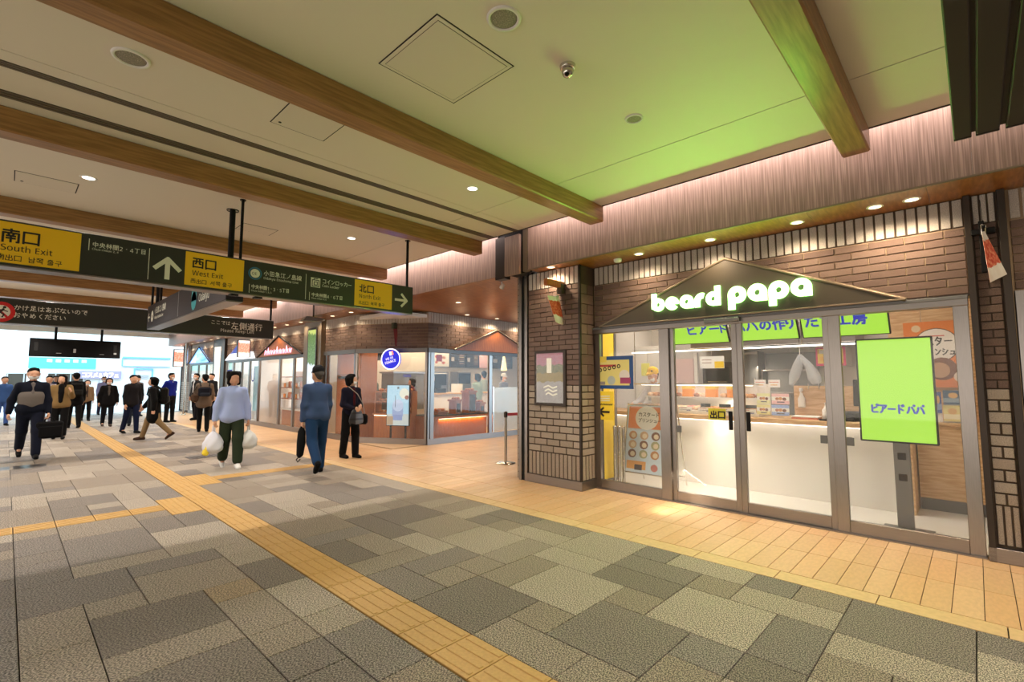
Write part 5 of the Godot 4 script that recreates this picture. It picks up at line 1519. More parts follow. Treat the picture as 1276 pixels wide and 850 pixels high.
func out_plate(x: float, z0: float, z1: float, y0: float, y1: float, thick := 0.003) -> MB:
	# an upright sheet facing -x
	return plate(Vector3(x, y0, z0), Vector3(x, y0, z1), Vector3(x, y1, z1), Vector3(x, y1, z0), thick)


func made(called: String, label: String, cat: String, parts: Array, group := "", at := Vector3.ZERO, turn := 0.0) -> Node3D:
	var o := thing(called, label, cat, at, turn, group)
	for p in parts:
		slab(p[0], p[1], p[2], p[3] if p[3] is Material else M[p[3]], o, p[4] if p.size() > 4 else 0.003)
	return o


func out_frame(x: float) -> Transform3D:
	return Transform3D(Basis(Vector3(0, 0, 1), Vector3.UP, Vector3(-1, 0, 0)), Vector3(x, 0, 0))


func puff_mesh(seed_: int) -> ArrayMesh:
	var f := FastNoiseLite.new()
	f.seed = seed_
	f.frequency = 22.0
	var rows := []
	for a in 7:
		var la := -0.9 + (PI / 2 + 0.9) * a / 6.0
		var row := []
		for s in 10:
			var an := -TAU * s / 10
			var d := Vector3(cos(la) * cos(an), sin(la), cos(la) * sin(an))
			row.append(Vector3(d.x, d.y * 0.8 + 0.62, d.z) * 0.042 * (1.0 + 0.25 * f.get_noise_3dv(d * 0.06)))
		rows.append(row)
	var b := MB.new()
	b.grid(rows)
	return b.mesh()


# ---------------------------------------------------------------- the cream puff shop
func cream_puff_shop_things() -> void:
	# counter
	var ct := thing("counter", "long white shop counter with a beige top lit from under its edge", "counter")
	slab("front_panel", Vector3(6.90, 0.0, -4.68), Vector3(7.5, 0.915, -0.60), M.white_gloss, ct)
	slab("countertop", Vector3(6.80, 0.915, -4.68), Vector3(7.58, 0.975, -0.57), M.pale_wood, ct, 0.004)
	slab("strip_light", Vector3(6.835, 0.902, -4.6), Vector3(6.862, 0.914, -0.66), M.strip_lamp, ct)
	slab("end_panel", Vector3(6.88, 0.0, -0.60), Vector3(7.5, 0.914, -0.545), M.pale_wood, ct)
	lit("counter_light", Vector3(6.848, 0.898, -2.6), Vector3(0.45, -1, 0), Vector2(3.9, 0.03), Color(1.0, 0.93, 0.82), 1.1)
	# right hand cabinet
	var cb := thing("wood_cabinet", "pale wooden cabinet with a grey kick board at the right end of the shop", "cabinet")
	slab("front_panel", Vector3(7.28, 0.14, -0.53), Vector3(7.7, 0.955, 0.18), M.pale_wood, cb, 0.003)
	slab("kick_board", Vector3(7.31, 0.0, -0.53), Vector3(7.7, 0.14, 0.18), M.grey_steel, cb)
	slab("cabinet_top", Vector3(7.26, 0.955, -0.55), Vector3(7.72, 0.985, 0.19), M.pale_wood, cb, 0.004)
	# showcase on the counter
	var sc := thing("showcase", "low glass showcase on the counter, full of cream puffs", "showcase")
	slab("base_tray", Vector3(6.94, 0.976, -3.95), Vector3(7.5, 1.03, -2.10), M.white_gloss, sc, 0.004)
	slab("glass_front", Vector3(6.95, 1.03, -3.94), Vector3(6.956, 1.40, -2.11), M.glass, sc)
	slab("glass_top", Vector3(6.95, 1.40, -3.94), Vector3(7.48, 1.408, -2.11), M.glass, sc)
	slab("glass_end", Vector3(6.95, 1.03, -2.116), Vector3(7.48, 1.40, -2.11), M.glass, sc)
	slab("back_board", Vector3(7.48, 1.03, -3.94), Vector3(7.5, 1.41, -2.11), M.white_gloss, sc)
	slab("upper_shelf", Vector3(7.22, 1.20, -3.9), Vector3(7.46, 1.212, -2.15), M.white_gloss, sc)
	slab("rim", Vector3(6.945, 1.395, -3.95), Vector3(6.965, 1.415, -2.10), M.chrome, sc, 0.003)
	slab("case_light", Vector3(7.0, 1.385, -3.85), Vector3(7.03, 1.397, -2.2), M.strip_lamp, sc)
	lit("case_lamp", Vector3(7.06, 1.38, -3.0), Vector3(0.3, -1, 0), Vector2(1.6, 0.03), Color(1.0, 0.95, 0.90), 0.05)
	var tones := [mat("puff_gold", Color(0.80, 0.55, 0.30), 0.7), mat("puff_brown", Color(0.58, 0.34, 0.18), 0.7), mat("puff_pale", Color(0.93, 0.78, 0.62), 0.75), mat("puff_pink", Color(0.90, 0.62, 0.58), 0.7), mat("puff_choco", Color(0.28, 0.15, 0.10), 0.6)]
	var shapes := [puff_mesh(1), puff_mesh(2), puff_mesh(3)]
	var proto := [["golden", 0], ["brown", 1], ["pale sugared", 2], ["pinkish", 3], ["chocolate", 4]]
	var rows := [[6.99, 1.031], [7.07, 1.031], [7.15, 1.031], [7.27, 1.213], [7.36, 1.213]]
	for r in rows.size():
		for c in 18:
			var q: int = 0
			if r < 3:
				q = [1, 1, 0, 3, 2, 2, 2, 2, 3, 2, 4, 0, 0, 0, 0, 0, 1, 0][c]
			else:
				if c in [3, 4, 6, 7, 10, 11, 13]:
					continue
				q = [2, 0, 1][(c + r) % 3]
			var o := single("cream_puff", "%s cream puff, %s along the %s row of the glass showcase" % [proto[q][0], ordinal(c), ["front", "second", "third", "lower back", "upper back"][r]], "cream puff", shapes[rng.randi() % 3], tones[q], Vector3(rows[r][0] + rng.randf() * 0.01, rows[r][1], -3.86 + 0.097 * c + rng.randf() * 0.012), "cream puffs in the showcase")
			o.rotation.y = rng.randf() * TAU
	var orange := mat("carton_orange", Color(0.96, 0.58, 0.10), 0.5)
	for e in [[-3.50, "first"], [-3.22, "second"], [-2.86, "third"], [-2.55, "fourth"]]:
		made("pudding_carton", "%s orange and yellow carton along the showcase shelf, counted from the staff" % e[0 + 1], "carton", [["carton", Vector3(7.25, 1.213, e[0] - 0.075), Vector3(7.36, 1.33, e[0] + 0.075), orange], ["lid", Vector3(7.245, 1.33, e[0] - 0.08), Vector3(7.365, 1.37, e[0] + 0.08), "yellow"]], "cartons on the showcase shelf")
	var tagm := paint("tag_print", 48, 24, Color(0.93, 0.93, 0.90), [["r", 0.1, 0.2, 0.5, 0.12, Color(0.7, 0.3, 0.25)], ["r", 0.1, 0.5, 0.8, 0.1, Color(0.4, 0.4, 0.4)], ["r", 0.6, 0.7, 0.3, 0.15, Color(0.25, 0.3, 0.6)]])
	for k in 5:
		single("price_tag", "small white price tag on the showcase front, %s from the easel board" % ["first", "second", "third", "fourth", "fifth"][k], "price tag", out_plate(6.935, -3.5 + 0.29 * k, -3.30 + 0.29 * k, 1.0, 1.075), tagm, Vector3.ZERO, "price tags on the showcase")
	var dark_tag := mat("tag_dark", Color(0.20, 0.24, 0.26), 0.5)
	for k in 3:
		single("name_card", "dark small name card before the puffs, %s from the easel board" % ["first", "second", "third"][k], "name card", out_plate(6.93, [-2.88, -2.62, -2.36][k], [-2.74, -2.46, -2.12][k], 1.085, 1.13), dark_tag, Vector3.ZERO, "dark name cards")
	# glowing rail and the hung price board
	var rl := thing("light_rail", "thin white light tube hung along the counter under the green screens", "light rail")
	slab("tube", Vector3(6.885, 1.885, -3.95), Vector3(6.905, 1.905, -0.95), M.strip_lamp, rl, 0.003)
	for z in [-3.9, -2.4125, -1.56]:
		obj("rod", MB.new().tube([Vector3(6.895, 1.905, z), Vector3(6.895, 2.9, z)], 0.006, 6), M.chrome, rl)
	single("hung_price_board", "white and yellow price board hung over the showcase", "price board", out_plate(6.90, -2.86, -2.52, 1.63, 1.80), paint("board_print", 64, 32, Color(0.95, 0.95, 0.95), [["r", 0.62, 0.45, 0.38, 0.55, Color(0.95, 0.80, 0.15)], ["r", 0.1, 0.25, 0.4, 0.08, Color(0.6, 0.5, 0.5)], ["r", 0.1, 0.5, 0.4, 0.08, Color(0.6, 0.5, 0.5)]]), Vector3.ZERO)
	obj("hook", MB.new().tube([Vector3(6.9, 1.80, -2.69), Vector3(6.9, 1.885, -2.69)], 0.003, 5), M.chrome, rl)
	# menu screens: tilted, side by side, one line of writing across them
	var scr := glow("screen_green", Color(0.75, 1.0, 0.30), 0.58, Color(0.08, 0.12, 0.04))
	var blue := glow("screen_blue", Color(0.16, 0.24, 0.85), 0.42, Color(0.03, 0.04, 0.12))
	var tilt := Basis(Vector3(0, 0, 1), deg_to_rad(29.0))
	var T := Transform3D(tilt, Vector3(6.90, 1.985, 0)) * out_frame(0.0)
	var zs := [[-3.245, -2.43], [-2.395, -1.575], [-1.545, -0.665]]
	var runs := [["ビアー", -3.0], ["パパの作", -2.345], ["たて工房", -1.50]]
	for k in 3:
		var m := thing("menu_screen", ["green menu screen beginning the line, hung over the showcase", "middle green menu screen of the three over the counter", "green menu screen ending the line, nearest the orange poster"][k], "screen", Vector3.ZERO, 0.0, "green menu screens")
		var mid: float = (zs[k][0] + zs[k][1]) / 2
		var wd: float = zs[k][1] - zs[k][0]
		obj("screen_case", MB.new().box(T * Vector3(mid, 0.235, -0.022), Vector3(0.04, 0.47, wd), 0.004, tilt), M.black, m)
		obj("display", MB.new().box(T * Vector3(mid, 0.235, 0.0), Vector3(0.003, 0.442, wd - 0.03), 0.0, tilt), scr, m)
		var b := MB.new()
		lay(b, runs[k][0], runs[k][1], 0.15, 0.15, T * Transform3D(Basis(), Vector3(0, 0, 0.003)), 0.17, 1.02)
		obj("lettering", b, blue, m)
		obj("bracket", MB.new().tube([T * Vector3(mid, 0.3, -0.04), Vector3((T * Vector3(mid, 0.3, -0.04)).x + 0.05, 2.9, mid)], 0.02, 8), M.black, m)
		lit("menu_light", T * Vector3(mid, 0.075, 0.006), T.basis.z, Vector2(wd - 0.06, 0.10), Color(0.72, 1.0, 0.28), 0.03)
	var gap := MB.new()
	# the characters that straddle two screens
	lay(gap, "ド", -2.555, 0.15, 0.13, T * Transform3D(Basis(), Vector3(0, 0, 0.003)), 0.17)
	obj("lettering", gap, blue, get_node("menu_screen"))
	var gap2 := MB.new()
	lay(gap2, "り", -1.735, 0.15, 0.15, T * Transform3D(Basis(), Vector3(0, 0, 0.003)), 0.17)
	obj("lettering", gap2, blue, get_node("menu_screen_001"))
	# standing green screen
	var ds := thing("standing_screen", "bright green upright screen with blue katakana on a grey post", "screen")
	slab("post", Vector3(6.0, 0.0, -0.62), Vector3(6.06, 1.2, -0.495), M.grey_steel, ds, 0.004)
	slab("foot_plate", Vector3(5.85, 0.006, -0.75), Vector3(6.25, 0.02, -0.36), M.grey_steel, ds, 0.003)
	for y in [0.50, 0.70]:
		slab("socket_plate", Vector3(5.994, y, -0.59), Vector3(6.0, y + 0.065, -0.525), M.black, ds, 0.002)
	slab("screen_case", Vector3(5.90, 0.865, -0.862), Vector3(5.95, 1.872, -0.272), M.black, ds, 0.006)
	slab("mount", Vector3(5.95, 1.0, -0.66), Vector3(6.0, 1.3, -0.46), M.black, ds)
	obj("display", out_plate(5.8985, -0.846, -0.288, 0.881, 1.856, 0.001), scr, ds)
	var kb := MB.new()
	var xx := -0.765
	for c in "ビアードパパ":
		lay(kb, c, xx, 1.145, 0.082, out_frame(5.896), 0.2, 0.78, true)
		xx += 0.066 if c != "ド" else 0.078
	obj("lettering", kb, blue, ds)
	lit("screen_light", Vector3(5.894, 1.55, -0.567), Vector3(-1, 0, 0), Vector2(0.54, 0.60), Color(0.72, 1.0, 0.28), 0.05)
	lit("screen_light", Vector3(5.894, 1.01, -0.567), Vector3(-1, 0, 0), Vector2(0.54, 0.24), Color(0.72, 1.0, 0.28), 0.02)
	# posters and labels on the glass
	var bp := thing("blue_poster", "blue bordered pale yellow poster stuck inside the left window", "poster")
	obj("sheet", out_plate(5.672, -3.845, -3.235, 1.345, 1.785), paint("blue_poster_print", 192, 140, Color(0.10, 0.30, 0.56), [["r", 0.09, 0.12, 0.82, 0.78, Color(0.92, 0.86, 0.52)], ["r", 0.02, 0.0, 0.32, 0.18, Color(0.95, 0.85, 0.35)], ["r", 0.10, 0.26, 0.48, 0.07, Color(0.75, 0.25, 0.25)], ["c", 0.78, 0.60, 0.13, Color(0.90, 0.86, 0.84)], ["r", 0.68, 0.66, 0.26, 0.18, Color(0.66, 0.22, 0.42)], ["c", 0.45, 0.74, 0.10, Color(0.72, 0.76, 0.74)], ["r", 0.14, 0.78, 0.16, 0.10, Color(0.6, 0.55, 0.55)]]), bp)
	var bi := MB.new()
	for q in 5:
		ring(bi, Vector2(-3.74 + 0.072 * q, 1.60 + 0.012 * q), 0.014, 0.028, out_frame(5.6705), 14)
	obj("lettering", bi, M.ink, bp)
	var ya := thing("arrow_notice", "yellow notice with a black arrow under the blue poster", "notice")
	obj("sheet", out_plate(5.672, -3.82, -3.545, 0.925, 1.31), mat("notice_yellow", Color(0.93, 0.80, 0.20), 0.5), ya)
	var ai := MB.new()
	ai.stroke(PackedVector2Array([Vector2(-3.76, 1.03), Vector2(-3.61, 1.03)]), 0.028, out_frame(5.6705))
	ai.stroke(PackedVector2Array([Vector2(-3.70, 1.085), Vector2(-3.762, 1.03), Vector2(-3.70, 0.975)]), 0.028, out_frame(5.6705))
	for q in 9:
		ai.stroke(PackedVector2Array([Vector2(-3.80 + 0.028 * q, 1.125), Vector2(-3.785 + 0.028 * q, 1.14)]), 0.014, out_frame(5.6705))
	obj("arrow", ai, M.ink, ya)
	var ww := MB.new()
	for q in 3:
		ww.stroke(PackedVector2Array([Vector2(-3.78, 1.24 - 0.03 * q), Vector2(-3.60, 1.245 - 0.03 * q)]), 0.014, out_frame(5.6705))
	obj("white_lines", ww, M.white_print, ya)
	var ex := thing("exit_label", "small yellow green exit label on the sliding door", "label")
	obj("sheet", out_plate(5.705, -2.285, -2.085, 1.005, 1.135), mat("label_green", Color(0.80, 0.76, 0.20), 0.5), ex)
	var ei := MB.new()
	lay(ei, "出口", -2.265, 1.022, 0.085, out_frame(5.7035), 0.17)
	obj("lettering", ei, M.ink, ex)
	# sandwich board
	var af := thing("menu_board", "white easel board with an orange custard poster and rows of puffs", "menu board")
	var lean := Vector3(0.15, 0.94, 0)
	var p0 := Vector3(6.17, 0.17, -3.70)
	var p1 := Vector3(6.17, 0.17, -2.96)
	var ops := [["r", 0.04, 0.03, 0.92, 0.33, Color(0.90, 0.52, 0.22)], ["c", 0.42, 0.19, 0.24, Color(0.95, 0.95, 0.92)], ["c", 0.84, 0.26, 0.15, Color(0.85, 0.72, 0.55)], ["r", 0.05, 0.83, 0.4, 0.12, Color(0.85, 0.60, 0.30)], ["r", 0.22, 0.88, 0.16, 0.08, Color(0.25, 0.2, 0.2)], ["r", 0.80, 0.86, 0.12, 0.08, Color(0.2, 0.22, 0.24)], ["c", 0.62, 0.90, 0.07, Color(0.75, 0.45, 0.4)]]
	for r in 3:
		for c in 4:
			ops.append(["c", 0.15 + 0.235 * c, 0.45 + 0.135 * r, 0.085, [Color(0.72, 0.50, 0.30), Color(0.75, 0.60, 0.45), Color(0.45, 0.28, 0.18), Color(0.62, 0.62, 0.45)][(r + c) % 4]])
			ops.append(["c", 0.16 + 0.235 * c, 0.455 + 0.135 * r, 0.05, Color(0.88, 0.80, 0.66)])
	obj("board", plate(p0, p1, p1 + lean, p0 + lean, 0.012), paint("menu_board_print", 160, 220, Color(0.78, 0.84, 0.88), ops), af)
	var bw := MB.new()
	var Bt := Transform3D(Basis(Vector3(0, 0, 1), lean.normalized(), Vector3(0, 0, 1).cross(lean.normalized())), p0)
	lay(bw, "カスタード", 0.18, 0.785, 0.062, Bt.translated_local(Vector3(0, 0, 0.002)), 0.13)
	lay(bw, "プリンシュー", 0.18, 0.705, 0.056, Bt.translated_local(Vector3(0, 0, 0.002)), 0.13)
	obj("lettering", bw, M.ink, af)
	for e in [p0, p1]:
		obj("front_leg", MB.new().tube([e + Vector3(-0.03, -0.165, 0), e + lean + Vector3(0.01, 0.02, 0)], 0.011, 8), M.chrome, af)
		obj("rear_leg", MB.new().tube([e + lean + Vector3(0.02, 0.0, 0), Vector3(6.62, 0.008, e.z + (0.07 if e == p0 else -0.02))], 0.010, 8), M.chrome, af)
	for y in [0.0, 1.0]:
		obj("edge_rail", MB.new().tube([p0 + lean * y, p1 + lean * y], 0.012, 8), M.chrome, af)
	obj("rear_brace", MB.new().tube([Vector3(6.57, 0.13, p0.z + 0.07), Vector3(6.57, 0.13, p1.z - 0.02)], 0.008, 8), M.chrome, af)
	# queue posts leaning together by the yellow column
	for k in 3:
		var q := thing("queue_post", "chrome queue post standing by the yellow column, %s" % ["nearest the glass edge of three", "middle of three", "nearest the easel board of three"][k], "queue post", Vector3(6.10 + 0.03 * k, 0.006, -3.80 + 0.055 * k), 0.0, "queue posts by the yellow column")
		obj("pole", MB.new().tube([Vector3(0, 0.0, 0), Vector3(0, 0.76, 0)], 0.022, 12), M.chrome, q)
		obj("cap", MB.new().lathe([[0.024, 0.76], [0.027, 0.77], [0.027, 0.80], [0.001, 0.806]], 12), M.chrome, q)
	# cards and small things on the counter
	var cards := [[-2.12, -1.955, 1.015, 1.145, Color(0.93, 0.90, 0.62), "yellow one below"], [-1.94, -1.735, 1.01, 1.145, Color(0.62, 0.72, 0.93), "blue one below"], [-2.12, -1.955, 1.155, 1.29, Color(0.94, 0.93, 0.70), "yellow one above"], [-1.94, -1.735, 1.155, 1.29, Color(0.95, 0.75, 0.76), "pink one above"]]
	for c in cards:
		var o := thing("menu_card", "menu card with pictures of puffs, %s of four on the counter" % c[5], "menu card", Vector3.ZERO, 0.0, "menu cards on the counter")
		obj("card", out_plate(6.90 if c[2] < 1.1 else 6.92, c[0], c[1], c[2], c[3]), paint("card_" + c[5], 64, 48, c[4], [["r", 0.0, 0.3, 1.0, 0.38, Color(0.96, 0.95, 0.92)], ["c", 0.3, 0.48, 0.1, Color(0.72, 0.42, 0.25)], ["c", 0.5, 0.46, 0.11, Color(0.82, 0.55, 0.30)], ["c", 0.72, 0.5, 0.11, Color(0.45, 0.22, 0.15)], ["r", 0.3, 0.76, 0.45, 0.12, Color(0.35, 0.35, 0.4)]]), o)
		slab("stand", Vector3(6.903 if c[2] < 1.1 else 6.923, c[2] - (0.04 if c[2] < 1.1 else 0.18), (c[0] + c[1]) / 2 - 0.03), Vector3(6.93 if c[2] < 1.1 else 6.95, c[3], (c[0] + c[1]) / 2 + 0.03), M.glass, o)
	for k in 2:
		var o := thing("menu_card", "small white card standing behind the menu cards, " + ["nearer the doors' middle", "nearer the wood board"][k], "menu card", Vector3.ZERO, 0.0, "small white cards")
		obj("card", out_plate(7.02, -2.17 + 0.17 * k, -2.03 + 0.17 * k, 1.37, 1.47), paint("small_card_%d" % k, 48, 32, Color(0.95, 0.93, 0.93), [["r", 0.1, 0.3, 0.8, 0.12, Color(0.85, 0.5, 0.45)], ["r", 0.2, 0.6, 0.6, 0.2, Color(0.9, 0.75, 0.6)]]), o)
		slab("stand", Vector3(7.022, 0.976, -2.14 + 0.17 * k), Vector3(7.05, 1.37, -2.06 + 0.17 * k), M.glass, o)
	made("flat_box", "flat pink and white cake box lying on the counter", "box", [["lid", Vector3(6.9, 1.0, -1.72), Vector3(7.1, 1.015, -1.42), "white_matt"], ["box_body", Vector3(6.905, 0.976, -1.715), Vector3(7.095, 1.0, -1.425), mat("box_pink", Color(0.88, 0.55, 0.48), 0.6)]])
	made("money_tray", "black money tray on the counter", "tray", [["tray_base", Vector3(6.84, 0.976, -1.40), Vector3(7.05, 0.985, -1.14), "black"], ["tray_rim", Vector3(6.84, 0.985, -1.40), Vector3(6.85, 0.996, -1.14), "black"]])
	var wb := thing("wood_board", "upright pale wood board behind the counter with hooks", "board")
	slab("board", Vector3(7.42, 0.976, -1.80), Vector3(7.45, 1.39, -0.95), M.pale_wood, wb, 0.003)
	for z in [-1.62, -1.50, -1.08]:
		obj("hook", MB.new().tube([Vector3(7.42, 1.38, z), Vector3(7.40, 1.42, z), Vector3(7.41, 1.35, z)], 0.006, 6), M.chrome, wb)
	var sb := thing("spray_bottle", "white spray bottle hung on the wood board", "spray bottle", Vector3(7.37, 1.10, -1.70))
	obj("bottle", MB.new().lathe([[0.001, 0.0], [0.042, 0.0], [0.044, 0.02], [0.042, 0.12], [0.02, 0.17], [0.014, 0.20]], 14), mat("bottle_white", Color(0.90, 0.88, 0.85), 0.4), sb)
	obj("nozzle", MB.new().box(Vector3(-0.01, 0.235, 0), Vector3(0.07, 0.05, 0.03), 0.008), M.white_matt, sb)
	obj("trigger", MB.new().tube([Vector3(-0.03, 0.22, 0), Vector3(-0.04, 0.18, 0)], 0.006, 6), M.white_matt, sb)
	var ps := thing("cash_register", "black cash register with a tilted screen behind the green screen", "cash register")
	slab("register_base", Vector3(7.0, 0.976, -1.30), Vector3(7.35, 1.06, -0.95), M.black, ps, 0.008)
	slab("keyboard", Vector3(6.95, 1.06, -1.24), Vector3(7.2, 1.085, -0.98), M.black_matt, ps, 0.004)
	obj("register_screen", MB.new().box(Vector3(7.12, 1.31, -1.0), Vector3(0.03, 0.32, 0.17), 0.005, Basis(Vector3(0, 0, 1), -0.15)), M.black, ps)
	obj("stem", MB.new().tube([Vector3(7.16, 1.06, -1.0), Vector3(7.13, 1.2, -1.0)], 0.02, 8), M.black, ps)
	var pt := thing("card_reader", "small black card reader on the counter beside the register", "card reader", Vector3(6.95, 0.976, -1.15))
	obj("reader_body", MB.new().box(Vector3(0, 0.02, 0), Vector3(0.12, 0.03, 0.18), 0.006), M.black, pt)
	obj("reader_screen", MB.new().box(Vector3(-0.02, 0.037, 0), Vector3(0.05, 0.003, 0.12)), M.dark_steel, pt)
	var hs := thing("sanitizer_bottle", "white pump bottle beside the cash register", "bottle", Vector3(7.05, 0.976, -1.37))
	obj("bottle", MB.new().lathe([[0.001, 0.0], [0.035, 0.0], [0.036, 0.12], [0.014, 0.15], [0.012, 0.17]], 14), M.bottle_white, hs)
	obj("pump", MB.new().tube([Vector3(0, 0.17, 0), Vector3(0, 0.205, 0), Vector3(-0.04, 0.2, 0)], 0.006, 6), M.white_matt, hs)
	var pg := thing("plastic_bag", "crumpled clear plastic bags hung behind the counter", "plastic bag", Vector3(7.30, 1.40, -1.70))
	pane("bag_film", 0.45, Color(0.80, 0.82, 0.84), 0.22)
	obj("bag_body", MB.new().tube([Vector3(0, 0.40, 0.02), Vector3(0, 0.28, 0.0), Vector3(0.02, 0.12, -0.06), Vector3(0.0, 0.0, -0.10)], [0.02, 0.06, 0.07, 0.03], 9), M.bag_film, pg)
	obj("bag_body", MB.new().tube([Vector3(0, 0.40, 0.02), Vector3(0, 0.25, 0.12), Vector3(-0.02, 0.1, 0.18), Vector3(0.0, 0.03, 0.2)], [0.02, 0.05, 0.08, 0.06], 9), M.bag_film, pg)
	obj("hook", MB.new().tube([Vector3(0, 0.40, 0.02), Vector3(0, 1.5, 0.02)], 0.004, 5), M.chrome, pg)
	# brochures, orange poster
	var op := thing("orange_poster", "large orange poster with a white oval and a brown puff above the wood cabinet", "poster")
	obj("sheet", out_plate(7.66, -0.62, -0.08, 1.38, 2.17), paint("orange_poster_print", 128, 190, Color(0.93, 0.52, 0.20), [["c", 0.55, 0.36, 0.38, Color(0.30, 0.18, 0.12)], ["c", 0.55, 0.36, 0.365, Color(0.95, 0.92, 0.88)], ["c", 0.22, 0.10, 0.08, Color(0.92, 0.80, 0.65)], ["c", 0.62, 0.72, 0.25, Color(0.48, 0.28, 0.18)], ["c", 0.58, 0.74, 0.17, Color(0.78, 0.60, 0.46)], ["c", 0.92, 0.84, 0.12, Color(0.95, 0.88, 0.80)], ["r", 0.2, 0.22, 0.5, 0.02, Color(0.85, 0.4, 0.35)]]), op)
	var ol := MB.new()
	lay(ol, "カスタード", -0.50, 1.88, 0.10, out_frame(7.657), 0.15, 0.78)
	lay(ol, "プリンシュー", -0.47, 1.76, 0.085, out_frame(7.657), 0.15, 0.72)
	obj("lettering", ol, M.ink, op)
	var br := [[-0.36, -0.30, 1.09, 1.33, Color(0.12, 0.30, 0.62), "narrow blue leaflet"], [-0.285, -0.12, 1.19, 1.35, Color(0.16, 0.34, 0.48), "dark blue picture leaflet"], [-0.29, -0.14, 1.0, 1.18, Color(0.93, 0.88, 0.55), "white and yellow leaflet box"], [-0.10, -0.05, 1.0, 1.22, Color(0.85, 0.25, 0.28), "red edged leaflet"]]
	for e in br:
		var o := thing("leaflet", e[5] + " standing on the wood cabinet", "leaflet", Vector3.ZERO, 0.0, "leaflets on the wood cabinet")
		obj("cover", out_plate(7.40 + (0.02 if e[2] > 1.1 else 0.0), e[0], e[1], e[2], e[3]), paint("leaflet_" + e[5], 32, 40, e[4], [["r", 0.0, 0.55, 1.0, 0.3, (e[4] as Color).lightened(0.5)], ["c", 0.5, 0.35, 0.25, Color(0.9, 0.7, 0.4)]]), o)
		slab("holder", Vector3(7.42 + (0.02 if e[2] > 1.1 else 0.0), 0.985, e[0]), Vector3(7.47, e[2] + 0.03, e[1]), M.white_matt, o)
	# kitchen at the back
	made("refrigerator", "tall steel double door refrigerator at the back of the kitchen", "refrigerator", [["cabinet_body", Vector3(8.62, 0.0, -2.92), Vector3(8.98, 1.95, -2.60), "steel"], ["fridge_door", Vector3(8.60, 0.12, -2.91), Vector3(8.62, 0.98, -2.61), "grey_steel"], ["fridge_door", Vector3(8.60, 1.0, -2.91), Vector3(8.62, 1.9, -2.61), "grey_steel"], ["handle", Vector3(8.57, 1.2, -2.66), Vector3(8.60, 1.5, -2.64), "chrome"]])
	made("oven", "dark deck oven with glass doors between white pole and refrigerator", "oven", [["oven_body", Vector3(8.55, 0.0, -3.50), Vector3(8.98, 1.78, -2.98), "dark_steel"], ["oven_door", Vector3(8.53, 1.15, -3.44), Vector3(8.55, 1.42, -3.04), "black"], ["oven_door", Vector3(8.53, 1.46, -3.44), Vector3(8.55, 1.70, -3.04), "black"], ["handle", Vector3(8.51, 1.43, -3.4), Vector3(8.53, 1.445, -3.08), "chrome"]])
	made("extractor_hood", "wide steel extractor hood over the kitchen", "hood", [["hood_body", Vector3(8.3, 2.0, -3.6), Vector3(8.98, 2.35, -1.2), "steel_flat"], ["hood_lip", Vector3(8.28, 1.96, -3.6), Vector3(8.32, 2.02, -1.2), "chrome"]])
	made("steel_shelf", "dark steel wall panel with shelves behind the menu cards", "shelf", [["back_panel", Vector3(8.94, 0.9, -2.58), Vector3(8.98, 1.92, -1.80), "grey_steel"], ["shelf_board", Vector3(8.7, 1.62, -2.55), Vector3(8.94, 1.64, -1.82), "steel_flat"], ["shelf_board", Vector3(8.7, 1.25, -2.55), Vector3(8.94, 1.27, -1.82), "steel_flat"], ["side_panel", Vector3(8.7, 0.0, -2.58), Vector3(8.94, 1.64, -2.56), "dark_steel"]])
	made("work_table", "steel work table along the kitchen's back wall", "table", [["table_top", Vector3(8.35, 0.86, -2.55), Vector3(8.9, 0.9, -0.9), "steel_flat"], ["leg", Vector3(8.38, 0.0, -2.5), Vector3(8.42, 0.86, -2.46), "chrome"], ["leg", Vector3(8.38, 0.0, -0.98), Vector3(8.42, 0.86, -0.94), "chrome"]])
	made("white_cabinet", "plain white tall cabinet behind the member of staff", "cabinet", [["cabinet_body", Vector3(8.3, 0.0, -4.69), Vector3(8.9, 2.10, -4.17), "white_gloss"], ["cabinet_door", Vector3(8.285, 0.05, -4.68), Vector3(8.3, 2.05, -4.43), "white_matt"], ["cabinet_door", Vector3(8.285, 0.05, -4.42), Vector3(8.3, 2.05, -4.18), "white_matt"]])
	made("white_partition", "pinkish white partition panel beside a white pole behind the showcase", "partition", [["panel", Vector3(8.45, 0.0, -4.1), Vector3(8.48, 1.85, -3.62), mat("partition_pink", Color(0.82, 0.70, 0.68), 0.7)], ["pole", Vector3(8.42, 0.0, -3.60), Vector3(8.48, 1.95, -3.54), "white_gloss"]])
	made("yellow_note", "small yellow green note on the wall by the staff cap", "note", [["sheet", Vector3(8.275, 1.55, -4.55), Vector3(8.284, 1.78, -4.38), mat("note_yellow", Color(0.90, 0.90, 0.35), 0.6)]])
	var pn := thing("pink_notice", "pink edged yellow price notice on the kitchen wall", "notice")
	obj("sheet", out_plate(8.49, -1.74, -1.36, 1.68, 1.96), paint("pink_notice_print", 96, 72, Color(0.90, 0.20, 0.42), [["r", 0.07, 0.09, 0.86, 0.80, Color(0.97, 0.82, 0.30)], ["r", 0.12, 0.16, 0.76, 0.2, Color(0.95, 0.93, 0.85)], ["r", 0.35, 0.2, 0.5, 0.1, Color(0.25, 0.22, 0.30)], ["r", 0.14, 0.5, 0.18, 0.25, Color(0.95, 0.70, 0.2)], ["r", 0.4, 0.5, 0.2, 0.25, Color(0.95, 0.9, 0.5)], ["r", 0.68, 0.5, 0.18, 0.25, Color(0.95, 0.9, 0.5)]]), pn)
	slab("backing", Vector3(8.494, 1.68, -1.74), Vector3(8.98, 1.96, -1.36), M.wall_paint, pn)
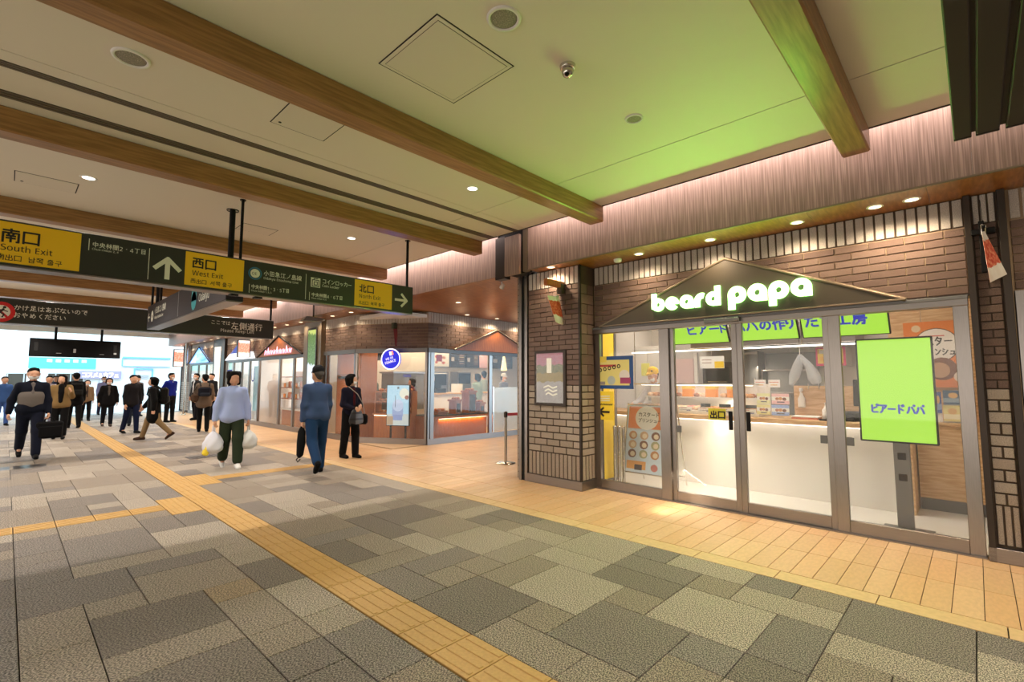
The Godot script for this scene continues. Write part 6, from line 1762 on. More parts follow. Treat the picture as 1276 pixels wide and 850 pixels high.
	made("paper_dispenser", "white paper dispenser on the wall behind the register", "dispenser", [["dispenser_body", Vector3(8.86, 1.34, -1.20), Vector3(9.0, 1.56, -0.95), "white_gloss", 0.02], ["roll_cover", Vector3(8.84, 1.40, -1.16), Vector3(8.87, 1.52, -1.0), "white_matt", 0.01]])
	made("switch_box", "small grey switch box on the kitchen wall above the dispenser", "switch", [["box_body", Vector3(8.96, 1.70, -1.20), Vector3(9.0, 1.80, -1.02), "grey_steel"], ["switch_key", Vector3(8.95, 1.72, -1.14), Vector3(8.96, 1.78, -1.08), "dark_steel"]])


# ---------------------------------------------------------------- the bakery and the passage
func corner_shop_things() -> void:
	var cn := Vector3(-0.869, 0, 0.494)
	var cu := Vector3(0.494, 0, 0.869)
	var base := Vector3(5.75, 0, -10.65)
	var ds := thing("drink_screen", "upright bright screen showing an iced drink behind the bakery's angled window", "screen", base + cu * 1.03 - cn * 0.16, atan2(cn.x, cn.z))
	slab("screen_case", Vector3(-0.295, 0.395, -0.06), Vector3(0.295, 1.355, 0.0), M.black, ds, 0.006)
	obj("display", plate(Vector3(-0.28, 0.41, 0.002), Vector3(0.28, 0.41, 0.002), Vector3(0.28, 1.34, 0.002), Vector3(-0.28, 1.34, 0.002), 0.001), paint("drink_print", 96, 160, Color(0.70, 0.88, 0.96), [["r", 0, 0.72, 1.0, 0.28, Color(0.80, 0.84, 0.82)], ["r", 0.0, 0.78, 0.3, 0.22, Color(0.72, 0.62, 0.5)], ["c", 0.78, 0.2, 0.22, Color(0.93, 0.93, 0.85)], ["c", 0.9, 0.3, 0.09, Color(0.55, 0.25, 0.2)], ["r", 0.26, 0.5, 0.5, 0.28, Color(0.62, 0.70, 0.85)], ["r", 0.30, 0.74, 0.42, 0.14, Color(0.55, 0.62, 0.80)], ["c", 0.5, 0.5, 0.25, Color(0.78, 0.84, 0.94)], ["r", 0.38, 0.25, 0.03, 0.3, Color(0.25, 0.3, 0.35)], ["c", 0.5, 0.06, 0.05, Color(0.35, 0.45, 0.5)]], 0.6), ds)
	for x in [-0.19, 0.19]:
		slab("stand_leg", Vector3(x - 0.02, 0.0, -0.05), Vector3(x + 0.02, 0.4, -0.02), M.black, ds)
	slab("stand_foot", Vector3(-0.25, 0.004, -0.2), Vector3(0.25, 0.02, 0.08), M.black, ds)
	lit("drink_light", base + cu * 1.03 - cn * 0.13 + Vector3(0, 0.87, 0), cn, Vector2(0.5, 0.9), Color(0.75, 0.92, 1.0), 0.05)
	# window counter with a lit underside, wood
	var wc := thing("bakery_counter", "low wooden bakery counter lit under its edge along the passage window", "counter")
	slab("counter_front", Vector3(7.35, 0.0, -10.2), Vector3(9.05, 0.50, -9.62), M.warm_wood, wc)
	slab("countertop", Vector3(7.13, 0.52, -10.3), Vector3(9.15, 0.58, -9.50), M.warm_wood, wc, 0.004)
	slab("tray_edge", Vector3(7.13, 0.58, -10.3), Vector3(9.15, 0.60, -9.50), M.black_matt, wc)
	slab("strip_light", Vector3(7.42, 0.505, -9.60), Vector3(9.0, 0.518, -9.57), M.warm_lamp, wc)
	slab("end_panel", Vector3(7.14, 0.0, -10.2), Vector3(7.35, 0.52, -9.55), M.warm_wood, wc)
	lit("bakery_counter_light", Vector3(8.2, 0.50, -9.58), Vector3(0, -1, -0.25), Vector2(1.5, 0.03), Color(1.0, 0.75, 0.45), 0.35)
	var wc2 := thing("bakery_shelf", "wooden bread shelf with lit boards behind the angled window", "shelf", base + cu * 0.70 - cn * 0.60, atan2(cn.x, cn.z))
	slab("shelf_base", Vector3(-0.48, 0.0, -0.22), Vector3(0.48, 0.62, 0.1), M.warm_wood, wc2)
	slab("shelf_board", Vector3(-0.5, 0.62, -0.25), Vector3(0.5, 0.66, 0.15), M.warm_wood, wc2)
	slab("strip_light", Vector3(-0.46, 0.60, 0.11), Vector3(0.46, 0.615, 0.13), M.warm_lamp, wc2)
	for y in [0.92, 1.16]:
		slab("shelf_board", Vector3(-0.5, y, -0.25), Vector3(0.5, y + 0.025, 0.05), M.warm_wood, wc2)
	for x in [-0.5, 0.475]:
		slab("shelf_side", Vector3(x, 0.66, -0.25), Vector3(x + 0.025, 1.2, 0.05), M.warm_wood, wc2)
	var bread := mat("bread", Color(0.72, 0.42, 0.18), 0.7)
	var n := 0
	for y in [0.66, 0.945, 1.185]:
		for k in 6:
			var o := single("bread_roll", "golden bread roll, %s along the %s board of the bread shelf" % [ordinal(k), ["lowest", "middle", "top"][n]], "bread", MB.new().ball(Vector3(0, 0.035, 0), Vector3(0.075, 0.04, 0.05), 5, 9), bread, Vector3.ZERO, "bread rolls on the shelf")
			o.transform = wc2.transform * Transform3D(Basis(Vector3.UP, 0.4 * k), Vector3(-0.40 + 0.16 * k, y, -0.10))
		n += 1
	# baskets and stands of bread on the counter
	var st := [[7.62, 0.34, 0.13, "low wide wooden bread tray"], [8.14, 0.24, 0.40, "tall wooden bread stand next to the tray"], [8.62, 0.32, 0.62, "tallest wooden bread stand heaped with rolls"], [8.98, 0.22, 0.30, "square wooden crate beside the window post"]]
	for e in st:
		var h: float = e[2]
		var w: float = e[1]
		var o := thing("bread_stand", e[3] + " on the bakery counter", "bread stand", Vector3(e[0], 0.60, -9.85), 0.0, "bread stands on the counter")
		slab("crate", Vector3(-w / 2 + 0.03, 0.0, -0.14), Vector3(w / 2 - 0.03, h - 0.08, 0.14), M.warm_wood, o)
		slab("tray", Vector3(-w / 2, h - 0.08, -0.17), Vector3(w / 2, h - 0.03, 0.17), M.warm_wood, o, 0.006)
		slab("crate_front", Vector3(-w / 2 + 0.06, 0.04, 0.135), Vector3(w / 2 - 0.06, maxf(0.045, h - 0.13), 0.15), M.gable_brown, o)
		for k in 5:
			var br := single("bread_roll", "bread roll, %s along the heap on the %s" % [ordinal(k), e[3]], "bread", MB.new().ball(Vector3(0, 0.025, 0), Vector3(0.05, 0.035, 0.045), 5, 8), bread, Vector3(e[0] - w * 0.33 + w * 0.165 * k, 0.60 + h - 0.03, -9.83 + 0.05 * (k % 2)), "bread rolls on the " + e[3])
			br.rotation.y = k
	# inner counter, machines, menus
	made("inner_counter", "white inner counter of the bakery kitchen", "counter", [["counter_front", Vector3(8.35, 0.0, -11.9), Vector3(13.0, 1.05, -11.4), "white_gloss"], ["countertop", Vector3(8.3, 1.05, -11.95), Vector3(13.05, 1.09, -11.35), "pale_wood"]])
	made("cash_register", "register and notices on the bakery's inner counter", "cash register", [["register_base", Vector3(8.8, 1.09, -11.8), Vector3(9.15, 1.22, -11.5), "black"], ["register_screen", Vector3(8.85, 1.22, -11.7), Vector3(9.1, 1.45, -11.67), "black"], ["notice_sheet", Vector3(9.3, 1.09, -11.45), Vector3(9.75, 1.36, -11.44), "white_matt"]])
	made("coffee_machine", "steel coffee machine at the back of the bakery", "coffee machine", [["machine_body", Vector3(10.6, 1.1, -13.1), Vector3(11.2, 1.75, -12.7), "steel"], ["front_panel", Vector3(10.65, 1.35, -12.7), Vector3(11.15, 1.7, -12.68), "black"], ["drip_tray", Vector3(10.62, 1.08, -12.75), Vector3(11.18, 1.12, -12.6), "chrome"]])
	made("bakery_oven", "steel oven at the back of the bakery behind the staff", "oven", [["oven_body", Vector3(9.3, 0.9, -13.15), Vector3(10.2, 1.75, -12.7), "steel_flat"], ["oven_door", Vector3(9.4, 1.3, -12.7), Vector3(10.1, 1.65, -12.68), "black"], ["handle", Vector3(9.4, 1.67, -12.68), Vector3(10.1, 1.69, -12.66), "chrome"]])
	made("back_counter", "white back counter along the bakery's rear wall", "counter", [["counter_front", Vector3(8.5, 0.0, -13.18), Vector3(13.9, 0.9, -12.72), "white_gloss"]])
	var menu_dark := paint("menu_dark", 128, 96, Color(0.13, 0.10, 0.09), [["r", 0.08, 0.3, 0.2, 0.3, Color(0.7, 0.66, 0.62)], ["r", 0.6, 0.12, 0.3, 0.06, Color(0.7, 0.55, 0.5)], ["r", 0.6, 0.25, 0.3, 0.06, Color(0.8, 0.7, 0.5)], ["r", 0.6, 0.4, 0.3, 0.06, Color(0.6, 0.4, 0.3)], ["r", 0.6, 0.55, 0.3, 0.06, Color(0.75, 0.7, 0.6)], ["r", 0.6, 0.72, 0.3, 0.06, Color(0.7, 0.55, 0.5)]])
	var menu_white := paint("menu_white", 96, 96, Color(0.86, 0.84, 0.80), [["c", 0.3, 0.3, 0.09, Color(0.75, 0.3, 0.25)], ["c", 0.7, 0.35, 0.1, Color(0.7, 0.45, 0.35)], ["c", 0.3, 0.7, 0.08, Color(0.75, 0.35, 0.3)], ["c", 0.68, 0.72, 0.1, Color(0.75, 0.4, 0.35)]])
	var ms := [[9.75, 10.55, "menu_white", "white picture menu board on the bakery's back wall"], [10.57, 11.30, "menu_dark", "dark menu board next to the white picture menu"], [11.32, 11.95, "menu_dark", "dark menu board nearest the pink poster"], [12.55, 13.7, "menu_dark", "dark menu board behind the pendant lamp"]]
	for e in ms:
		var o := thing("menu_board", e[3], "menu board", Vector3.ZERO, 0.0, "bakery menu boards")
		slab("board", Vector3(e[0], 1.92, -13.19), Vector3(e[1], 2.42, -13.10), M.black, o)
		obj("print", plate(Vector3(e[0] + 0.01, 1.93, -13.098), Vector3(e[1] - 0.01, 1.93, -13.098), Vector3(e[1] - 0.01, 2.41, -13.098), Vector3(e[0] + 0.01, 2.41, -13.098), 0.001), M[e[2]], o)
	made("pink_poster", "pale pink poster beside the dark menu boards", "poster", [["sheet", Vector3(11.98, 1.92, -13.19), Vector3(12.4, 2.42, -13.15), mat("poster_pink", Color(0.88, 0.70, 0.70), 0.6)]])
	made("red_notice", "small red square notice on the bakery window post", "notice", [["sheet", Vector3(6.92, 1.90, -9.075), Vector3(7.09, 2.06, -9.07), "red"]])
	var pl := thing("pendant_lamp", "cone shaped cream pendant lamp in the bakery's side window", "pendant lamp", Vector3(10.2, 0, -10.1))
	obj("cord", MB.new().tube([Vector3(0, 2.9, 0), Vector3(0, 2.2, 0)], 0.006, 6), M.black, pl)
	obj("lamp_shade", MB.new().lathe([[0.085, 1.75], [0.088, 1.80], [0.05, 2.05], [0.022, 2.2], [0.001, 2.21]], 16), glow("shade_glow", Color(1.0, 0.86, 0.58), 0.85, Color(0.95, 0.88, 0.7)), pl)
	lit("pendant_light", Vector3(10.2, 1.74, -10.1), Vector3.DOWN, Vector2(0.14, 0.14), Color(1, 0.85, 0.6), 0.3)
	var fr := thing("frosted_screen", "frosted glass privacy panel in the bakery's passage window", "glass panel")
	slab("frosted_pane", Vector3(8.80, 0.14, -9.11), Vector3(10.6, 1.28, -9.10), M.frosted, fr)
	slab("clip", Vector3(8.78, 0.13, -9.12), Vector3(8.82, 1.30, -9.09), M.chrome, fr)
	made("tall_cupboard", "orange wood cupboard behind the first bakery window", "cupboard", [["cupboard_body", Vector3(6.05, 0.0, -12.2), Vector3(6.5, 2.2, -10.95), "warm_wood"], ["cupboard_door", Vector3(6.035, 1.62, -12.15), Vector3(6.05, 2.15, -11.0), mat("door_orange", Color(0.78, 0.45, 0.20), 0.4)], ["cupboard_door", Vector3(6.035, 0.1, -12.15), Vector3(6.05, 1.45, -11.0), "door_orange"], ["hook_rail", Vector3(6.03, 1.50, -12.1), Vector3(6.04, 1.56, -11.05), "black"]])
	made("display_fridge", "grey glass fronted cooler behind the angled window", "cooler", [["cooler_body", Vector3(7.2, 0.66, -11.9), Vector3(8.2, 1.65, -11.3), "grey_steel"], ["blue_display", Vector3(7.5, 1.55, -11.298), Vector3(7.75, 1.63, -11.29), "blue"], ["cooler_top", Vector3(7.15, 1.65, -11.95), Vector3(8.25, 1.70, -11.25), "steel_flat"]])
	made("dark_menu_strip", "long dark menu strip hung inside the angled window", "menu board", [["board", Vector3(6.4, 2.0, -11.75), Vector3(7.5, 2.25, -11.70), "black"], ["hanger", Vector3(6.9, 2.25, -11.73), Vector3(6.95, 2.9, -11.72), "black"]])
	# stanchion in the passage with a red belt going behind the pier
	var sn := thing("belt_stanchion", "chrome stanchion with a red belt beside the brick pier", "stanchion", Vector3(6.20, 0, -6.09))
	obj("foot_disc", MB.new().lathe([[0.001, 0.0], [0.175, 0.0], [0.175, 0.008], [0.12, 0.018], [0.03, 0.03], [0.001, 0.03]], 28), M.chrome, sn)
	obj("pole", MB.new().tube([Vector3(0, 0.02, 0), Vector3(0, 0.86, 0)], 0.026, 14), M.chrome, sn)
	obj("head", MB.new().lathe([[0.03, 0.80], [0.034, 0.81], [0.034, 0.89], [0.02, 0.905], [0.001, 0.905]], 16), M.dark_steel, sn)
	slab("belt", Vector3(0.03, 0.825, -0.003), Vector3(1.87, 0.875, 0.003), M.red, sn)
	var s2 := thing("belt_stanchion", "second chrome stanchion at the far end of the red belt, behind the pier", "stanchion", Vector3(8.1, 0, -6.09))
	obj("foot_disc", MB.new().lathe([[0.001, 0.0], [0.175, 0.0], [0.175, 0.008], [0.12, 0.018], [0.03, 0.03], [0.001, 0.03]], 28), M.chrome, s2)
	obj("pole", MB.new().tube([Vector3(0, 0.02, 0), Vector3(0, 0.86, 0)], 0.026, 14), M.chrome, s2)
	# shelves of the shop row
	for k in 3:
		var z: float = [-14.4, -15.4, -16.3][k]
		var o := thing("goods_shelf", "white goods shelf in the shop under the pink script sign, %s" % ["nearest the plant poster", "in the middle", "nearest the blue shop"][k], "shelf", Vector3(6.35, 0, z), 0.0, "goods shelves")
		slab("back_board", Vector3(0.4, 0.0, -0.42), Vector3(0.43, 1.75, 0.42), M.white_matt, o)
		for y in [0.5, 0.85, 1.2, 1.55]:
			slab("shelf_board", Vector3(0, y, -0.42), Vector3(0.4, y + 0.03, 0.42), M.warm_wood if y > 0.8 else M.white_matt, o)
		slab("plinth", Vector3(0.05, 0, -0.4), Vector3(0.4, 0.5, 0.4), M.warm_wood, o)
		for y in [0.88, 1.23]:
			for q in 4:
				var g := single("goods_box", "%s small packet on the %s board of the %s goods shelf" % [ordinal(q), "lower" if y < 1 else "upper", ["nearest", "middle", "farthest"][k]], "packet", block(Vector3(0.12, 0.13 + 0.03 * (q % 3), 0.12), 0.006), [M.carton_orange, M.white_matt, M.door_orange, M.poster_pink][q], Vector3(6.47, y + 0.071 + 0.015 * (q % 3), z - 0.3 + 0.2 * q), "packets on the goods shelves")
				g.rotation.y = 0.1 * q
	made("brown_chair", "brown wooden chair standing inside the shop under the pink sign", "chair", [["seat", Vector3(6.2, 0.42, -13.95), Vector3(6.6, 0.46, -13.55), "warm_wood"], ["backrest", Vector3(6.57, 0.46, -13.95), Vector3(6.6, 0.9, -13.55), "warm_wood"], ["leg", Vector3(6.2, 0, -13.95), Vector3(6.24, 0.42, -13.91), "warm_wood"], ["leg", Vector3(6.2, 0, -13.59), Vector3(6.24, 0.42, -13.55), "warm_wood"], ["leg", Vector3(6.56, 0, -13.95), Vector3(6.6, 0.42, -13.91), "warm_wood"], ["leg", Vector3(6.56, 0, -13.59), Vector3(6.6, 0.42, -13.55), "warm_wood"]])
	for k in 3:
		made("display_stand", "pale blue display stand inside the blue gabled shop, %s" % ["nearest", "middle", "farthest"][k], "display panel", [["panel", Vector3(6.6, 0.3, -17.9 - 1.1 * k), Vector3(6.64, 2.0, -17.3 - 1.1 * k), mat("panel_cyan%d" % k, Color(0.62, 0.82, 0.88), 0.5)], ["foot", Vector3(6.5, 0.0, -17.8 - 1.1 * k), Vector3(6.74, 0.3, -17.4 - 1.1 * k), "pale_grey"]], "panels in the blue shop")
	var ep := thing("end_pole", "slim steel pole standing before the end of the shop row", "pole", Vector3(5.28, 0, -24.3))
	obj("pole", MB.new().tube([Vector3(0, 0, 0), Vector3(0, 3.04, 0)], 0.05, 12), M.chrome, ep)
	obj("foot_ring", MB.new().lathe([[0.05, 0.05], [0.09, 0.04], [0.09, 0.0]], 14), M.chrome, ep)


# ---------------------------------------------------------------- bodies: tapered bones joined by a smooth minimum, meshed by surface nets
func sdf(out: MB, bones: Array, cell: float, blend: float, xf := Transform3D(), floor_y := -100.0) -> void:
	# a bone: [from, to, radius, radius, depth factor]; depth factor > 1 flattens it front to back
	var lo := Vector3.ONE * 1e6
	var hi := Vector3.ONE * -1e6
	for b in bones:
		var r := maxf(b[2], b[3]) + blend * 0.5 + cell * 2.0
		for e in [b[0], b[1]]:
			lo = lo.min(e - Vector3.ONE * r)
			hi = hi.max(e + Vector3.ONE * r)
	var nx := int((hi.x - lo.x) / cell) + 2
	var ny := int((hi.y - lo.y) / cell) + 2
	var nz := int((hi.z - lo.z) / cell) + 2
	var f := PackedFloat32Array()
	f.resize(nx * ny * nz)
	f.fill(1.0)
	var nxy := nx * ny
	for b in bones:
		var k: float = b[4] if b.size() > 4 else 1.0
		var sc := Vector3(1, 1, k)
		var a: Vector3 = b[0]
		var e: Vector3 = b[1]
		var r := maxf(b[2], b[3]) + blend + cell * 1.5
		var m0 := ((a.min(e) - Vector3(r, r, r) - lo) / cell).floor()
		var m1 := ((a.max(e) + Vector3(r, r, r) - lo) / cell).ceil()
		var ba := (e - a) * sc
		var bb := maxf(ba.length_squared(), 1e-9)
		var ra: float = b[2]
		var rd: float = b[3] - b[2]
		for z in range(maxi(0, int(m0.z)), mini(nz, int(m1.z) + 1)):
			for y in range(maxi(0, int(m0.y)), mini(ny, int(m1.y) + 1)):
				var at := z * nxy + y * nx
				for x in range(maxi(0, int(m0.x)), mini(nx, int(m1.x) + 1)):
					var pa := (lo + Vector3(x, y, z) * cell - a) * sc
					var h := clampf(pa.dot(ba) / bb, 0.0, 1.0)
					var d := (pa - ba * h).length() - ra - rd * h
					var o := f[at + x]
					if d - o > blend:
						continue
					var q := blend - absf(o - d)
					f[at + x] = minf(o, d) - (q * q * 0.25 / blend if q > 0.0 else 0.0)
	var vid := PackedInt32Array()
	vid.resize(nx * ny * nz)
	vid.fill(-1)
	var first := out.v.size()
	var off := [0, 1, nx, nx + 1, nxy, nxy + 1, nxy + nx, nxy + nx + 1]
	var pos := [Vector3(0, 0, 0), Vector3(1, 0, 0), Vector3(0, 1, 0), Vector3(1, 1, 0), Vector3(0, 0, 1), Vector3(1, 0, 1), Vector3(0, 1, 1), Vector3(1, 1, 1)]
	var edge := [[0, 1], [2, 3], [4, 5], [6, 7], [0, 2], [1, 3], [4, 6], [5, 7], [0, 4], [1, 5], [2, 6], [3, 7]]
	var lim := cell * 3.2
	var pts := PackedVector3Array()
	for z in nz - 1:
		for y in ny - 1:
			var at := z * nxy + y * nx
			for x in nx - 1:
				var c := at + x
				if absf(f[c]) > lim:
					continue
				var mask := 0
				for q in 8:
					if f[c + off[q]] < 0.0:
						mask |= 1 << q
				if mask == 0 or mask == 255:
					continue
				var s := Vector3()
				var n := 0
				for g in edge:
					var u: float = f[c + off[g[0]]]
					var w: float = f[c + off[g[1]]]
					if (u < 0.0) != (w < 0.0):
						s += (pos[g[0]] as Vector3).lerp(pos[g[1]], u / (u - w))
						n += 1
				vid[c] = pts.size()
				var p := lo + (Vector3(x, y, z) + s / n) * cell
				p.y = maxf(p.y, floor_y)
				pts.append(p)
	var nor := PackedVector3Array()
	nor.resize(pts.size())
	var tris := PackedInt32Array()
	var ax := [1, nx, nxy]
	for z in range(1, nz - 1):
		for y in range(1, ny - 1):
			var at := z * nxy + y * nx
			for x in range(1, nx - 1):
				var c := at + x
				if vid[c] < 0:
					continue
				for d in 3:
					var u := f[c]
					var w := f[c + ax[d]]
					if (u < 0.0) == (w < 0.0):
						continue
					var s1: int = ax[(d + 1) % 3]
					var s2: int = ax[(d + 2) % 3]
					var i0 := vid[c]
					var i1 := vid[c - s1]
					var i2 := vid[c - s1 - s2]
					var i3 := vid[c - s2]
					if i1 < 0 or i2 < 0 or i3 < 0:
						continue
					var nn := (pts[i2] - pts[i0]).cross(pts[i3] - pts[i1])
					var want := 1.0 if u < 0.0 else -1.0
					if nn[d] * want < 0.0:
						nn = -nn
						tris.append_array(PackedInt32Array([i0, i1, i2, i0, i2, i3]))
					else:
						tris.append_array(PackedInt32Array([i0, i2, i1, i0, i3, i2]))
					for q in [i0, i1, i2, i3]:
						nor[q] += nn
	for q in pts.size():
		out.v.append(xf * pts[q])
		out.n.append((xf.basis * nor[q]).normalized())
		out.t.append(Vector2())
	var flip := xf.basis.determinant() < 0.0
	for q in range(0, tris.size(), 3):
		out.i.append(first + tris[q])
		out.i.append(first + tris[q + (2 if flip else 1)])
		out.i.append(first + tris[q + (1 if flip else 2)])


func head_mesh() -> ArrayMesh:
	# centre of the head at the origin, facing +z, about 0.23 high
	if not shared.has("head"):
		var b := MB.new()
		var bones := [
			[Vector3(0, 0.030, -0.012), Vector3(0, 0.030, -0.012), 0.084, 0.084], [Vector3(0, 0.035, 0.022), Vector3(0, -0.02, 0.03), 0.066, 0.060],
			[Vector3(0, -0.045, 0.03), Vector3(0, -0.082, 0.052), 0.052, 0.030], [Vector3(-0.038, -0.05, 0.02), Vector3(0.038, -0.05, 0.02), 0.040, 0.040],
			[Vector3(0, 0.012, 0.088), Vector3(0, -0.022, 0.102), 0.010, 0.014], [Vector3(-0.014, -0.026, 0.09), Vector3(0.014, -0.026, 0.09), 0.009, 0.009],
			[Vector3(-0.034, 0.026, 0.068), Vector3(0.034, 0.026, 0.068), 0.020, 0.020], [Vector3(-0.038, -0.018, 0.062), Vector3(-0.03, -0.022, 0.066), 0.022, 0.020], [Vector3(0.038, -0.018, 0.062), Vector3(0.03, -0.022, 0.066), 0.022, 0.020],
			[Vector3(-0.016, -0.051, 0.080), Vector3(0.016, -0.051, 0.080), 0.010, 0.010], [Vector3(-0.013, -0.062, 0.079), Vector3(0.013, -0.062, 0.079), 0.010, 0.010],
			[Vector3(0.083, 0.01, -0.012), Vector3(0.080, -0.03, -0.004), 0.016, 0.010], [Vector3(-0.083, 0.01, -0.012), Vector3(-0.080, -0.03, -0.004), 0.016, 0.010]]
		sdf(b, bones, 0.007, 0.022)
		shared["head"] = b.mesh()
	return shared["head"]


func hand_mesh(grip: bool) -> ArrayMesh:
	# a right hand: wrist at the origin, fingers along -y, thumb side +z, palm towards +x
	var key := "hand%s" % grip
	if not shared.has(key):
		var b := MB.new()
		var bones := []
		var curl := 0.85 if grip else 0.28
		for q in 4:
			var z := -0.030 + 0.019 * q
			var root := Vector3(0, -0.082 - (0.006 if q in [1, 2] else 0.0), z)
			bones.append([Vector3(0, 0.0, z * 0.55), root, 0.016, 0.0125])
			var len: float = [0.72, 0.95, 1.0, 0.92][q]
			var p := root
			var an := curl * 0.6
			for s in 3:
				var nx: Vector3 = p + Vector3(sin(an), -cos(an), 0) * [0.038, 0.026, 0.020][s] * len
				bones.append([p, nx, 0.0092 - 0.0008 * s, 0.0086 - 0.0010 * s])
				p = nx
				an += curl * 1.1
		bones.append([Vector3(0.004, -0.02, 0.018), Vector3(0.016, -0.052, 0.040), 0.015, 0.012])
		bones.append([Vector3(0.016, -0.052, 0.040), Vector3(0.026, -0.078, 0.042 - (0.014 if grip else 0.0)), 0.0105, 0.0095])
		bones.append([Vector3(0.026, -0.078, 0.042 - (0.014 if grip else 0.0)), Vector3(0.034 if grip else 0.028, -0.098, 0.036 - (0.024 if grip else 0.0)), 0.0092, 0.0080])
		sdf(b, bones, 0.005, 0.006)
		shared[key] = b.mesh()
	return shared[key]


func shoe_mesh() -> ArrayMesh:
	if not shared.has("shoe"):
		var b := MB.new()
		sdf(b, [[Vector3(0, 0.030, -0.055), Vector3(0, 0.024, 0.135), 0.040, 0.036], [Vector3(0, 0.045, -0.045), Vector3(0, 0.09, -0.03), 0.040, 0.036], [Vector3(0, 0.07, -0.02), Vector3(0, 0.035, 0.08), 0.034, 0.034]], 0.012, 0.03, Transform3D(), 0.0)
		shared["shoe"] = b.mesh()
	return shared["shoe"]


func cloth(c: Color) -> StandardMaterial3D:
	var key := "cloth_%s" % c.to_html(false)
	if not M.has(key):
		mat(key, c, 0.85, 0.0, 0.25)
		M[key].rim_enabled = true
		M[key].rim = 0.25
	return M[key]


func skin(k := 0) -> StandardMaterial3D:
	var key := "skin%d" % k
	if not M.has(key):
		mat(key, [Color(0.80, 0.61, 0.50), Color(0.74, 0.55, 0.44), Color(0.84, 0.66, 0.55)][k], 0.55)
	return M[key]


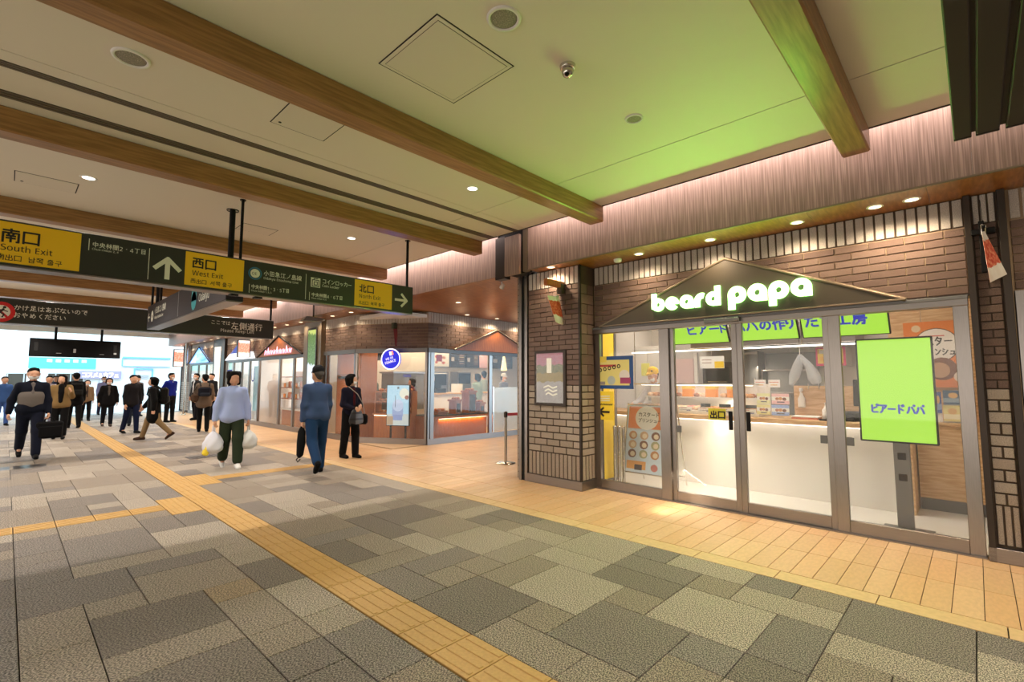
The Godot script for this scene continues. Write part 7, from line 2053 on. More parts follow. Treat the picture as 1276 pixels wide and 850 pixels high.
# pose: h height; leg_l, leg_r [forward deg, knee deg]; arm_l, arm_r [forward deg, outward deg, elbow deg, inward deg of the forearm]; lean; look [yaw, pitch]
# dress: top, hem, inner, legs, shoe, hair, hair_style, mask, hat, wide, skin, cell
func person(label: String, at: Vector3, turn: float, pose: Dictionary, dress: Dictionary, group := "") -> Dictionary:
	var root := thing("person", label, "person", at, turn, group)
	var s: float = pose.get("h", 1.65) / 1.7
	var cell: float = dress.get("cell", 0.02)
	var wide: float = dress.get("wide", 1.0)
	var lean := deg_to_rad(pose.get("lean", 0.0))
	var foot := []
	var knee := []
	var hip := []
	var shank := []
	for side in 2:
		var sx := 0.092 if side == 0 else -0.092          # 0 is the left leg, at +x
		var lg: Array = pose.get("leg_l" if side == 0 else "leg_r", [0, 0])
		var a := deg_to_rad(lg[0])
		var b := a - deg_to_rad(lg[1])
		hip.append(Vector3(sx, 0.93, 0))
		knee.append(hip[side] + Vector3(sx * 0.05, -cos(a), sin(a)) * 0.425)
		foot.append(knee[side] + Vector3(0, -cos(b), sin(b)) * 0.425)
		shank.append(b)
	var drop: float = minf(foot[0].y, foot[1].y) - 0.082
	if pose.has("sit"):
		drop = 0.0
	for side in 2:
		hip[side].y -= drop
		knee[side].y -= drop
		foot[side].y -= drop
	var pel := Vector3(0, 0.95 - drop, 0)
	var up := Basis(Vector3.RIGHT, lean)
	var chest: Vector3 = pel + up * Vector3(0, 0.30, 0)
	var neck: Vector3 = pel + up * Vector3(0, 0.485, -0.01)
	var head: Vector3 = neck + up * Vector3(0, 0.145, 0.02)
	var sho := []
	var elb := []
	var wri := []
	for side in 2:
		var sg := 1.0 if side == 0 else -1.0
		var ar: Array = pose.get("arm_l" if side == 0 else "arm_r", [0, 8, 12, 0])
		var sp: Vector3 = pel + up * Vector3(0.160 * sg * wide, 0.418, 0)
		var d := Vector3(sin(deg_to_rad(ar[1])) * sg, -cos(deg_to_rad(ar[0])) * cos(deg_to_rad(ar[1])), sin(deg_to_rad(ar[0])))
		var e: Vector3 = sp + d.normalized() * 0.285
		var fa := deg_to_rad(ar[0] + ar[2])
		var d2 := Vector3(-sg * sin(deg_to_rad(ar[3])) + d.x * 0.4, -cos(fa), sin(fa))
		sho.append(sp)
		elb.append(e)
		wri.append(e + d2.normalized() * 0.245)
	var hb := Basis(Vector3.UP, deg_to_rad(pose.get("look", [0, 0])[0])) * Basis(Vector3.RIGHT, deg_to_rad(pose.get("look", [0, 0])[1]))
	var size := Transform3D(Basis.from_scale(Vector3.ONE * s), Vector3.ZERO)
	# the body
	var body := MB.new()
	var w := wide
	var bones := [[pel, pel + up * Vector3(0, 0.15, 0), 0.115 * w, 0.105 * w, 1.35], [pel + up * Vector3(0, 0.15, 0), chest, 0.105 * w, 0.13 * w, 1.4], [chest + Vector3(-0.09, 0.08, 0), chest + Vector3(0.09, 0.08, 0), 0.075, 0.075, 1.1], [neck + up * Vector3(0, -0.04, 0), head + Vector3(0, -0.02, -0.01), 0.056, 0.050]]
	for side in 2:
		bones.append([hip[side], knee[side], 0.082 * w, 0.052])
		bones.append([knee[side], foot[side], 0.052, 0.036])
		bones.append([foot[side], foot[side] + Vector3(0, -0.045, 0.06), 0.036, 0.03])
		bones.append([sho[side], elb[side], 0.047, 0.038])
		bones.append([elb[side], wri[side], 0.038, 0.027])
	sdf(body, bones, maxf(cell, 0.017), 0.04, size)
	body.arrays(head_mesh(), size * Transform3D(hb, head))
	for side in 2:
		var d: Vector3 = (wri[side] - elb[side]).normalized()
		var inward := Vector3(-1.0 if side == 0 else 1.0, 0, 0)
		inward = (inward - d * inward.dot(d)).normalized()
		var hx := Basis(inward, -d, inward.cross(-d))
		if side == 0:
			hx = Basis(inward, -d, inward.cross(-d) * -1.0)
		body.arrays(hand_mesh(pose.get("grip_l" if side == 0 else "grip_r", false)), size * Transform3D(hx, wri[side] - d * 0.01))
	obj("body", body, skin(dress.get("skin", 0)), root)
	# trousers
	if dress.get("legs") != null:
		var t := MB.new()
		var fl: float = dress.get("flare", 0.0)
		var tb := [[pel + Vector3(0, -0.06, 0), pel + Vector3(0, 0.06, 0), 0.142 * w, 0.128 * w, 1.32]]
		for side in 2:
			var end: Vector3 = knee[side].lerp(foot[side], dress.get("leg_end", 0.97))
			tb.append([hip[side], knee[side], 0.098 * w, 0.074 + fl])
			tb.append([knee[side], end, 0.072 + fl, 0.060 + fl])
		sdf(t, tb, cell, 0.03, size)
		obj("trousers", t, cloth(dress.legs), root)
	# top
	var j := MB.new()
	var hem: float = dress.get("hem", 0.80) - drop
	var loose: float = dress.get("loose", 0.0)
	var hl := 0.126 + loose * 1.2
	var jb := [[Vector3(-0.062 * w, hem + 0.07, 0), pel + up * Vector3(-0.03, 0.10, 0), hl * w, (0.120 + loose) * w, 1.08], [Vector3(0.062 * w, hem + 0.07, 0), pel + up * Vector3(0.03, 0.10, 0), hl * w, (0.120 + loose) * w, 1.08], [pel + up * Vector3(0, 0.08, 0), chest + up * Vector3(0, 0.03, 0), (0.142 + loose) * w, (0.158 + loose * 0.6) * w, 1.4], [chest + up * Vector3(-0.095 * w, 0.070, 0), chest + up * Vector3(0.095 * w, 0.070, 0), 0.092, 0.092, 1.15], [neck + up * Vector3(0, -0.06, 0), neck + up * Vector3(0, -0.01, 0), 0.074, 0.064]]
	var sleeve: float = dress.get("sleeve", 0.93)
	for side in 2:
		jb.append([neck + up * Vector3(0, -0.045, 0), sho[side], 0.060, 0.056])
		jb.append([sho[side], elb[side], 0.060 + loose * 0.4, 0.054 + loose * 0.5])
		jb.append([elb[side], elb[side].lerp(wri[side], sleeve), 0.054 + loose * 0.5, 0.044 + loose * 0.4])
	sdf(j, jb, cell, 0.035, size)
	obj(dress.get("top_name", "jacket"), j, cloth(dress.top), root)
	if dress.get("inner") != null:
		# the shirt seen between the open fronts: a narrow strip down the chest
		var v := MB.new()
		var dz := 0.118 + loose * 0.6
		var iw: float = dress.get("inner_w", 0.75)
		sdf(v, [[chest + up * Vector3(0, 0.15, dz * 0.62), chest + up * Vector3(0, -0.02, dz * 0.86), 0.046 * iw, 0.042 * iw, 1.0], [chest + up * Vector3(0, -0.02, dz * 0.86), pel + up * Vector3(0, 0.05, dz * 0.86), 0.042 * iw, 0.034 * iw, 1.0]], cell * 0.8, 0.02, size)
		obj("shirt_front", v, cloth(dress.inner), root)
	if dress.get("band") != null:
		var v := MB.new()
		sdf(v, [[pel + up * Vector3(0, 0.10, 0.006), pel + up * Vector3(0, 0.20, 0.006), (0.166 + loose) * w, (0.172 + loose) * w, 1.36]], cell * 0.8, 0.02, size)
		obj("waist_panel", v, cloth(dress.band), root)
	if dress.get("collar") != null:
		var v := MB.new()
		sdf(v, [[neck + up * Vector3(-0.045, -0.02, 0.02), neck + up * Vector3(0, -0.05, 0.075), 0.022, 0.020], [neck + up * Vector3(0.045, -0.02, 0.02), neck + up * Vector3(0, -0.05, 0.075), 0.022, 0.020], [neck + up * Vector3(-0.04, -0.005, -0.045), neck + up * Vector3(0.04, -0.005, -0.045), 0.024, 0.024]], 0.012, 0.02, size)
		obj("collar", v, cloth(dress.collar), root)
	# shoes
	for side in 2:
		var pitch: float = clampf(-shank[side] * 0.9, -0.4, 1.1) if foot[side].y > 0.10 else 0.0
		var sh := obj("shoe", shoe_mesh(), cloth(dress.get("shoe", Color(0.06, 0.06, 0.06))), root)
		sh.transform = size * Transform3D(Basis(Vector3.RIGHT, pitch), foot[side] + Basis(Vector3.RIGHT, pitch) * Vector3(0, -0.082, 0.02))
	# hair, mask, eyes, hat
	var H := size * Transform3D(hb, head)
	var hs: String = dress.get("hair_style", "short")
	var hm := MB.new()
	var hbones := [[Vector3(0, 0.045, -0.024), Vector3(0, 0.045, -0.024), 0.090, 0.090], [Vector3(-0.035, 0.095, 0.035), Vector3(0.035, 0.095, 0.035), 0.036, 0.036], [Vector3(0, 0.0, -0.055), Vector3(0, -0.035, -0.05), 0.062, 0.050]]
	if hs != "short":
		for sg in [-1.0, 1.0]:
			hbones.append([Vector3(0.070 * sg, 0.06, 0.0), Vector3(0.078 * sg, -0.04 if hs == "bob" else -0.08, 0.0), 0.036, 0.034])
		hbones.append([Vector3(0, 0.03, -0.06), Vector3(0, -0.06 if hs == "bob" else -0.17, -0.055), 0.082, 0.070])
	if hs == "long":
		for sg in [-1.0, 1.0]:
			hbones.append([Vector3(0.078 * sg, -0.06, 0.0), Vector3(0.085 * sg, -0.19, 0.03), 0.034, 0.024])
	if hs == "curly":
		for q in 16:
			var an := TAU * q / 16.0
			hbones.append([Vector3(sin(an) * 0.082, 0.055 + 0.045 * cos(q * 2.1), -0.03 + cos(an) * 0.062), Vector3(sin(an) * 0.082, 0.05, -0.03 + cos(an) * 0.062), 0.040, 0.036])
	if hs != "none":
		sdf(hm, hbones, 0.010 if cell < 0.02 else 0.016, 0.02, H)
		obj("hair", hm, cloth(dress.get("hair", Color(0.055, 0.045, 0.04))), root)
	if dress.get("mask", false):
		var rows := []
		for r in 6:
			var row := []
			for c in 9:
				var an := lerpf(-1.25, 1.25, c / 8.0)
				var el := lerpf(-0.95, 0.55, r / 5.0)
				row.append(H * (Vector3(0, -0.042, 0.018) + Vector3(sin(an) * cos(el) * 0.078, sin(el) * 0.062, cos(an) * cos(el) * 0.086)))
			rows.append(row)
		var mk := MB.new()
		mk.grid(rows, false)
		obj("face_mask", mk, cloth(Color(0.90, 0.90, 0.90)), root)
	elif cell < 0.02:
		var mo := MB.new()
		mo.ball(Vector3.ZERO, Vector3(0.02, 0.005, 0.006), 4, 8)
		obj("mouth", mo, cloth(Color(0.55, 0.30, 0.27)), root).transform = H * Transform3D(Basis(), Vector3(0, -0.0565, 0.0865))
	if cell < 0.026:
		for sg in [-1.0, 1.0]:
			obj("eye", MB.new().ball(Vector3.ZERO, Vector3(0.012, 0.006, 0.005), 4, 8), cloth(Color(0.06, 0.05, 0.05)), root).transform = H * Transform3D(Basis(), Vector3(0.033 * sg, 0.012, 0.0785))
	if dress.get("hat") != null:
		var ht := MB.new()
		sdf(ht, [[Vector3(0, 0.075, -0.02), Vector3(0, 0.085, -0.01), 0.098, 0.090], [Vector3(-0.035, 0.060, 0.075), Vector3(0.035, 0.060, 0.075), 0.022, 0.022], [Vector3(-0.025, 0.056, 0.115), Vector3(0.025, 0.056, 0.115), 0.016, 0.016]], 0.011, 0.03, H)
		obj("cap", ht, cloth(dress.hat), root)
	var W := Transform3D(Basis(Vector3.UP, turn), at)
	return {"l": W * (size * (wri[0] + (wri[0] - elb[0]).normalized() * 0.085)), "r": W * (size * (wri[1] + (wri[1] - elb[1]).normalized() * 0.085)), "w": W, "back": W * (size * (chest + up * Vector3(0, 0.0, -0.15))), "hip_l": W * (size * (pel + Vector3(0.2, 0, 0.02))), "s": s, "sh_l": W * (size * sho[0]), "sh_r": W * (size * sho[1])}


func bag_of(label: String, called: String, at: Vector3, rad: Vector3, c: Color, sag := 0.0, soft := 0.9) -> Node3D:
	# a full carrier bag hung from a hand at the point given: body, two handles
	var o := thing(called, label, "bag", at)
	var m := cloth(c)
	var rows := []
	for r in 9:
		var t := r / 8.0
		var row := []
		for q in 14:
			var an := -TAU * q / 14
			var prof: float = [0.45, 0.92, 1.0, 1.0, 0.96, 0.86, 0.70, 0.45, 0.16][r]
			var crease := 1.0 + 0.09 * sin(an * 5.0 + r * 1.3) * (0.4 + t)
			row.append(Vector3(cos(an) * rad.x * prof * crease, -rad.y * 2.0 + t * (rad.y * 2.0 - 0.10), sin(an) * rad.z * prof * crease))
		rows.append(row)
	var b := MB.new()
	b.grid(rows)
	obj("bag_body", b, m, o)
	for sg in [-1.0, 1.0]:
		obj("handle", MB.new().tube([Vector3(rad.x * 0.1 * sg, -0.11, rad.z * 0.12), Vector3(0.012 * sg, -0.02, 0.0), Vector3(0.0, 0.0, -0.004), Vector3(0.012 * sg, -0.02, -0.01), Vector3(rad.x * 0.1 * sg, -0.11, -rad.z * 0.12)], 0.008, 6), m, o)
	return o


func backpack_on(label: String, p: Dictionary, turn: float, c: Color, size := Vector3(0.30, 0.40, 0.16)) -> void:
	var o := thing("backpack", label, "backpack", p.back, turn)
	obj("pack_body", MB.new().box(Vector3(0, -0.06, -size.z * 0.45), size, 0.05), cloth(c), o)
	obj("pack_pocket", MB.new().box(Vector3(0, -0.14, -size.z * 0.95), Vector3(size.x * 0.75, size.y * 0.4, 0.06), 0.025), cloth(c.lightened(0.06)), o)
	for sg in [-1.0, 1.0]:
		obj("strap", MB.new().tube([Vector3(0.10 * sg, 0.10, -0.02), Vector3(0.12 * sg, 0.185, 0.10), Vector3(0.125 * sg, 0.15, 0.225), Vector3(0.13 * sg, -0.02, 0.255), Vector3(0.16 * sg, -0.14, 0.10), Vector3(0.12 * sg, -0.17, -0.04)], 0.016, 6), cloth(c.darkened(0.2)), o)


func people() -> void:
	var black := Color(0.05, 0.05, 0.055)
	var navy := Color(0.07, 0.085, 0.14)
	# near: the woman with two shopping bags, walking towards the camera
	var p := person("woman in a pale blue shirt and dark green trousers carrying two full carrier bags", Vector3(2.68, 0, -9.1), -0.15, {"h": 1.60, "leg_l": [12, 6], "leg_r": [-10, 14], "arm_l": [2, 14, 8, 0], "arm_r": [-4, 16, 8, 0], "grip_l": true, "grip_r": true, "look": [8, 4]}, {"top": Color(0.60, 0.66, 0.82), "top_name": "shirt", "collar": Color(0.64, 0.70, 0.84), "hem": 0.84, "loose": 0.014, "legs": Color(0.16, 0.20, 0.14), "flare": 0.022, "leg_end": 0.86, "shoe": Color(0.85, 0.85, 0.84), "hair_style": "curly", "hair": Color(0.07, 0.055, 0.05), "cell": 0.014, "skin": 1})
	bag_of("white carrier bag with a yellow packet, in the blue shirted woman's hand", "carrier_bag", p.r, Vector3(0.15, 0.23, 0.13), Color(0.84, 0.85, 0.90))
	bag_of("pale grey carrier bag in the blue shirted woman's hand nearer the shops", "carrier_bag", p.l, Vector3(0.14, 0.21, 0.13), Color(0.78, 0.79, 0.78))
	var yb := thing("yellow_packet", "yellow packet sticking out at the foot of the white carrier bag", "packet", p.r + Vector3(-0.10, -0.40, 0.03))
	obj("packet", MB.new().box(Vector3.ZERO, Vector3(0.08, 0.16, 0.12), 0.02, Basis(Vector3(0, 0, 1), -0.3)), cloth(Color(0.90, 0.80, 0.25)), yb)
	obj("packet_fold", MB.new().box(Vector3(0.02, 0.09, 0), Vector3(0.06, 0.03, 0.1), 0.01, Basis(Vector3(0, 0, 1), -0.3)), cloth(Color(0.85, 0.74, 0.2)), yb)
	# near: the man in denim, seen from behind, a folded black bag in his left hand
	p = person("man in a denim jacket, jeans and dark cap walking away with a black folded bag", Vector3(3.46, 0, -7.6), PI - 0.15, {"h": 1.66, "leg_l": [-12, 36], "leg_r": [9, 5], "arm_l": [-6, 8, 12, 0], "arm_r": [8, 6, 12, 0], "grip_l": true, "look": [18, 6], "lean": 3.0}, {"top": Color(0.22, 0.29, 0.42), "hem": 0.86, "loose": 0.006, "wide": 1.04, "collar": Color(0.24, 0.31, 0.45), "legs": Color(0.10, 0.20, 0.33), "flare": 0.008, "shoe": black, "hair": Color(0.30, 0.28, 0.27), "hat": Color(0.09, 0.09, 0.10), "mask": true, "cell": 0.014})
	var fb := thing("folded_bag", "black folded bag hanging from the denim jacketed man's hand", "bag", p.l)
	obj("bag_body", MB.new().tube([Vector3(0, 0.0, 0), Vector3(0.0, -0.08, 0.0), Vector3(-0.01, -0.25, 0.02), Vector3(-0.03, -0.44, 0.03), Vector3(-0.04, -0.48, 0.03)], [0.02, 0.055, 0.065, 0.05, 0.015], 10), cloth(black), fb)
	obj("strap", MB.new().tube([Vector3(-0.04, -0.46, 0.03), Vector3(-0.08, -0.50, 0.03), Vector3(-0.06, -0.54, 0.03), Vector3(-0.02, -0.5, 0.03)], 0.008, 6), cloth(black), fb)
	# near: the woman with the checked bag
	p = person("woman in a dark cardigan and mask with a checked bag, standing by the angled window", Vector3(4.57, 0, -8.62), 0.15, {"h": 1.57, "leg_l": [6, 4], "leg_r": [-4, 6], "arm_l": [2, 10, 78, 42], "arm_r": [2, 8, 66, 40], "grip_l": true, "grip_r": true, "look": [52, 0]}, {"top": Color(0.085, 0.08, 0.14), "top_name": "cardigan", "inner": Color(0.25, 0.08, 0.10), "hem": 0.86, "legs": black, "flare": 0.010, "shoe": black, "hair_style": "bob", "mask": true, "cell": 0.014, "skin": 2})
	var cw: Transform3D = p.w
	var check := paint("check_print", 64, 64, Color(0.42, 0.43, 0.46), [["r", 0, 0, 0.25, 1, Color(0.16, 0.16, 0.19)], ["r", 0.5, 0, 0.25, 1, Color(0.16, 0.16, 0.19)], ["r", 0, 0.2, 1, 0.14, Color(0.25, 0.25, 0.29)], ["r", 0, 0.6, 1, 0.14, Color(0.25, 0.25, 0.29)], ["r", 0, 0.2, 0.25, 0.14, black], ["r", 0.5, 0.2, 0.25, 0.14, black], ["r", 0, 0.6, 0.25, 0.14, black], ["r", 0.5, 0.6, 0.25, 0.14, black]])
	var cbag := thing("checked_bag", "black and white checked cloth bag held before the woman in the dark cardigan", "bag", cw * Vector3(-0.02, 0.66, 0.20), 0.15)
	var rows := []
	for r in 7:
		var row := []
		for q in 14:
			var an := -TAU * q / 14
			var pr: float = [0.86, 1.0, 1.0, 0.94, 0.84, 0.72, 0.5][r]
			row.append(Vector3(cos(an) * 0.16 * pr, -0.02 + 0.046 * r, sin(an) * 0.055 * pr))
		rows.append(row)
	var kb := MB.new()
	kb.grid(rows)
	obj("bag_body", kb, check, cbag)
	obj("bag_base", MB.new().box(Vector3(0, -0.015, 0), Vector3(0.26, 0.03, 0.085), 0.012), cloth(black), cbag)
	for sg in [-1.0, 1.0]:
		obj("handle", MB.new().tube([Vector3(0.06, 0.25, 0.02 * sg), Vector3(0.04, 0.33, 0.02 * sg), Vector3(-0.04, 0.33, 0.02 * sg), Vector3(-0.06, 0.25, 0.02 * sg)], 0.007, 6), cloth(black), cbag)
	var sbag := thing("shoulder_bag", "black shoulder bag on a pale strap worn by the woman in dark cardigan", "bag", cw * Vector3(0.24, 0.74, 0.02), 0.15)
	obj("bag_body", MB.new().box(Vector3(0.02, -0.03, 0), Vector3(0.11, 0.20, 0.26), 0.04), cloth(black), sbag)
	obj("strap", MB.new().tube([Vector3(0.02, 0.07, 0.06), Vector3(-0.05, 0.26, 0.10), Vector3(-0.20, 0.46, 0.115), Vector3(-0.34, 0.60, 0.03)], 0.008, 6), cloth(Color(0.62, 0.58, 0.55)), sbag)
	# the man with the briefcase
	p = person("masked man in a navy and grey jacket walking to the viewer with a black briefcase", Vector3(0.36, 0, -12.9), 0.05, {"h": 1.70, "leg_l": [16, 6], "leg_r": [-14, 24], "arm_l": [8, 10, 6, 0], "arm_r": [-8, 18, 14, 0], "grip_l": true, "grip_r": true, "look": [4, 6]}, {"top": Color(0.055, 0.07, 0.12), "inner": Color(0.40, 0.37, 0.36), "band": Color(0.42, 0.39, 0.37), "hem": 0.86, "loose": 0.008, "wide": 1.08, "legs": navy, "flare": 0.008, "shoe": black, "mask": true, "cell": 0.016})
	var bc := thing("briefcase", "black soft briefcase in the hand of the masked man in navy", "briefcase", p.l, 0.25)
	obj("bag_body", MB.new().box(Vector3(0.02, -0.24, 0), Vector3(0.40, 0.32, 0.11), 0.03), cloth(black), bc)
	obj("bag_pocket", MB.new().box(Vector3(0.02, -0.27, 0.06), Vector3(0.34, 0.2, 0.03), 0.012), cloth(black), bc)
	for sg in [-1.0, 1.0]:
		obj("handle", MB.new().tube([Vector3(-0.06, -0.09, 0.02 * sg), Vector3(-0.04, -0.01, 0.01 * sg), Vector3(0.06, -0.01, 0.01 * sg), Vector3(0.09, -0.09, 0.02 * sg)], 0.009, 6), cloth(black), bc)
	# the woman in beige
	p = person("long haired woman in a beige jacket and black trousers beside the man with the briefcase", Vector3(0.98, 0, -16.5), -0.1, {"h": 1.58, "leg_l": [5, 3], "leg_r": [-4, 6], "arm_l": [30, 12, 95, 10], "arm_r": [0, 16, 16, 0], "look": [-22, 0]}, {"top": Color(0.52, 0.42, 0.27), "inner": black, "inner_w": 1.45, "collar": Color(0.80, 0.78, 0.78), "hem": 0.86, "loose": 0.02, "sleeve": 0.85, "legs": black, "flare": 0.006, "leg_end": 0.9, "shoe": black, "hair_style": "long", "hair": Color(0.09, 0.055, 0.045), "cell": 0.018, "skin": 2})
	# the woman in the long dark coat
	p = person("woman in a long black coat and tan trousers walking across the concourse", Vector3(2.58, 0, -14.7), -1.9, {"h": 1.56, "leg_l": [-16, 26], "leg_r": [20, 6], "arm_l": [-12, 8, 14, 0], "arm_r": [16, 8, 20, 0], "look": [0, 0], "lean": 5.0}, {"top": Color(0.035, 0.035, 0.038), "top_name": "coat", "hem": 0.56, "loose": 0.035, "legs": Color(0.50, 0.41, 0.29), "shoe": Color(0.22, 0.15, 0.11), "hair_style": "bob", "hair": Color(0.03, 0.03, 0.03), "cell": 0.018})
	backpack_on("dark soft backpack of the woman in the long black coat", p, -1.9, Color(0.07, 0.065, 0.06), Vector3(0.28, 0.42, 0.16))
	person("person in dark blue trousers mostly hidden behind the woman in the long coat", Vector3(2.45, 0, -16.9), 0.4, {"h": 1.60, "leg_l": [10, 5], "leg_r": [-8, 12]}, {"top": Color(0.10, 0.09, 0.10), "legs": Color(0.07, 0.10, 0.20), "cell": 0.024})
	# the man with the shoulder bags, from behind
	p = person("person in a beige jacket seen from behind with a dark backpack before the shop row", Vector3(3.95, 0, -15.95), PI - 0.2, {"h": 1.62, "leg_l": [4, 2], "leg_r": [-6, 8], "arm_l": [14, 10, 40, 0], "arm_r": [14, 10, 40, 0], "look": [20, 0]}, {"top": Color(0.42, 0.36, 0.31), "hem": 0.76, "loose": 0.02, "legs": black, "shoe": black, "hair": black, "cell": 0.018})
	backpack_on("small navy backpack on the person in the beige jacket", p, PI - 0.2, Color(0.07, 0.08, 0.12), Vector3(0.32, 0.26, 0.16))
	var tb := thing("brown_bag", "brown shoulder bag at the hip of the person in the beige jacket", "bag", p.hip_l + Vector3(0.0, 0.05, 0.06), 0.2)
	obj("bag_body", MB.new().box(Vector3(0, 0, 0), Vector3(0.30, 0.24, 0.12), 0.05), cloth(Color(0.30, 0.23, 0.18)), tb)
	obj("strap", MB.new().tube([Vector3(-0.12, 0.1, 0), Vector3(0.0, 0.35, 0), Vector3(0.15, 0.45, 0)], 0.012, 6), cloth(Color(0.20, 0.15, 0.12)), tb)
	# two men before the far shop
	person("man in a dark suit turned aside before the far shop", Vector3(4.9, 0, -20.9), -1.2, {"h": 1.70, "leg_l": [2, 0], "leg_r": [-3, 4]}, {"top": Color(0.13, 0.13, 0.14), "inner": Color(0.8, 0.8, 0.82), "legs": Color(0.06, 0.06, 0.09), "mask": true, "cell": 0.024})
	person("dark haired man standing close behind the suited man before the far shop", Vector3(5.32, 0, -20.6), -0.9, {"h": 1.70, "leg_l": [2, 0], "leg_r": [-3, 4]}, {"top": Color(0.10, 0.10, 0.12), "legs": Color(0.05, 0.05, 0.06), "cell": 0.024})
	# the guard in blue
	person("masked guard in a bright blue shirt and black trousers, hands behind him", Vector3(4.02, 0, -20.4), 0.5, {"h": 1.70, "leg_l": [1, 0], "leg_r": [-2, 2], "arm_l": [-22, 16, 30, 50], "arm_r": [-22, 16, 30, 50], "look": [20, 0]}, {"top": Color(0.08, 0.12, 0.48), "top_name": "shirt", "collar": Color(0.7, 0.7, 0.75), "hem": 0.90, "legs": black, "hair": black, "mask": true, "cell": 0.02})
	# others in the concourse
	person("masked woman in a short black jacket walking along the tactile line", Vector3(2.29, 0, -20.0), 0.0, {"h": 1.52, "leg_l": [8, 4], "leg_r": [-8, 12], "arm_l": [0, 14, 10, 0], "arm_r": [0, 14, 10, 0]}, {"top": Color(0.045, 0.045, 0.05), "inner": Color(0.33, 0.30, 0.28), "hem": 0.74, "loose": 0.03, "legs": Color(0.07, 0.08, 0.11), "shoe": Color(0.3, 0.25, 0.23), "hair_style": "bob", "mask": true, "cell": 0.022})
	person("masked man in a black jacket and blue trousers beside the long black coat", Vector3(2.92, 0, -19.8), -0.15, {"h": 1.60, "leg_l": [-6, 8], "leg_r": [8, 4]}, {"top": Color(0.045, 0.045, 0.05), "hem": 0.80, "loose": 0.01, "legs": Color(0.10, 0.12, 0.17), "hair": Color(0.20, 0.14, 0.12), "mask": true, "cell": 0.022})
	p = person("person all in black with a backpack walking away behind the woman in beige", Vector3(1.50, 0, -20.0), PI + 0.1, {"h": 1.68, "leg_l": [10, 4], "leg_r": [-8, 12]}, {"top": Color(0.05, 0.05, 0.05), "hem": 0.74, "loose": 0.025, "legs": Color(0.05, 0.05, 0.055), "hair": black, "cell": 0.022})
	backpack_on("black backpack of the person all in black", p, PI + 0.1, Color(0.06, 0.06, 0.055))
	person("small woman in a tan jacket between the black backpack and the masked woman", Vector3(2.05, 0, -23.2), 0.1, {"h": 1.45, "leg_l": [6, 3], "leg_r": [-6, 10]}, {"top": Color(0.50, 0.40, 0.30), "inner": Color(0.25, 0.2, 0.18), "legs": black, "hair_style": "bob", "hair": Color(0.22, 0.16, 0.13), "mask": true, "cell": 0.026})
	person("person in pale lavender seen far off between the masked women", Vector3(2.85, 0, -26.4), 0.1, {"h": 1.60, "leg_l": [6, 3], "leg_r": [-6, 10]}, {"top": Color(0.55, 0.56, 0.72), "legs": Color(0.2, 0.2, 0.3), "hair": black, "mask": true, "cell": 0.028})
	person("person in a grey top and dark hat far off before the blue framed door", Vector3(3.75, 0, -24.8), 0.4, {"h": 1.62, "leg_l": [6, 3], "leg_r": [-6, 10]}, {"top": Color(0.42, 0.37, 0.36), "legs": Color(0.12, 0.18, 0.34), "hair": black, "hat": Color(0.08, 0.08, 0.10), "cell": 0.028})
	person("person in a pale coat half hidden behind the man with the briefcase", Vector3(0.92, 0, -20.4), 0.0, {"h": 1.58, "leg_l": [6, 3], "leg_r": [-6, 10]}, {"top": Color(0.66, 0.63, 0.68), "legs": Color(0.45, 0.44, 0.5), "hair": black, "cell": 0.026})
	person("person in a blue coat at the edge beyond the man with the briefcase", Vector3(-0.02, 0, -22.6), 0.3, {"h": 1.56, "leg_l": [6, 3], "leg_r": [-6, 10]}, {"top": Color(0.22, 0.34, 0.55), "legs": Color(0.25, 0.36, 0.6), "hair": Color(0.2, 0.18, 0.17), "cell": 0.028})
	person("far person in dark blue between the man with the briefcase and the woman in beige", Vector3(1.35, 0, -26.0), 0.2, {"h": 1.62, "leg_l": [6, 3], "leg_r": [-6, 10]}, {"top": Color(0.10, 0.16, 0.30), "legs": Color(0.12, 0.14, 0.2), "hair": black, "cell": 0.028})
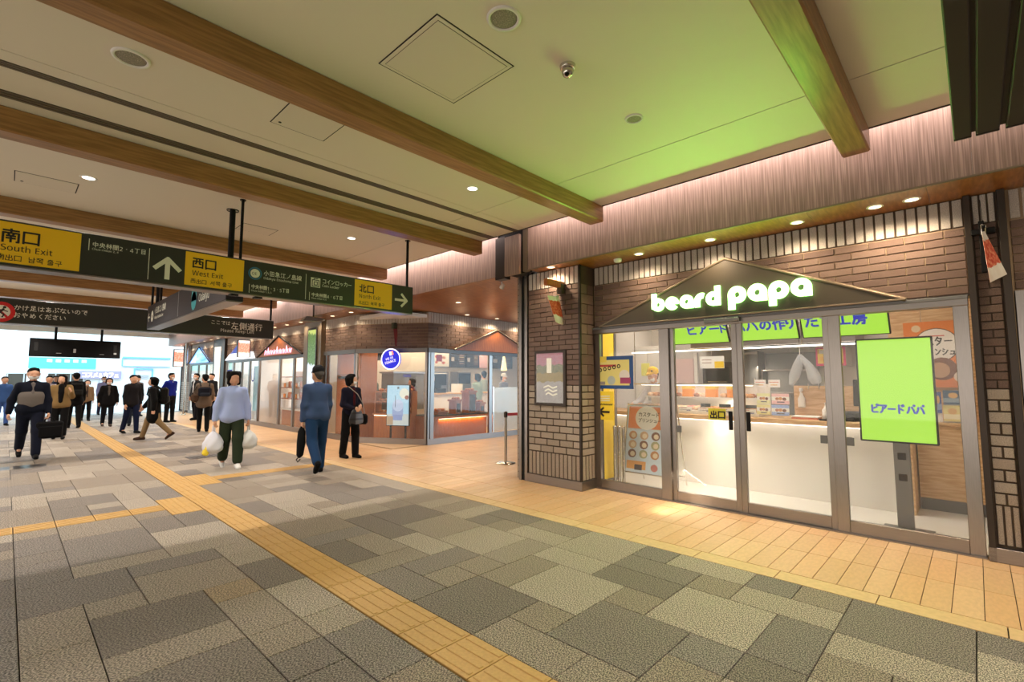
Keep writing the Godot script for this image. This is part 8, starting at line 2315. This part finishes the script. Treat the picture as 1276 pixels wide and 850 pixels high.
	# staff
	person("shop worker in a yellow cap and pale uniform behind the showcase", Vector3(7.86, 0, -4.02), -1.9, {"h": 1.66, "lean": 8.0, "arm_l": [35, 8, 40, 20], "arm_r": [35, 8, 40, 20], "look": [0, 14]}, {"top": Color(0.74, 0.74, 0.76), "top_name": "uniform", "collar": Color(0.72, 0.60, 0.30), "legs": Color(0.2, 0.2, 0.22), "hair": Color(0.25, 0.17, 0.12), "hat": Color(0.90, 0.72, 0.14), "mask": true, "cell": 0.018})
	var green := Color(0.52, 0.60, 0.57)
	person("bakery worker in grey green with white hair behind the bread shelf", Vector3(6.98, 0, -12.0), 0.3, {"h": 1.66, "look": [20, 15]}, {"top": Color(0.38, 0.46, 0.42), "top_name": "uniform", "legs": black, "hair": Color(0.10, 0.10, 0.11), "mask": true, "cell": 0.024})
	person("bakery worker with a pale cap bending at the inner counter", Vector3(9.15, 0, -12.25), 2.0, {"h": 1.58, "lean": 6.0, "arm_l": [20, 8, 30, 0], "arm_r": [20, 8, 30, 0]}, {"top": green, "top_name": "uniform", "legs": black, "hat": Color(0.72, 0.74, 0.76), "cell": 0.024})
	person("dark haired bakery worker in pale green seen from behind at the tallest bread stand", Vector3(10.05, 0, -11.1), PI + 0.2, {"h": 1.66}, {"top": green, "top_name": "uniform", "legs": black, "hair": black, "hair_style": "bob", "cell": 0.022})
	person("bakery worker with a dark cap at the coffee machine", Vector3(11.35, 0, -12.2), PI - 0.3, {"h": 1.74, "arm_l": [20, 10, 30, 0], "arm_r": [20, 10, 30, 0]}, {"top": Color(0.60, 0.66, 0.64), "top_name": "uniform", "legs": black, "hair": black, "hat": Color(0.07, 0.07, 0.08), "cell": 0.024})
	person("masked bakery worker with a white cap behind the frosted panel", Vector3(11.3, 0, -11.2), 0.2, {"h": 1.66, "look": [20, 12]}, {"top": Color(0.45, 0.46, 0.52), "top_name": "uniform", "legs": black, "hat": Color(0.80, 0.80, 0.80), "mask": true, "cell": 0.022})
	person("bakery customer in dark red inside by the bread shelf's dark end", Vector3(7.62, 0, -11.05), -2.0, {"h": 1.50}, {"top": Color(0.35, 0.10, 0.12), "legs": black, "hair": black, "hair_style": "bob", "cell": 0.024})
